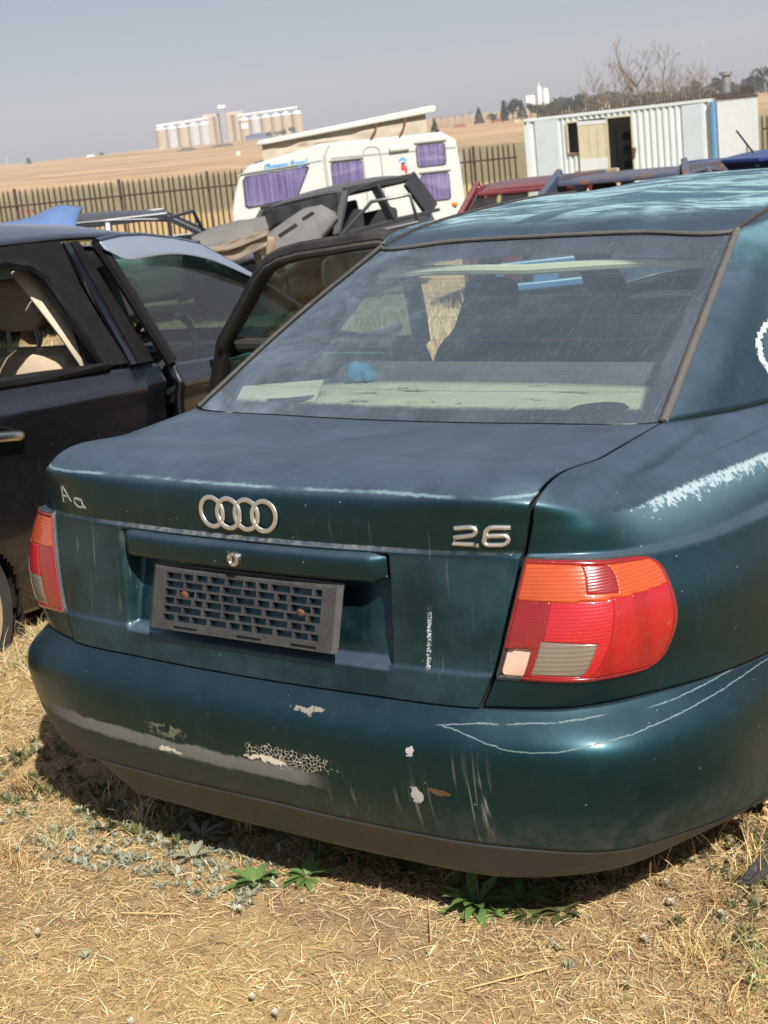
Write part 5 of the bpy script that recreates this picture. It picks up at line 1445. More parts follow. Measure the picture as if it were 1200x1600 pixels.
far_house(370, 700, 5, 4, M['far_white'], 'tiny white hut in the veld below the silos', None, M['far_white'])
far_house(807, 800, 10, 5, M['door_yellow'], 'small cream hut in front of the dark tree clump')
far_house(775, 900, 14, 5, M['far_red'], 'small red roofed house left of the dark tree clump')
far_house(945, 950, 20, 9, M['door_yellow'], 'cream house among the trees behind the bare tree twigs')
far_house(718, 850, 16, 4, M['far_red'], 'low red brick building under the open shed')
p = far(843, 1500, 0); root = empty('white_tanks', p, -YAW, 'white storage towers above the dark trees, far off', 'tanks'); m_ = 1500 / 2364.89
for dx, rr, hh in ((-13, 6.5, 22), (1.5, 3.4, 31), (11, 4.4, 27)):
    mb = MB()
    if dx < -5: mb.box((dx * m_, 0, hh * m_ / 2), (rr * 2 * m_, 6, hh * m_))
    else: mb.lathe([(rr * m_, -2), (rr * m_, hh * m_), (rr * m_ * .7, (hh + 2.5) * m_), (0, (hh + 3.5) * m_)], 18, (dx * m_, 0, 0))
    mb.build('tank', M['far_white'], root, True)
mb = MB(); mb.tube([(1.5 * m_, 0, 30 * m_), (1.5 * m_, 0, 40 * m_)], .5, 6); mb.build('tank_vent', M['far_white'], root)
p = far(708, 950); root = empty('open_shed', p, -YAW - .15, 'long open sided shed on posts right of the caravan roof', 'shed'); m_ = 950 / 2364.89
mb = MB(); mb.prism([(-30 * m_, 0, 13 * m_), (27 * m_, 0, 15.5 * m_), (27 * m_, 0, 19 * m_), (-30 * m_, 0, 17 * m_)], (0, -9, 0), (0, 9, 0)); M['shed_grey'] = simple('shed_grey', (.22, .22, .24), .7); mb.build('roof', M['shed_grey'], root)
for k in range(6):
    mb = MB(); x = lerp(-28, 26, k / 5) * m_; mb.bar((x, -8, -1), (x, -8, 15 * m_), .7); mb.build('post', M['shed_grey'], root)
# ------------------------------------------------------------------ black saloon on the left
M['black_paint'] = car_paint('black_paint', None, dust=.30, streak=.0, mottle=.03, base=((.003, .0032, .005), (.006, .0064, .009)), metal=.0, coat=.9, gl=.3)
M['black_trim'] = simple('satin_black_trim', (.008, .008, .009), .5, var=.3, scale=15, dust=.06, spec=.2)
M['beige_leather'] = simple('beige_leather', (.60, .48, .34), .6, var=.18, scale=6, bump=.1)
M['cream_trim'] = simple('cream_trim', (.62, .54, .42), .7, var=.08)
M['deflector'] = simple('smoked_deflector', (.20, .24, .30), .12, var=.12, scale=5, coat=1.0)
M['privacy'] = glass_mat('privacy_glass', (.05, .07, .07), .02)
M['hubcap'] = simple('dusty_hubcap', (.42, .33, .23), .6, var=.2, scale=10, dust=.3)
by, bp = math.radians(-8), math.radians(-4)
_fw = Vector((math.sin(by), math.cos(by), 0)); BR = Vector((math.cos(by), -math.sin(by), 0))
BF = math.cos(bp) * _fw + Vector((0, 0, math.sin(bp))); BU = -math.sin(bp) * _fw + Vector((0, 0, math.cos(bp)))
bl = empty('black_saloon', (0, 0, 0), 0, 'dusty black saloon with an open rear window and beige seats, on the left', 'car')
bl.rotation_mode = 'XYZ'
_bm = Matrix((BR, BF, BU)).transposed()
bl.rotation_euler = _bm.to_euler(); bl.location = (-2.0, 1.15, -.06)
def bw(z, f=0.0):
    z = np.asarray(z, float)
    w = np.where(z > .86, -(z - .86) * .38, 0.0) - np.clip((z - .735) / .125, 0, 1) ** 1.3 * .030 - np.where(z < .74, .9 * (.74 - z) ** 2 * .22, 0) + .012 * np.exp(-((z - .745) / .03) ** 2)
    return w - np.clip(np.asarray(f, float) - 2.2, 0, 5) ** 2 * .22 - np.clip(-np.asarray(f, float) - .5, 0, 5) ** 2 * .18
def bpt(f, z, d=0.0): return (float(bw(z, f)) + d, f, z)
def bgrid(name, lo, hi, f0, f1, nf, nz, mat, d=0.0, solid=.01, drop=None, mirror=False, parent=bl):
    fs = np.linspace(f0, f1, nf + 1); G = []
    for t in np.linspace(0, 1, nz + 1):
        row = []
        for f in fs:
            z = lerp(lo(f), hi(f), t); dd = d(f, z) if callable(d) else d
            x, y, zz = bpt(f, z, dd); row.append((x if not mirror else -1.70 - x, y, zz))
        G.append(row)
    G = np.array(G); n = nf + 1; F = [(j * n + i, j * n + i + 1, (j + 1) * n + i + 1, (j + 1) * n + i) for j in range(nz) for i in range(nf)]
    if mirror: F = [f[::-1] for f in F]
    V = G.reshape(-1, 3)
    if drop is not None:
        k = drop(np.array([V[list(f)].mean(0) for f in F])); F = [f for f, q in zip(F, k) if not q]
        us = sorted({i for f in F for i in f}); rm = {a: b_ for b_, a in enumerate(us)}; V = V[us]; F = [tuple(rm[i] for i in f) for f in F]
    o = mesh_obj(name, V, F, mat, parent, True)
    if solid: md = o.modifiers.new('s', 'SOLIDIFY'); md.thickness = solid; md.offset = -1
    return o
BARCH = [(-.30, .06, .345), (2.42, .08, .345)]
def bdrop(C):
    k = np.zeros(len(C), bool)
    for f, z, r in BARCH: k |= np.hypot(C[:, 1] - f, C[:, 2] - z) < r
    return k
ip = lambda xs, ys: (lambda f: float(np.interp(f, xs, ys)))
belt = ip([-1.2, -.02, .75, 1.21, 2.2, 2.6], [.86, .85, .828, .817, .80, .79])
gut = ip([-1.1, -.4, .23, .60, .95, 1.32, 1.70, 2.15], [.98, 1.20, 1.282, 1.292, 1.288, 1.243, 1.075, .835])
for mir in (False, True):
    rdo = empty('rear_door', (0, 0, 0)); rdo.parent = bl
    bgrid('door_skin', lambda f: .06, belt, -.17, .865, 60, 46, M['black_paint'], drop=bdrop, mirror=mir, parent=rdo)
    bgrid('rear_wing', lambda f: .06, belt, -1.25, -.178, 60, 46, M['black_paint'], drop=bdrop, mirror=mir)
    ajar = (lambda f, z: .075 * (1.98 - f) / 1.1 + .004) if not mir else 0.0
    fdo = empty('front_door', (0, 0, 0)); fdo.parent = bl
    bgrid('door_skin', lambda f: .06, belt, .845, 1.98, 50, 46, M['black_paint'], d=ajar, mirror=mir, parent=fdo, solid=.03)
    bgrid('front_wing', lambda f: .06, lambda f: belt(f) - .01, 1.99, 3.25, 60, 40, M['black_paint'], drop=bdrop, mirror=mir)
    if not mir:
        # door handles
        mb = MB(); mb.tube([bpt(-.13, .70, .012), bpt(-.10, .695, .034), bpt(.0, .685, .036), bpt(.035, .68, .012)], .017, 10); mb.build('door_handle', M['chrome'], rdo, True)
        # rear window frame round the open hole
        inner = [(.555, .842), (.50, 1.0), (.462, 1.10), (.43, 1.175), (.37, 1.215), (.25, 1.235), (.05, 1.225), (-.15, 1.185), (-.35, 1.10), (-.52, .96), (-.56, .87), (-.4, .855), (-.1, .855), (.2, .85)]
        mb = MB(); mb.tube([bpt(f, z, .002) for f, z in inner], .022, 8, closed=True); mb.build('window_seal', M['black_trim'], rdo, True)
        outer = [(.66, .84), (.60, 1.02), (.575, 1.12), (.565, 1.22), (.56, 1.29), (.30, 1.285), (.05, 1.265), (-.20, 1.235), (-.48, 1.16), (-.72, 1.03), (-.76, .87), (-.4, .853), (-.1, .852), (.25, .848)]
        mb = MB(); n = len(inner); vs = [bpt(*p, .0) for p in inner] + [bpt(*p, .004) for p in outer]
        mb.add(vs, [(i, (i + 1) % n, n + (i + 1) % n, n + i) for i in range(n)]); mb.build('frame_panel', M['black_trim'], rdo, solid=.02)
        # two black bands on the middle pillar
        for a0, a1, b0, b1, m_, d_ in ((.575, .605, .672, .705, M['black_paint'], .010), (.612, .655, .712, .80, M['black_trim'], .014)):
            mb = MB(); vs = [bpt(lerp(p, q, t), lerp(1.285, .835, t), d_) for t in np.linspace(0, 1, 12) for p, q in ((a0, b0), (a1, b1))]
            mb.add(vs, [(2 * i, 2 * i + 1, 2 * i + 3, 2 * i + 2) for i in range(11)]); mb.build('pillar_band', m_, bl, solid=.015)
        bgrid('pillar_core', lambda f: .80, lambda f: 1.27, .56, .86, 6, 10, M['black_trim'], d=-.045, solid=.06)
        mb = MB(); mb.tube([bpt(lerp(.69, .80, t), lerp(1.13, .93, t), -.012) for t in np.linspace(0, 1, 6)], .012, 6); mb.build('latch_plate', M['cream_trim'], bl, True)
        mb = MB()
        for q in range(5): mb.box(bpt(.80 + q * .012, .93 - q * .022, .01), (.02, .02, .008))
        tag(mb.build('hinge_teeth', M['black_trim'], bl), kind='stuff')
        # cream lining of the pillar seen through the hole
        vs = [(bw(z) - .075, f, z) for f, z in ((.50, 1.20), (.53, 1.10), (.59, .97), (.635, .835))] + [(bw(z) - .10, f, z) for f, z in ((.385, 1.215), (.44, 1.10), (.505, .97), (.555, .835))]
        mb = MB(); mb.add(vs, [(i, i + 1, 5 + i, 4 + i) for i in range(3)]); mb.build('pillar_lining', M['cream_trim'], bl, True, solid=-.012)
        # front door window: seal, glass, deflector
        wl = [(.835, .83), (.79, .95), (.745, 1.09), (.69, 1.23), (.665, 1.278)]
        D = lambda f: ajar(f, 0)
        top_l = [(.665, 1.278), (.80, 1.290), (.95, 1.288), (1.15, 1.268), (1.32, 1.24), (1.50, 1.165), (1.70, 1.072), (1.95, .94), (2.10, .84)]
        mb = MB(); mb.tube([bpt(f, z, D(f)) for f, z in wl], .024, 8); mb.build('window_seal', M['black_trim'], fdo, True)
        mb = MB(); mb.tube([bpt(f, z, D(f)) for f, z in top_l], .020, 8); mb.build('top_frame', M['black_paint'], fdo, True)
        lw = ip([p[0] for p in top_l], [p[1] for p in top_l])
        le = lambda f: float(np.interp(f, [.665, .69, .745, .79, .835], [1.27, 1.23, 1.09, .95, .83])) if f < .835 else belt(f)
        bgrid('window_pane', le, lambda f: lw(f) - .005, .68, 2.08, 40, 12, M['dark_glass'], d=lambda f, z: ajar(f, z) - .012, parent=fdo, solid=0)
        _dx = np.linspace(.64, 1.72, 40); _dz = np.interp(_dx, [.64, .69, .74, .80, .90, 1.02, 1.15, 1.29, 1.40, 1.50, 1.60, 1.70], [1.285, 1.222, 1.207, 1.208, 1.216, 1.220, 1.214, 1.192, 1.163, 1.130, 1.098, 1.066]); _dz = np.convolve(np.pad(_dz, 2, 'edge'), np.ones(5) / 5, 'valid')
        dl = ip(list(_dx), list(_dz))
        bgrid('wind_deflector', dl, lambda f: lw(f) + .006, .655, 1.715, 50, 8, M['deflector'], d=lambda f, z: ajar(f, z) + .028 + .02 * math.sin(min(1, max(0, (lw(f) - z) / .08)) * 1.57), parent=fdo, solid=.004)
        mb = MB(); p = bpt(1.92, .90, .10); mb.box(p, (.17, .08, .12), bev=.03); mb.build('side_mirror', M['black_trim'], fdo, True)
    else:
        bgrid('window_pane', belt, lambda f: gut(f) - .03, -.85, 1.95, 40, 8, M['privacy'], mirror=True, d=-.02, solid=0)
        for a, z0, b_, z1, wd in ((.62, .84, .58, 1.28, .09), (-.95, .9, -.45, 1.20, .16), (2.1, .83, 1.35, 1.22, .07)):
            mb = MB(); x0 = -1.70 - float(bw(z0, a)); x1 = -1.70 - float(bw(z1, b_)); mb.bar((x0, a, z0), (x1, b_, z1), .05, wd, (1, 0, 0)); mb.build('side_pillar', M['black_trim'], bl)
# rear pillar and roof
bgrid('rear_pillar', belt, gut, -1.15, -.60, 20, 10, M['black_paint'])
bgrid('rear_pillar', belt, gut, -1.15, -.60, 20, 10, M['black_paint'], mirror=True)
mb = MB(); G = []
fr_ = np.linspace(-.62, 1.42, 40)
for f in fr_:
    zg = gut(f) if f < .95 else float(np.interp(f, [.95, 1.42], [1.288, 1.243])); xr = float(bw(zg)) + .004; row = []
    crown = float(np.interp(f, [-.62, -.3, .27, .70, 1.18, 1.42], [.06, .075, .085, .075, .055, .035]))
    for k in range(25):
        t = k / 24 * 2 - 1; row.append((-.85 + (xr + .85) * -t if False else -.85 + (xr + .85) * t, f, zg + crown * (1 - abs(t) ** 2.6) * 1.05 + .004))
    G.append(row)
mb.grid(np.array(G)); mb.build('roof', M['black_paint'], bl, True, solid=-.012)
def cross(name, f0, z0, f1, z1, mat, x0, x1, n=8, bow=.06, solid=.006):
    mb = MB(); G = []
    for s in np.linspace(0, 1, n + 1):
        f, z = lerp(f0, f1, s), lerp(z0, z1, s); row = []
        a = lerp(x0, x1, s)
        for k in range(17):
            t = k / 16 * 2 - 1; row.append((-.85 + a * t, f + bow * (1 - t * t), z + .02 * (1 - t * t)))
        G.append(row)
    mb.grid(np.array(G)); return mb.build(name, mat, bl, True, solid=solid)
cross('windscreen', 2.22, .83, 1.42, 1.25, M['side_glass'], .74, .62, solid=0)
cross('rear_window', -1.15, .90, -.6, 1.19, M['side_glass'], .72, .64, solid=0, bow=-.06)
cross('boot_lid', -1.25, .84, -1.13, .90, M['black_paint'], .76, .75, bow=-.08)
cross('tail_panel', -1.26, .10, -1.25, .84, M['black_paint'], .76, .76, bow=-.12)
cross('bonnet', 3.2, .68, 2.22, .82, M['black_paint'], .64, .78, bow=.08, solid=.008)
cross('front_bumper', 3.26, .10, 3.2, .68, M['black_paint'], .60, .62, bow=.10)
for f, z, r in BARCH:
    for x in (-.12, -1.58):
        wh = empty('wheel', (0, 0, 0)); wh.parent = bl
        s_ = 1 if x > -.8 else -1; ax = Matrix(((0, 0, 1), (1, 0, 0), (0, 1, 0)))
        mb = MB(); mb.lathe([(.20, -.085), (.285, -.09), (.30, -.06), (.30, .06), (.285, .09), (.20, .085)], 36, (x - .03 * s_, f, .125), ax); mb.f = [q for q in mb.f if len(q) == 4]; mb.build('tyre', M['tyre'], wh, True)
        mb = MB(); mb.lathe([(.235, .070 * s_), (.225, .100 * s_), (.15, .112 * s_), (.06, .105 * s_), (.05, .09 * s_), (.0, .09 * s_)], 32, (x - .03 * s_, f, .125), ax); mb.build('hubcap', M['hubcap'], wh, True)
        mb = MB(); mb.lathe([(r + .012, .0), (r + .012, .30 * s_)] if True else [], 32, (x - .26 * s_, f, z), ax); mb.f = [q for q in mb.f if len(q) == 4]; mb.build('arch_liner', M['dark'], bl, True)
mb = MB(); mb.box((-.85, 1.0, .12), (1.5, 4.0, .06)); mb.build('floor_pan', M['dark'], bl)
# seats and dash
def seat(x, fy, mat, parent=bl, rec=-12):
    st = empty('front_seat', (0, 0, 0)); st.parent = parent
    mb = MB(); mb.box((x, fy + .02, .62), (.46, .15, .60), Matrix.Rotation(math.radians(-rec), 3, 'X'), .06); mb.build('backrest', mat, st, True)
    mb = MB(); mb.box((x, fy + .32, .34), (.48, .5, .15), None, .05); mb.build('cushion', mat, st, True)
    bm = bmesh.new(); bmesh.ops.create_uvsphere(bm, u_segments=24, v_segments=16, radius=1)
    for v in bm.verts:
        c = v.co; k = (abs(c.x) ** 3.2 + abs(c.y) ** 3.2 + abs(c.z) ** 3.2) ** (1 / 3.2); c /= k; v.co = Vector((x + c.x * .135, fy - .07 + c.y * .058, 1.095 + c.z * .098 - .02 * c.z * c.z))
    me = bpy.data.meshes.new('headrest'); bm.to_mesh(me); bm.free(); me.materials.append(mat); me.polygons.foreach_set('use_smooth', [True] * len(me.polygons))
    o = bpy.data.objects.new('headrest', me); COL.objects.link(o); o.parent = st
    for sx in (-.07, .07):
        mb = MB(); mb.tube([(x + sx, fy - .06, .88), (x + sx, fy - .07, 1.02)], .008, 8); mb.build('headrest_post', M['chrome'], st, True)
        mb = MB(); mb.tube([(x + sx, fy - .055, .895), (x + sx, fy - .057, .915)], .018, 10); mb.build('post_collar', mat, st, True)
seat(-.46, .70, M['beige_leather'])
seat(-1.22, .70, M['beige_leather'])
mb = MB(); mb.box((-.85, -.30, .58), (1.3, .16, .5), Matrix.Rotation(.25, 3, 'X'), .05); mb.build('rear_seat', M['beige_leather'], bl, True)
mb = MB(); mb.box((-.85, 1.86, .68), (1.4, .40, .26), bev=.06); mb.build('dashboard', M['trim'], bl, True)
mb = MB(); mb.tube([Vector((-.48 + .18 * math.cos(a), 1.50 + .06 * math.sin(a), .80 + .17 * math.sin(a))) for a in np.linspace(0, 2 * math.pi, 25)[:-1]], .015, 8, closed=True); mb.build('steering_wheel', M['trim'], bl, True)

# ------------------------------------------------------------------ stripped cars further back
def wreck(name, label, loc, yaw, paint, L=4.1, W=1.64, H=1.38, belt=.88, bonnet=(2.75, .84), boot=None, roof=(.55, 2.35), base=(.10, 2.95), roofw=.56, beltw=.74, tilt=(0, 0), crown=.085, glass=(), pillars=((1.45, 1.5),), cabin=None, no_bonnet=False, seats=True, wheel=None, roof_mat=None, grp=None):
    """y from the tail (0) to the nose (L); base = belt line ends of rear and front screens; roof = ends of the roof"""
    root = empty(name, loc, 0, label, 'car', grp)
    root.rotation_euler = (tilt[0], tilt[1], -yaw)
    def P(x, y, z): return Vector((x, y - L / 2, z))
    tr = M['trim']
    for s in (1, -1):
        G = []
        for y in np.linspace(.02, L - .02, 36):
            e = min(1, (y + .12) / .5, (L + .15 - y) / .6); w_ = W / 2 * (.80 + .20 * min(1, e))
            zt = belt if base[0] <= y <= base[1] else (float(np.interp(y, [base[1], L], [belt - .03, bonnet[1] - .16])) if y > base[1] else belt)
            row = []
            for t in np.linspace(0, 1, 9):
                z = lerp(.20, zt, t); arch = False
                row.append(P(s * w_ * (.92 + .10 * math.sin(math.pi * min(1, t * .75 + .15)) - .05 * t), y, z))
            G.append(row)
        mb = MB(); mb.grid(np.array(G) if s > 0 else np.array(G)[::-1]); o = mb.build('side_panel', paint, root, True, solid=-.02)
    # pillars and rails
    for s in (1, -1):
        def B(y): return P(s * beltw, y, belt - .02)
        def R(y): return P(s * roofw, y, H - .13)
        for nm, a, b_, w1 in (('screen_pillar', base[1], roof[1], .085), ('rear_pillar', None, None, .36 if boot is None else .28)):
            mb = MB()
            if a is None: mb.bar(B(base[0] + w1 * .55), R(roof[0] + w1 * .45), w1, .06, (s, 0, 0))
            else: mb.bar(B(a), R(b_), w1 if nm == 'screen_pillar' else .06, .07 if nm == 'screen_pillar' else w1, (0, 1, 0) if nm != 'screen_pillar' else (0, 0, 1))
            mb.build(nm, paint, root, bevel=.01)
        for a, b_ in pillars:
            mb = MB(); mb.bar(B(a), R(b_), .07, .12, (s, 0, 0)); mb.build('middle_pillar', paint, root, bevel=.01)
        mb = MB(); mb.bar(B(base[0]), B(base[1]), .05, .05); mb.build('belt_rail', paint, root, bevel=.01)
        mb = MB(); mb.bar(R(roof[0] - .02) + Vector((0, 0, .02)), R(roof[1] + .02) + Vector((0, 0, .02)), .06, .09); mb.build('roof_rail', paint, root, bevel=.015)
    for yy in (roof[0] - .02, roof[1] + .0):
        mb = MB(); mb.bar(P(-roofw, yy, H - .155), P(roofw, yy, H - .155), .07, .05); mb.build('roof_header', paint, root, bevel=.015)
    G = []
    for y in np.linspace(roof[0] - .03, roof[1] + .03, 16):
        u_ = (y - roof[0]) / (roof[1] - roof[0]); zz = H - .105 + crown * (1 - abs(2 * u_ - 1) ** 2.2)
        G.append([P(math.sin(x * 1.35) / math.sin(1.35) * (roofw + .045), y, zz - .06 + (.02 + crown * .75) * (1 - abs(x) ** 3.0)) for x in np.linspace(-1, 1, 19)])
    mb = MB(); mb.grid(np.array(G)); mb.build('roof', roof_mat or paint, root, True, solid=.035)
    # bonnet, boot, ends
    if not no_bonnet:
        G = [[P(x * lerp(.72, .60, t), lerp(base[1], L - .05, t), lerp(belt, bonnet[1] - .10, t) + .05 * (1 - abs(x) ** 2) - .06 * t * t) for x in np.linspace(-1, 1, 13)] for t in np.linspace(0, 1, 9)]
        mb = MB(); mb.grid(np.array(G)); mb.build('bonnet', paint, root, True, solid=.02)
    else:
        mb = MB(); mb.box(P(0, (base[1] + L) / 2, .48), (1.2, L - base[1] - .1, .5), None, .05); mb.build('engine_bay', M['dark'], root)
    if boot is not None:
        G = [[P(x * .70, lerp(base[0], .02, t), lerp(belt, boot, t) + .03 * (1 - abs(x) ** 2)) for x in np.linspace(-1, 1, 13)] for t in np.linspace(0, 1, 7)]
        mb = MB(); mb.grid(np.array(G)); mb.build('boot_lid', paint, root, True, solid=.02)
    for nm, y, zt in (('tail_panel', .03, belt if boot is None else boot), ('nose_panel', L - .04, bonnet[1] - .16)):
        mb = MB(); mb.grid(np.array([[P(x * W * .40, y + (.07 * (1 - x * x)) * (1 if nm[0] == 'n' else -1), z) for x in np.linspace(-1, 1, 11)] for z in np.linspace(.2, zt, 6)])); mb.build(nm, paint, root, True, solid=.02)
    mb = MB(); mb.box(P(0, L / 2, .28), (W * .84, L * .9, .08)); mb.build('floor_pan', M['dark'], root)
    for yw in (.75, L - .85):
        for s in (1, -1):
            mb = MB(); c = P(s * (W / 2 - .07), yw, .28); mb.lathe([(.17, -.08), (.26, -.085), (.28, -.06), (.28, .06), (.26, .085), (.17, .08), (0, .06)], 22, c, Matrix(((0, 0, s), (1, 0, 0), (0, 1, 0)))); mb.build('wheel', M['tyre'], root, True)
    if seats:
        for x in (-.34, .34):
            mb = MB(); mb.box(P(x, 1.75, .78), (.44, .14, .55), Matrix.Rotation(.22, 3, 'X'), .05); mb.box(P(x, 1.62, 1.10), (.24, .09, .15), None, .03); mb.build('front_seat', M['seat_black'], root, True)
    if seats:
        mb = MB(); mb.box(P(0, .95, .70), (1.24, .16, .55), Matrix.Rotation(.25, 3, 'X'), .05); mb.build('rear_seat', M['seat_black'], root, True)
    if wheel is not None:
        mb = MB(); x, y, z = wheel; c = P(x, y, z); q = Matrix.Rotation(.45, 3, 'X')
        mb.tube([c + q @ Vector((.19 * math.cos(a), 0, .19 * math.sin(a))) for a in np.linspace(0, 2 * math.pi, 29)[:-1]], .017, 8, closed=True)
        for a in (.5, 1.57, 2.6, 4.71): mb.tube([c, c + q @ Vector((.19 * math.cos(a), 0, .19 * math.sin(a)))], .014, 6)
        mb.tube([c + q @ Vector((0, -.01, 0)), c + q @ Vector((0, .03, 0))], .055, 12); mb.build('steering_wheel', M['black_trim'], root, True)
    for kind in glass:
        if kind == 'rear': quad = [P(-.70, base[0], belt), P(.70, base[0], belt), P(roofw, roof[0], H - .16), P(-roofw, roof[0], H - .16)]
        elif kind == 'front': quad = [P(.70, base[1], belt), P(-.70, base[1], belt), P(-roofw, roof[1], H - .16), P(roofw, roof[1], H - .16)]
        else:
            s = 1 if kind == 'right' else -1; quad = [P(s * beltw, base[0] + .2, belt), P(s * beltw, base[1] - .05, belt), P(s * roofw, roof[1], H - .17), P(s * roofw, roof[0] + .1, H - .17)]
        mb = MB(); mb.add(quad, [(0, 1, 2, 3)]); mb.build('window_pane', M['side_glass'], root)
        mb = MB(); mb.tube(quad, .022, 6, closed=True); mb.build('window_seal', M['black_rubber'], root)
    return root, P
def place(root, P, local, world):
    """shift the car so that its local point lands on the world point (height only as the ground gives it)"""
    q = root.rotation_euler.to_matrix() @ P(*local)
    root.location = Vector(world) - q
def wreck_paint(name, a, c, rusty=0.0, dust=.5, metal=.0):
    b = MatB(name); o = b.tc(); n1 = b.noise(o, 3, 6, .65); n2 = b.noise(o, 22, 4, .65); nz = b.xyz(b.geo('Normal'))[2]
    col = b.mix(n1, a, c); d = b.ss(nz, .1, .95) * (.3 + .7 * n2) * dust
    col = b.mix(d, col, (.24, .225, .21))
    r = b.ss(n1 * .6 + n2 * .45, .60 - .12 * rusty, .68 - .12 * rusty) * min(1, rusty * 2)
    col = b.mix(r, col, b.mix(n2, (.09, .035, .02), (.22, .10, .05)))
    k = b.m('MAXIMUM', r, d, True)
    return b.set(color=col, rough=b.mixf(k, .34, .8), metal=(1 - k) * metal, coat=(1 - k) * .4, coatr=.35)
M['seat_black'] = simple('black_seat_cloth', (.022, .022, .025), .95, var=.3, scale=25)
M['w_black'] = wreck_paint('wreck_black', (.010, .011, .014), (.022, .024, .029), .12, .45)
M['w_navy'] = wreck_paint('wreck_navy', (.012, .015, .022), (.025, .030, .042), .10, .25)
M['w_red'] = wreck_paint('wreck_maroon', (.10, .012, .018), (.17, .024, .030), .05, .35)
M['w_greyblue'] = wreck_paint('wreck_greyblue', (.035, .05, .085), (.07, .09, .14), .55, .25)
M['w_blue'] = wreck_paint('wreck_blue', (.012, .035, .16), (.022, .06, .26), .0, .25, .3)
M['w_sky'] = wreck_paint('wreck_skyblue', (.05, .13, .33), (.10, .22, .47), .06, .3)

# dark hatchback with its nose towards the camera
hatch, HP = wreck('stripped_hatchback', 'stripped black hatchback without window glass, in front of the caravan', (0, 0, 0), math.radians(174), M['w_black'], L=4.1, W=1.76, H=1.43, belt=.80, roof=(.28, 2.2), base=(-.02, 2.85), roofw=.68, beltw=.80, pillars=((1.35, 1.42),), no_bonnet=True, tilt=(math.radians(-1), math.radians(7)), seats=True, wheel=(.36, 2.42, .93))
place(hatch, HP, (-.70, 2.2, 1.37), (-10.54, 14.29, .74))
mb = MB(); mb.grid(np.array([[HP(lerp(-.62, .64, i / 24), lerp(2.24, 2.30, j / 6) - .02 * math.sin(i * .9), 1.31 - (.10 + .12 * float(vnoise(i * .35, 4.0)) + .10 * (i > 15)) * j / 6) for i in range(25)] for j in range(7)]))
mb.build('torn_lining', M['seat_black'], hatch, True, solid=.008)
# its front left door stands open
def frame_door(name, parent, hinge, yaw, ln, belt_z, top, slope, mat, low=.25):
    d = empty(name, hinge); d.parent = parent; d.rotation_euler = (0, 0, yaw)
    mb = MB(); mb.box((0, -ln / 2, (low + belt_z) / 2), (.07, ln, belt_z - low), bev=.02); mb.build('door_panel', mat, d)
    mb = MB(); mb.tube([(0, -.0, belt_z), (0, -slope, top), (0, -ln + .05, top - .02), (0, -ln + .02, belt_z)], .025, 8); mb.build('window_frame', mat, d, True)
    return d
frame_door('open_door', hatch, HP(-.84, 2.85, 0), math.radians(-58), 1.05, .74, 1.10, .50, M['w_black'])
# dashboard moulding lying on its scuttle
M['dash_grey'] = simple('dusty_dash_grey', (.115, .115, .115), .85, var=.2, scale=7, bump=.2, dust=.45, dustcol=(.22, .215, .21))
_e = Vector((_r.x, _r.y, 0)); _n = Vector((-HX[0], -HX[1], 0))
dsh = empty('dashboard_moulding', (-10.02, 12.53, .08), 0, 'loose grey dashboard moulding lying across the front of the black hatchback', 'dashboard')
ol = [(-.56, .04), (-.50, .16), (-.38, .27), (-.10, .44), (.12, .56), (.34, .58), (.50, .46), (.52, .38), (.30, .16), (.34, .02), (.24, -.10), (.04, -.10), (-.10, -.20), (-.28, -.31), (-.36, -.26), (-.40, -.10), (-.54, -.06)]
tiltv = (Vector((0, 0, 1)) * .9 - _n * .43).normalized(); nrm_ = _e.cross(tiltv) * -1
if nrm_.dot(_n) < 0: nrm_ = -nrm_
def dpos(a, b_, d): return _e * a + tiltv * b_ + nrm_ * d
mb = MB(); n = len(ol); ctr = (.0, .15)
rings = []
for k_, (sc, dd) in enumerate(((1, -.10), (1.0, 0.0), (.93, .035), (.6, .07), (.25, .085))):
    rings.append([dpos(ctr[0] + (a - ctr[0]) * sc, ctr[1] + (b_ - ctr[1]) * sc, dd) for a, b_ in ol])
vs = [q for r_ in rings for q in r_] + [dpos(ctr[0], ctr[1], .088)]
fs = [(k_ * n + i, k_ * n + (i + 1) % n, (k_ + 1) * n + (i + 1) % n, (k_ + 1) * n + i) for k_ in range(4) for i in range(n)] + [(4 * n + i, 4 * n + (i + 1) % n, 5 * n) for i in range(n)]
mb.add(vs, fs); mb.build('dash_shell', M['dash_grey'], dsh, True, angle=50)
for (a, b_), (w1, h1), an in (((-.10, .26), (.26, .05), .5), ((.16, .42), (.16, .04), .5), ((.12, .02), (.22, .10), .45), ((-.24, -.20), (.10, .10), .3)):
    mb = MB(); ex = _e * math.cos(an) + tiltv * math.sin(an); ey = nrm_.cross(ex); c = dpos(a, b_, .070)
    mb.add([c + ex * sx * w1 / 2 + ey * sy * h1 / 2 + nrm_ * d_ for d_ in (-.05, .012) for sx, sy in ((-1, -1), (1, -1), (1, 1), (-1, 1))], [(3, 2, 1, 0), (4, 5, 6, 7), (0, 1, 5, 4), (1, 2, 6, 5), (2, 3, 7, 6), (3, 0, 4, 7)]); mb.build('vent_opening', M['dark'], dsh)
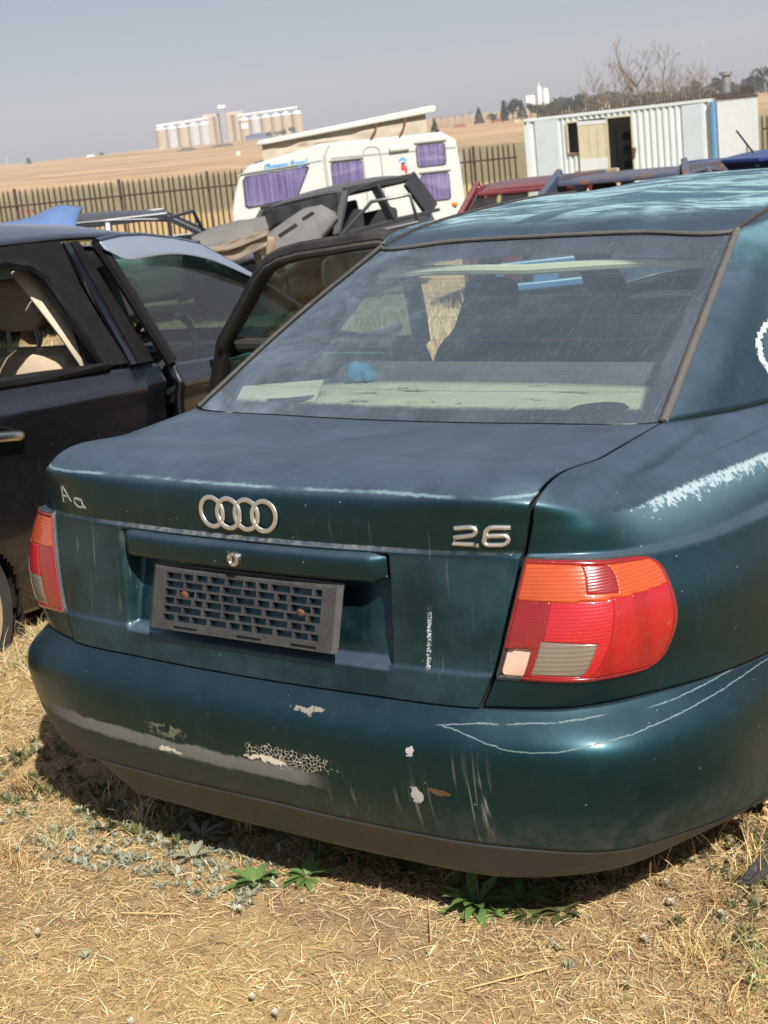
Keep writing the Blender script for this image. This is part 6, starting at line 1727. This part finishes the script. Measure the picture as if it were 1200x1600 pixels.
# rolled carpet heap beside it
M['felt'] = simple('brown_grey_felt', (.20, .165, .13), .95, var=.3, scale=6, bump=.4)
M['felt_grey'] = simple('grey_felt', (.15, .145, .135), .9, var=.25, scale=6, bump=.3)
cpt = empty('carpet_heap', (-10.22, 11.53, .28), 0, 'folded grey and brown car carpets heaped over the nose of the black hatchback', 'carpet')
def drape(name, a0, a1, b0, b1, wid, mat, rise):
    G = []
    for i in range(19):
        t = i / 18; c = _e * lerp(a0, a1, t) + Vector((0, 0, lerp(b0, b1, t)))
        G.append([c + (_n * math.cos(q) * wid * .9 + Vector((0, 0, math.sin(q) * rise))) * (1 + .10 * (float(vnoise(t * 5 + a0 * 9, q * 2)) - .5)) + Vector((0, 0, .03 * (float(vnoise(t * 7, q + 4)) - .5))) for q in np.linspace(-.5, 2.9, 12)])
    mb = MB(); mb.grid(np.array(G)); mb.build(name, mat, cpt, True, solid=.02)
def pad(name, top, bot, d0, d1, mat, bulge):
    G = []
    for i in range(25):
        t = i / 24; A_ = [float(np.interp(t, np.linspace(0, 1, len(top)), [q[k] for q in top])) for k in (0, 1)]; B_ = [float(np.interp(t, np.linspace(0, 1, len(bot)), [q[k] for q in bot])) for k in (0, 1)]
        G.append([_e * lerp(A_[0], B_[0], s_) + Vector((0, 0, lerp(A_[1], B_[1], s_) + bulge * math.sin(math.pi * s_) + .02 * (float(vnoise(t * 6 + d0 * 9, s_ * 3)) - .5))) + _n * (lerp(d0, d1, s_) + .05 * (float(vnoise(t * 4 + 8, s_ * 4)) - .5)) for s_ in np.linspace(0, 1, 12)])
    mb = MB(); mb.grid(np.array(G)); mb.build(name, mat, cpt, True, solid=.025)
pad('carpet_pad', [(-.50, .12), (-.22, .22), (.10, .26), (.40, .28)], [(-.44, .03), (-.12, .03), (.16, .11), (.47, .17)], -.55, .0, M['felt_grey'], .05)
pad('carpet_fold', [(-.43, .03), (-.12, .035), (.16, .12), (.47, .17)], [(-.34, -.05), (-.04, -.06), (.20, .02), (.45, .09)], .02, .06, M['felt'], .01)
pad('carpet_fold', [(-.34, -.04), (-.04, -.05), (.20, .03), (.45, .09)], [(-.30, -.13), (-.02, -.20), (.22, -.11), (.43, -.03)], -.02, .0, M['felt'], .0)
mb = MB(); mb.box(_e * .42 + Vector((0, 0, -.06)) - _n * .2, (.16, .14, .24), Matrix.Rotation(.3, 3, 'Y'), .04); mb.build('foam_block', simple('dusty_foam', (.30, .235, .18), .95, var=.25, bump=.4), cpt, True)
# stripped dark estate by the fence
est, EP = wreck('stripped_estate', 'dark stripped estate car shell by the fence, all its windows gone', (0, 0, 0), math.radians(44), M['w_navy'], L=4.6, W=1.64, H=1.40, belt=.93, roof=(-.1, 2.5), base=(-.2, 3.1), pillars=((.90, .96), (1.70, 1.72)), seats=False, tilt=(math.radians(0), math.radians(1)), boot=None)
place(est, EP, (.56, 2.5, 1.32), (-12.46, 12.85, .64))
frame_door('open_door', est, EP(.77, 3.0, 0), math.radians(58), 1.0, .90, 1.34, .32, M['w_navy'])
# blue panel at the far left
bt = empty('blue_bonnet', (-12.3, 10.4, .0), 0, 'loose blue car bonnet propped on a wreck at the left edge', 'car bonnet')
mb = MB(); mb.grid(np.array([[_e * a + Vector((0, 0, .80 + .05 * a + .10 * math.exp(-((a - .28) / .25) ** 2) - (.05 + .35 * b_) * b_ * 1.0)) - Vector((_n.x, _n.y, 0)) * -(b_ - .4) for a in np.linspace(-1.3, .55, 18)] for b_ in np.linspace(0, .9, 10)]))
mb.build('panel', M['w_sky'], bt, True, solid=.03)
lw_, LP = wreck('wreck_under_bonnet', 'grey wreck under the loose blue bonnet at the left edge', (0, 0, 0), math.radians(40), wreck_paint('wreck_grey', (.06, .06, .06), (.12, .115, .11), .3), L=3.8, H=1.22, belt=.88, roof=(.6, 2.1), base=(.1, 2.6), seats=False)
place(lw_, LP, (.5, 2.0, 1.1), (-12.9, 10.9, .56))
# maroon hatch, its tail window towards us
red, RP = wreck('maroon_hatchback', 'maroon hatchback with a clear rear window between the black hatchback and the rusty grey car', (0, 0, 0), math.radians(-20), M['w_red'], L=3.8, W=1.60, H=1.36, belt=.88, roof=(.42, 2.0), base=(.0, 2.6), glass=('rear',), pillars=((1.35, 1.38),), crown=.06, tilt=(math.radians(-1), 0))
place(red, RP, (-.60, .42, 1.30), (-7.52, 12.70, .70))
# rusty grey-blue saloon with an empty rear screen
rst, TP = wreck('rusty_saloon', 'rusty grey blue saloon with an empty rear screen, behind the green roof', (0, 0, 0), math.radians(-12), M['w_greyblue'], L=4.2, W=1.62, H=1.36, belt=.88, roof=(.95, 2.45), base=(.35, 3.0), boot=.86, roofw=.58, pillars=((1.75, 1.76),), glass=('right',), crown=.035, tilt=(math.radians(-2.2), 0))
place(rst, TP, (-.62, .95, 1.29), (-5.26, 10.56, .855))
# blue car at the right edge
blu, UP = wreck('blue_hatchback', 'bright blue hatchback with a roof aerial and a tail spoiler at the right edge', (0, 0, 0), math.radians(20), M['w_blue'], L=3.8, W=1.64, H=1.36, belt=.88, roof=(.35, 2.1), base=(.05, 2.75), glass=('rear', 'left'), roofw=.62)
place(blu, UP, (-.55, .35, 1.28), (-5.60, 14.55, .66))
mb = MB(); mb.box(UP(0, .22, 1.31), (1.15, .30, .05), None, .015); mb.build('tail_spoiler', M['w_blue'], blu)
mb = MB(); mb.tube([UP(.0, .6, 1.36), UP(.0, .35, 1.62)], .012, 6); mb.build('roof_aerial', M['black_rubber'], blu, True)
# pale blue bumper seen through the green car
bb = empty('blue_bumper', (-2.95, 6.35, .47), 0, 'pale blue bumper with square lamp holes seen through the cabin of the green sedan', 'bumper')
mb = MB()
P_ = lambda a, z, d=0: _e * a + Vector((0, 0, z)) + _n * d
xs = [-.34, -.28, -.12, .04, .20, .26, .34]
for z0, z1 in ((-.09, -.045), (.045, .09)):
    mb.prism([P_(-.36, z0), (P_(.36, z0)), (P_(.34, z1)), (P_(-.36, z1))], _n * -.03, _n * .03)
for a0, a1 in ((-.36, -.28), (-.10, .06), (.24, .36)):
    mb.prism([P_(a0, -.05), P_(a1, -.05), P_(a1, .05), P_(a0, .05)], _n * -.028, _n * .028)
mb.build('bumper_bar', M['w_sky'], bb, bevel=.008)
mb = MB(); mb.prism([P_(-.45, -.26), P_(.5, -.26), P_(.45, -.10), P_(-.42, -.10)], _n * -.3, _n * -.02); mb.build('dark_nose', M['w_black'], bb, bevel=.02)
# ------------------------------------------------------------------ dry grass and weeds
M['straw'] = None
def straw_mat():
    b = MatB('dry_grass'); c = b.attr('tint', 'Color')
    tl = b.n('ShaderNodeBsdfTranslucent'); b.link(c, tl.inputs[0])
    mx = b.n('ShaderNodeMixShader'); mx.inputs[0].default_value = .25
    b.link(c, b.p.inputs['Base Color']); b.p.inputs['Roughness'].default_value = .7; b.p.inputs['Specular IOR Level'].default_value = .25
    b.nt.links.new(b.p.outputs[0], mx.inputs[1]); b.nt.links.new(tl.outputs[0], mx.inputs[2]); b.nt.links.new(mx.outputs[0], b.out.inputs['Surface'])
    return b.mat
M['straw'] = straw_mat()
PALETTE = np.array([(.62, .44, .21), (.72, .56, .30), (.52, .35, .16), (.80, .68, .45), (.38, .22, .10), (.33, .30, .13), (.50, .46, .24), (.18, .25, .08)])
def blades(name, x, y, ln, wd, lay, pal, curl=.6, rng=RNG):
    """one mesh of grass blades; each blade 3 segments"""
    n = len(x); z = ground_z(x, y) + .002
    an = rng.random(n) * 2 * np.pi; d = np.stack([np.cos(an), np.sin(an), np.zeros(n)], 1)
    up = np.array([0, 0, 1.0]); sd = np.stack([-np.sin(an), np.cos(an), np.zeros(n)], 1)
    tw = rng.normal(size=(n, 1)) * .5; sd2 = sd * np.cos(tw) + up * np.sin(tw)
    p0 = np.stack([x, y, z], 1); pts = [p0]; ang = lay.copy(); p = p0; an2 = an.copy()
    for k in range(3):
        dd = np.stack([np.cos(an2) * np.cos(ang), np.sin(an2) * np.cos(ang), np.sin(ang)], 1)
        p = p + dd * (ln / 3)[:, None]
        zz = ground_z(p[:, 0], p[:, 1]) + .003; p[:, 2] = np.maximum(p[:, 2], zz)
        pts.append(p); ang = ang - curl * (.4 + rng.random(n)); an2 = an2 + rng.normal(size=n) * .20
    ws = [1.0, .9, .65, .08]
    V = np.stack([pts[k] + sgn * sd2 * (wd * ws[k] / 2)[:, None] for k in range(4) for sgn in (-1, 1)], 1).reshape(-1, 3)
    b0 = np.arange(n)[:, None] * 8
    F = np.concatenate([b0 + np.array([2 * k, 2 * k + 1, 2 * k + 3, 2 * k + 2]) for k in range(3)], 1).reshape(-1, 4)
    me = bpy.data.meshes.new(name); me.vertices.add(len(V)); me.vertices.foreach_set('co', V.ravel())
    me.loops.add(F.size); me.loops.foreach_set('vertex_index', F.ravel().astype(np.int32))
    me.polygons.add(len(F)); me.polygons.foreach_set('loop_start', (np.arange(len(F)) * 4).astype(np.int32)); me.polygons.foreach_set('loop_total', np.full(len(F), 4, np.int32))
    me.update(calc_edges=True); me.validate()
    col = pal * (.75 + .5 * rng.random((n, 1))); col = np.concatenate([np.clip(col, 0, .9), np.ones((n, 1))], 1)
    at_ = me.color_attributes.new('tint', 'FLOAT_COLOR', 'POINT'); at_.data.foreach_set('color', np.repeat(col, 8, 0).astype(np.float32).ravel())
    me.materials.append(M['straw']); o = bpy.data.objects.new(name, me); COL.objects.link(o); return tag(o, kind='stuff')
def scatter(n, x0, x1, y0, y1, thr, sc=2.2, keep=.12, rng=RNG):
    x = rng.uniform(x0, x1, n); y = rng.uniform(y0, y1, n)
    v = .6 * vnoise(x * sc, y * sc + 7) + .4 * vnoise(x * sc * 3.3, y * sc * 3.3)
    k = (v > thr) | (rng.random(n) < keep); return x[k], y[k], v[k]
def pick(v, w, rng=RNG):
    n = len(v); idx = rng.choice(len(PALETTE), n, p=np.array(w) / sum(w)); return PALETTE[idx]
# matted straw close by
x, y, v = scatter(430000, -3.2, 1.9, -1.5, 2.4, .27, 2.2, .42)
n = len(x); blades('dry_grass', x, y, .013 + .045 * RNG.random(n) ** 1.8, .0008 + .0013 * RNG.random(n), RNG.uniform(-.1, .6, n), pick(v, (5, 5, 4, 3.5, 1.5, 1, 1.5, .35)), .18)
# upright tufts
tx, ty, tv = scatter(1500, -3.2, 1.9, -1.5, 2.4, .52, 1.7, .05)
k = RNG.integers(10, 34, len(tx)); x = np.repeat(tx, k) + RNG.normal(size=k.sum()) * .018; y = np.repeat(ty, k) + RNG.normal(size=k.sum()) * .018
n = len(x); blades('grass_tufts', x, y, .04 + .07 * RNG.random(n), .0014 + .0016 * RNG.random(n), RNG.uniform(.5, 1.45, n), np.repeat(pick(tv, (4, 4, 3, 2, 1, 2, 2, 1.2)), k, 0), .35)
# sparser, longer grass further out
x, y, v = scatter(60000, -16, 8, -4, 18, .40, .8, .1)
k = ~((x > -3.2) & (x < 1.9) & (y > -1.5) & (y < 2.4)) & ~((np.abs(x) < .8) & (y > .2) & (y < 4.3)); x, y, v = x[k], y[k], v[k]
n = len(x); blades('yard_grass', x, y, .06 + .14 * RNG.random(n), .004 + .004 * RNG.random(n), RNG.uniform(.2, 1.4, n), pick(v, (5, 5, 4, 3, 1, 2, 2, .3)), .35)
# tall pale stalks along the right flank and round the wrecks
for cx, cy, m_, hh in ((.86, .95, 160, .24), (.98, .80, 90, .2), (.72, .62, 50, .15), (-3.5, 7.2, 900, .35), (-4.9, 8.2, 900, .4), (-1.0, 1.4, 120, .12), (-6, 9.5, 700, .4)):
    sp = .09 if m_ < 200 else .8
    x = cx + RNG.normal(size=m_) * sp; y = cy + RNG.normal(size=m_) * sp
    blades('tall_grass', x, y, hh * (.5 + .7 * RNG.random(m_)), .002 + .002 * RNG.random(m_) + (.003 if m_ > 200 else 0), RNG.uniform(.9, 1.5, m_), pick(x, (5, 6, 3, 4, 1, 1, 1, .2)), .22)

# small leafy plants
def leaf_plant_mat(name, a, c):
    b = MatB(name); n = b.noise(b.tc(), 60, 4); col = b.mix(n, a, c)
    tl = b.n('ShaderNodeBsdfTranslucent'); b.link(col, tl.inputs[0]); mx = b.n('ShaderNodeMixShader'); mx.inputs[0].default_value = .3
    b.link(col, b.p.inputs['Base Color']); b.p.inputs['Roughness'].default_value = .5
    b.nt.links.new(b.p.outputs[0], mx.inputs[1]); b.nt.links.new(tl.outputs[0], mx.inputs[2]); b.nt.links.new(mx.outputs[0], b.out.inputs['Surface']); return b.mat
M['leaf_green'] = leaf_plant_mat('green_leaf', (.11, .20, .05), (.19, .31, .10))
M['leaf_sage'] = leaf_plant_mat('sage_leaf', (.24, .26, .18), (.42, .44, .34))
M['leaf_olive'] = leaf_plant_mat('olive_leaf', (.07, .085, .03), (.15, .15, .06))
def leaf(mb, base, d, ln, wd, curl, up=Vector((0, 0, 1)), lob=0):
    d = d.normalized(); sd = d.cross(up).normalized(); p = base.copy(); rows = []
    N = 6; nrm = sd.cross(d).normalized()
    for i in range(N + 1):
        t = i / N; w_ = wd * math.sin(math.pi * min(1, (t * .92 + .08))) ** .8 * (1 + (.22 if (lob and i % 2) else 0))
        c = base + d * ln * t + nrm * (-curl * t * t * ln + .12 * ln * t)
        rows.append([c - sd * w_ / 2 + nrm * w_ * .14, c, c + sd * w_ / 2 + nrm * w_ * .14])
    mb.grid(np.array(rows))
def rosette(px_, py_, n, ln, wd, mat, label, cat='weed', name='weed', elev=(.1, .8), seed=0, group=None, stalk=0, lob=0):
    rng = random.Random(seed); z = float(ground_z(px_, py_)); root = empty(name, (px_, py_, z), 0, label, cat, group)
    for i in range(n):
        a = i * 2.4 + rng.uniform(-.3, .3); el = rng.uniform(*elev); d = Vector((math.cos(a) * math.cos(el), math.sin(a) * math.cos(el), math.sin(el)))
        mb = MB(); leaf(mb, Vector((0, 0, .004)) + d * .008, d, ln * rng.uniform(.65, 1.1), wd * rng.uniform(.8, 1.15), rng.uniform(.25, .6), lob=lob)
        mb.build('leaf', mat, root, True, angle=80)
    if stalk:
        mb = MB(); mb.tube([(0, 0, 0), (.006, 0, stalk * .5), (.002, .004, stalk)], .0016, 5); mb.build('stalk', M['leaf_olive'], root, True)
    return root
rosette(.365, .20, 26, .075, .019, M['leaf_green'], 'bright green broad leaved weed under the middle of the bumper', elev=(.02, 1.0), seed=4, stalk=.16, lob=1)
rosette(.43, .26, 16, .070, .018, M['leaf_green'], 'green weed tucked in just behind the bright broad leaved one', elev=(.1, .7), seed=14, lob=1)
rosette(-.02, .155, 16, .052, .018, M['leaf_green'], 'green weed under the bumper left of the bright broad leaved one', elev=(.2, .9), seed=5)
rosette(-.10, .085, 14, .055, .02, M['leaf_green'], 'small fresh green weed in the sun by the shadow edge', elev=(.2, .9), seed=6)
rosette(-.36, .20, 12, .06, .018, M['leaf_sage'], 'grey green weed at the shadow edge left of the middle', elev=(.15, .8), seed=7)
rosette(-.30, .11, 12, .05, .016, M['leaf_sage'], 'pale sage weed in the sun beside the shadow edge', elev=(.1, .7), seed=8)
rosette(.60, .52, 9, .05, .016, M['leaf_green'], 'little green weed in the shade of the right bumper corner', elev=(.3, .9), seed=9)
rosette(.47, .22, 22, .035, .010, M['leaf_olive'], 'low olive creeping weed right of the bright broad leaved one', elev=(.05, .8), seed=10)
rosette(.52, .26, 22, .035, .010, M['leaf_olive'], 'low olive creeping weed nearest the bare soil patch', elev=(.05, .8), seed=11)
# tiny sage plants nobody would count, as one sheet of leaves
def tiny(name, n, mat, ln, wd, x0, x1, y0, y1, thr, lv=9):
    x, y, v = scatter(n, x0, x1, y0, y1, thr, 1.3, .03); mb = MB()
    rng = random.Random(3)
    for a_, b_ in zip(x, y):
        z = float(ground_z(a_, b_)); s_ = rng.uniform(.6, 1.3)
        for i in range(lv):
            a = rng.uniform(0, 6.28); el = rng.uniform(.1, 1.1); d = Vector((math.cos(a) * math.cos(el), math.sin(a) * math.cos(el), math.sin(el)))
            sd = d.cross(Vector((0, 0, 1))).normalized(); p = Vector((a_, b_, z + .004)); L_ = ln * s_ * rng.uniform(.6, 1.1)
            mb.add([p, p + d * L_ * .55 + sd * wd / 2, p + d * L_, p + d * L_ * .55 - sd * wd / 2], [(0, 1, 2, 3)])
    return tag(mb.build(name, mat, None, False), kind='stuff')
tiny('sage_ground_cover', 2200, M['leaf_sage'], .020, .006, -2.6, 1.5, -1.2, 2.0, .56)
tiny('sage_patch', 260, M['leaf_sage'], .020, .006, -.75, -.05, -.02, .26, .1, 10)
tiny('shade_weeds', 420, M['leaf_olive'], .038, .010, -1.25, .5, .12, .95, .35, 8)
tiny('olive_ground_cover', 700, M['leaf_olive'], .026, .006, .25, 1.3, -.1, .8, .45, 10)
# clods and pebbles
M['clod'] = simple('soil_clod', (.27, .19, .12), .95, var=.4, scale=30)
x, y, v = scatter(5200, -2.8, 1.6, -1.2, 1.8, .2, 1.5, .5); mb = MB(); rng_ = random.Random(8)
for a_, b_ in zip(x, y):
    s_ = rng_.uniform(.0015, .005) * (1 + 2 * (rng_.random() > .97)); z = float(ground_z(a_, b_)) + s_ * .3
    c = [Vector((a_, b_, z)) + Vector((rng_.uniform(-1, 1), rng_.uniform(-1, 1), rng_.uniform(-.4, 1))).normalized() * s_ for _ in range(4)]
    mb.add(c, [(0, 1, 2), (0, 2, 3), (0, 3, 1), (1, 3, 2)])
tag(mb.build('soil_clods', M['clod'], None, True, angle=180), kind='stuff')
# pale flowers
M['petal'] = simple('pale_petal', (.50, .47, .38), .8, var=.1)
for i, (fx, fy, lab) in enumerate(((.70, .245, 'white everlasting flower in the bare soil, the brightest one'), (.66, .42, 'pale flower near the right bumper corner, closest to the car'), (.70, .36, 'pale flower below the black plastic scrap'), (.80, .36, 'pale dry flower at the right, lower than the plastic scrap'), (.93, .2, 'pale dry flower near the right edge of the grass'),
                                   (.18, -.25, 'pale flower among the straw near the bottom middle'), (.25, -.27, 'pale flower just right of the bottom middle one'), (-.05, -.02, 'small pale flower in the straw left of the green weed'), (-.35, -.28, 'small pale flower near the lower left'), (.05, -.42, 'small pale flower at the very bottom'))):
    root = empty('pale_flower', (fx, fy, float(ground_z(fx, fy)) + .012), 0, lab, 'flower'); mb = MB()
    for k in range(14):
        a = k * 2.4; el = .35 + .06 * k; leaf(mb, Vector((0, 0, 0)), Vector((math.cos(a) * math.cos(el), math.sin(a) * math.cos(el), math.sin(el))), .014 - .0004 * k, .006, -.3)
    mb.build('petals', M['petal'], root, True); mb = MB(); mb.tube([(0, 0, -.02), (0, 0, .002)], .0012, 5); mb.build('stem', M['leaf_olive'], root, True)
# straw-coloured seed spike against the bumper's end
root = empty('seed_spike', (.80, .60, float(ground_z(.80, .60))), 0, 'dry seed spike standing against the right end of the bumper', 'dry plant')
mb = MB(); mb.tube([(0, 0, 0), (.004, .0, .10), (.0, .004, .24)], .0022, 5); mb.build('stalk', M['felt'], root, True)
M['seed'] = simple('seed_husk', (.52, .37, .17), .9, var=.4, scale=90); mb = MB(); rng_ = random.Random(5)
for k in range(60):
    z = rng_.uniform(.10, .25); a = rng_.uniform(0, 6.28); r_ = .016 + .006 * (z > .19); c = Vector((math.cos(a) * r_ * rng_.random(), math.sin(a) * r_ * rng_.random(), z)); mb.box(c, (.008, .008, .011), Matrix.Rotation(rng_.uniform(0, 3), 3, 'X') @ Matrix.Rotation(rng_.uniform(0, 3), 3, 'Z'))
tag(mb.build('husks', M['seed'], root), kind='stuff')
# torn strip of black plastic
root = empty('plastic_scrap', (.80, .55, float(ground_z(.80, .55)) + .008), .3, 'torn strip of black plastic lying on the grass at the right', 'scrap'); root.scale = (.8, .8, .8)
mb = MB()
mb.prism([(-.055, -.075, .002), (-.012, -.085, .004), (.032, -.005, .018), (.012, .075, .030), (-.008, .070, .030), (-.006, .02, .02)], (0, 0, 0), (.002, .0, .006))
mb.build('torn_strip', M['black_rubber'], root, bevel=.001)
mb = MB(); mb.prism([(-.005, .070, .030), (.012, .082, .034), (.11, .045, .010), (.10, .02, .006)], (0, 0, 0), (0, .002, .006)); mb.build('torn_strip', M['black_rubber'], root, bevel=.001)
mb = MB(); mb.prism([(-.040, -.070, .010), (-.022, -.072, .011), (.004, .005, .024), (-.008, .018, .026)], (0, 0, 0), (0, 0, .005)); mb.build('moulded_rib', M['valance'], root, bevel=.001)
# loose bent straws and twigs
for i, (ax, ay, an, ln) in enumerate(((.62, .50, 1.2, .10), (.58, .55, .2, .12), (.36, .05, 2.2, .14), (-.25, -.15, .4, .12), (.5, -.05, .9, .16), (.45, -.2, 2.8, .11))):
    mb = MB(); z = float(ground_z(ax, ay)); mb.tube([(ax + math.cos(an) * ln * t, ay + math.sin(an) * ln * t, z + .012 + .05 * math.sin(3.14 * t) * (i < 2)) for t in np.linspace(0, 1, 7)], .0016, 5)
    tag(mb.build('dry_twig', M['seed'], None, True), ['bent straw arching up beside the right bumper corner', 'second bent straw nearer the bumper, right of the green weed', 'dry twig lying below the green weed', 'dry twig in the straw at the lower left', 'long dry twig on the bare soil', 'dry twig near the bottom, right of the middle'][i], 'twig')
# ------------------------------------------------------------------ smoky air
def haze():
    me = bpy.data.meshes.new('haze'); R_ = 2600.0
    c = np.array([CAMP.x, CAMP.y]) + HX * 1100; x0, x1, y0, y1, z0, z1 = c[0] - R_, c[0] + R_, c[1] - R_, c[1] + R_, -16.0, 130.0
    vs = [(x, y, z) for x in (x0, x1) for y in (y0, y1) for z in (z0, z1)]
    me.from_pydata(vs, [], [(0, 1, 3, 2), (4, 6, 7, 5), (0, 4, 5, 1), (2, 3, 7, 6), (0, 2, 6, 4), (1, 5, 7, 3)])
    m_ = bpy.data.materials.new('haze'); m_.use_nodes = True; m_.node_tree.nodes.clear()
    o_ = m_.node_tree.nodes.new('ShaderNodeOutputMaterial'); v_ = m_.node_tree.nodes.new('ShaderNodeVolumePrincipled')
    v_.inputs['Color'].default_value = (.86, .86, .92, 1); v_.inputs['Density'].default_value = .00021; v_.inputs['Anisotropy'].default_value = .0
    m_.node_tree.links.new(v_.outputs[0], o_.inputs['Volume']); me.materials.append(m_)
    o = bpy.data.objects.new('haze', me); COL.objects.link(o); o['kind'] = 'stuff'
haze()
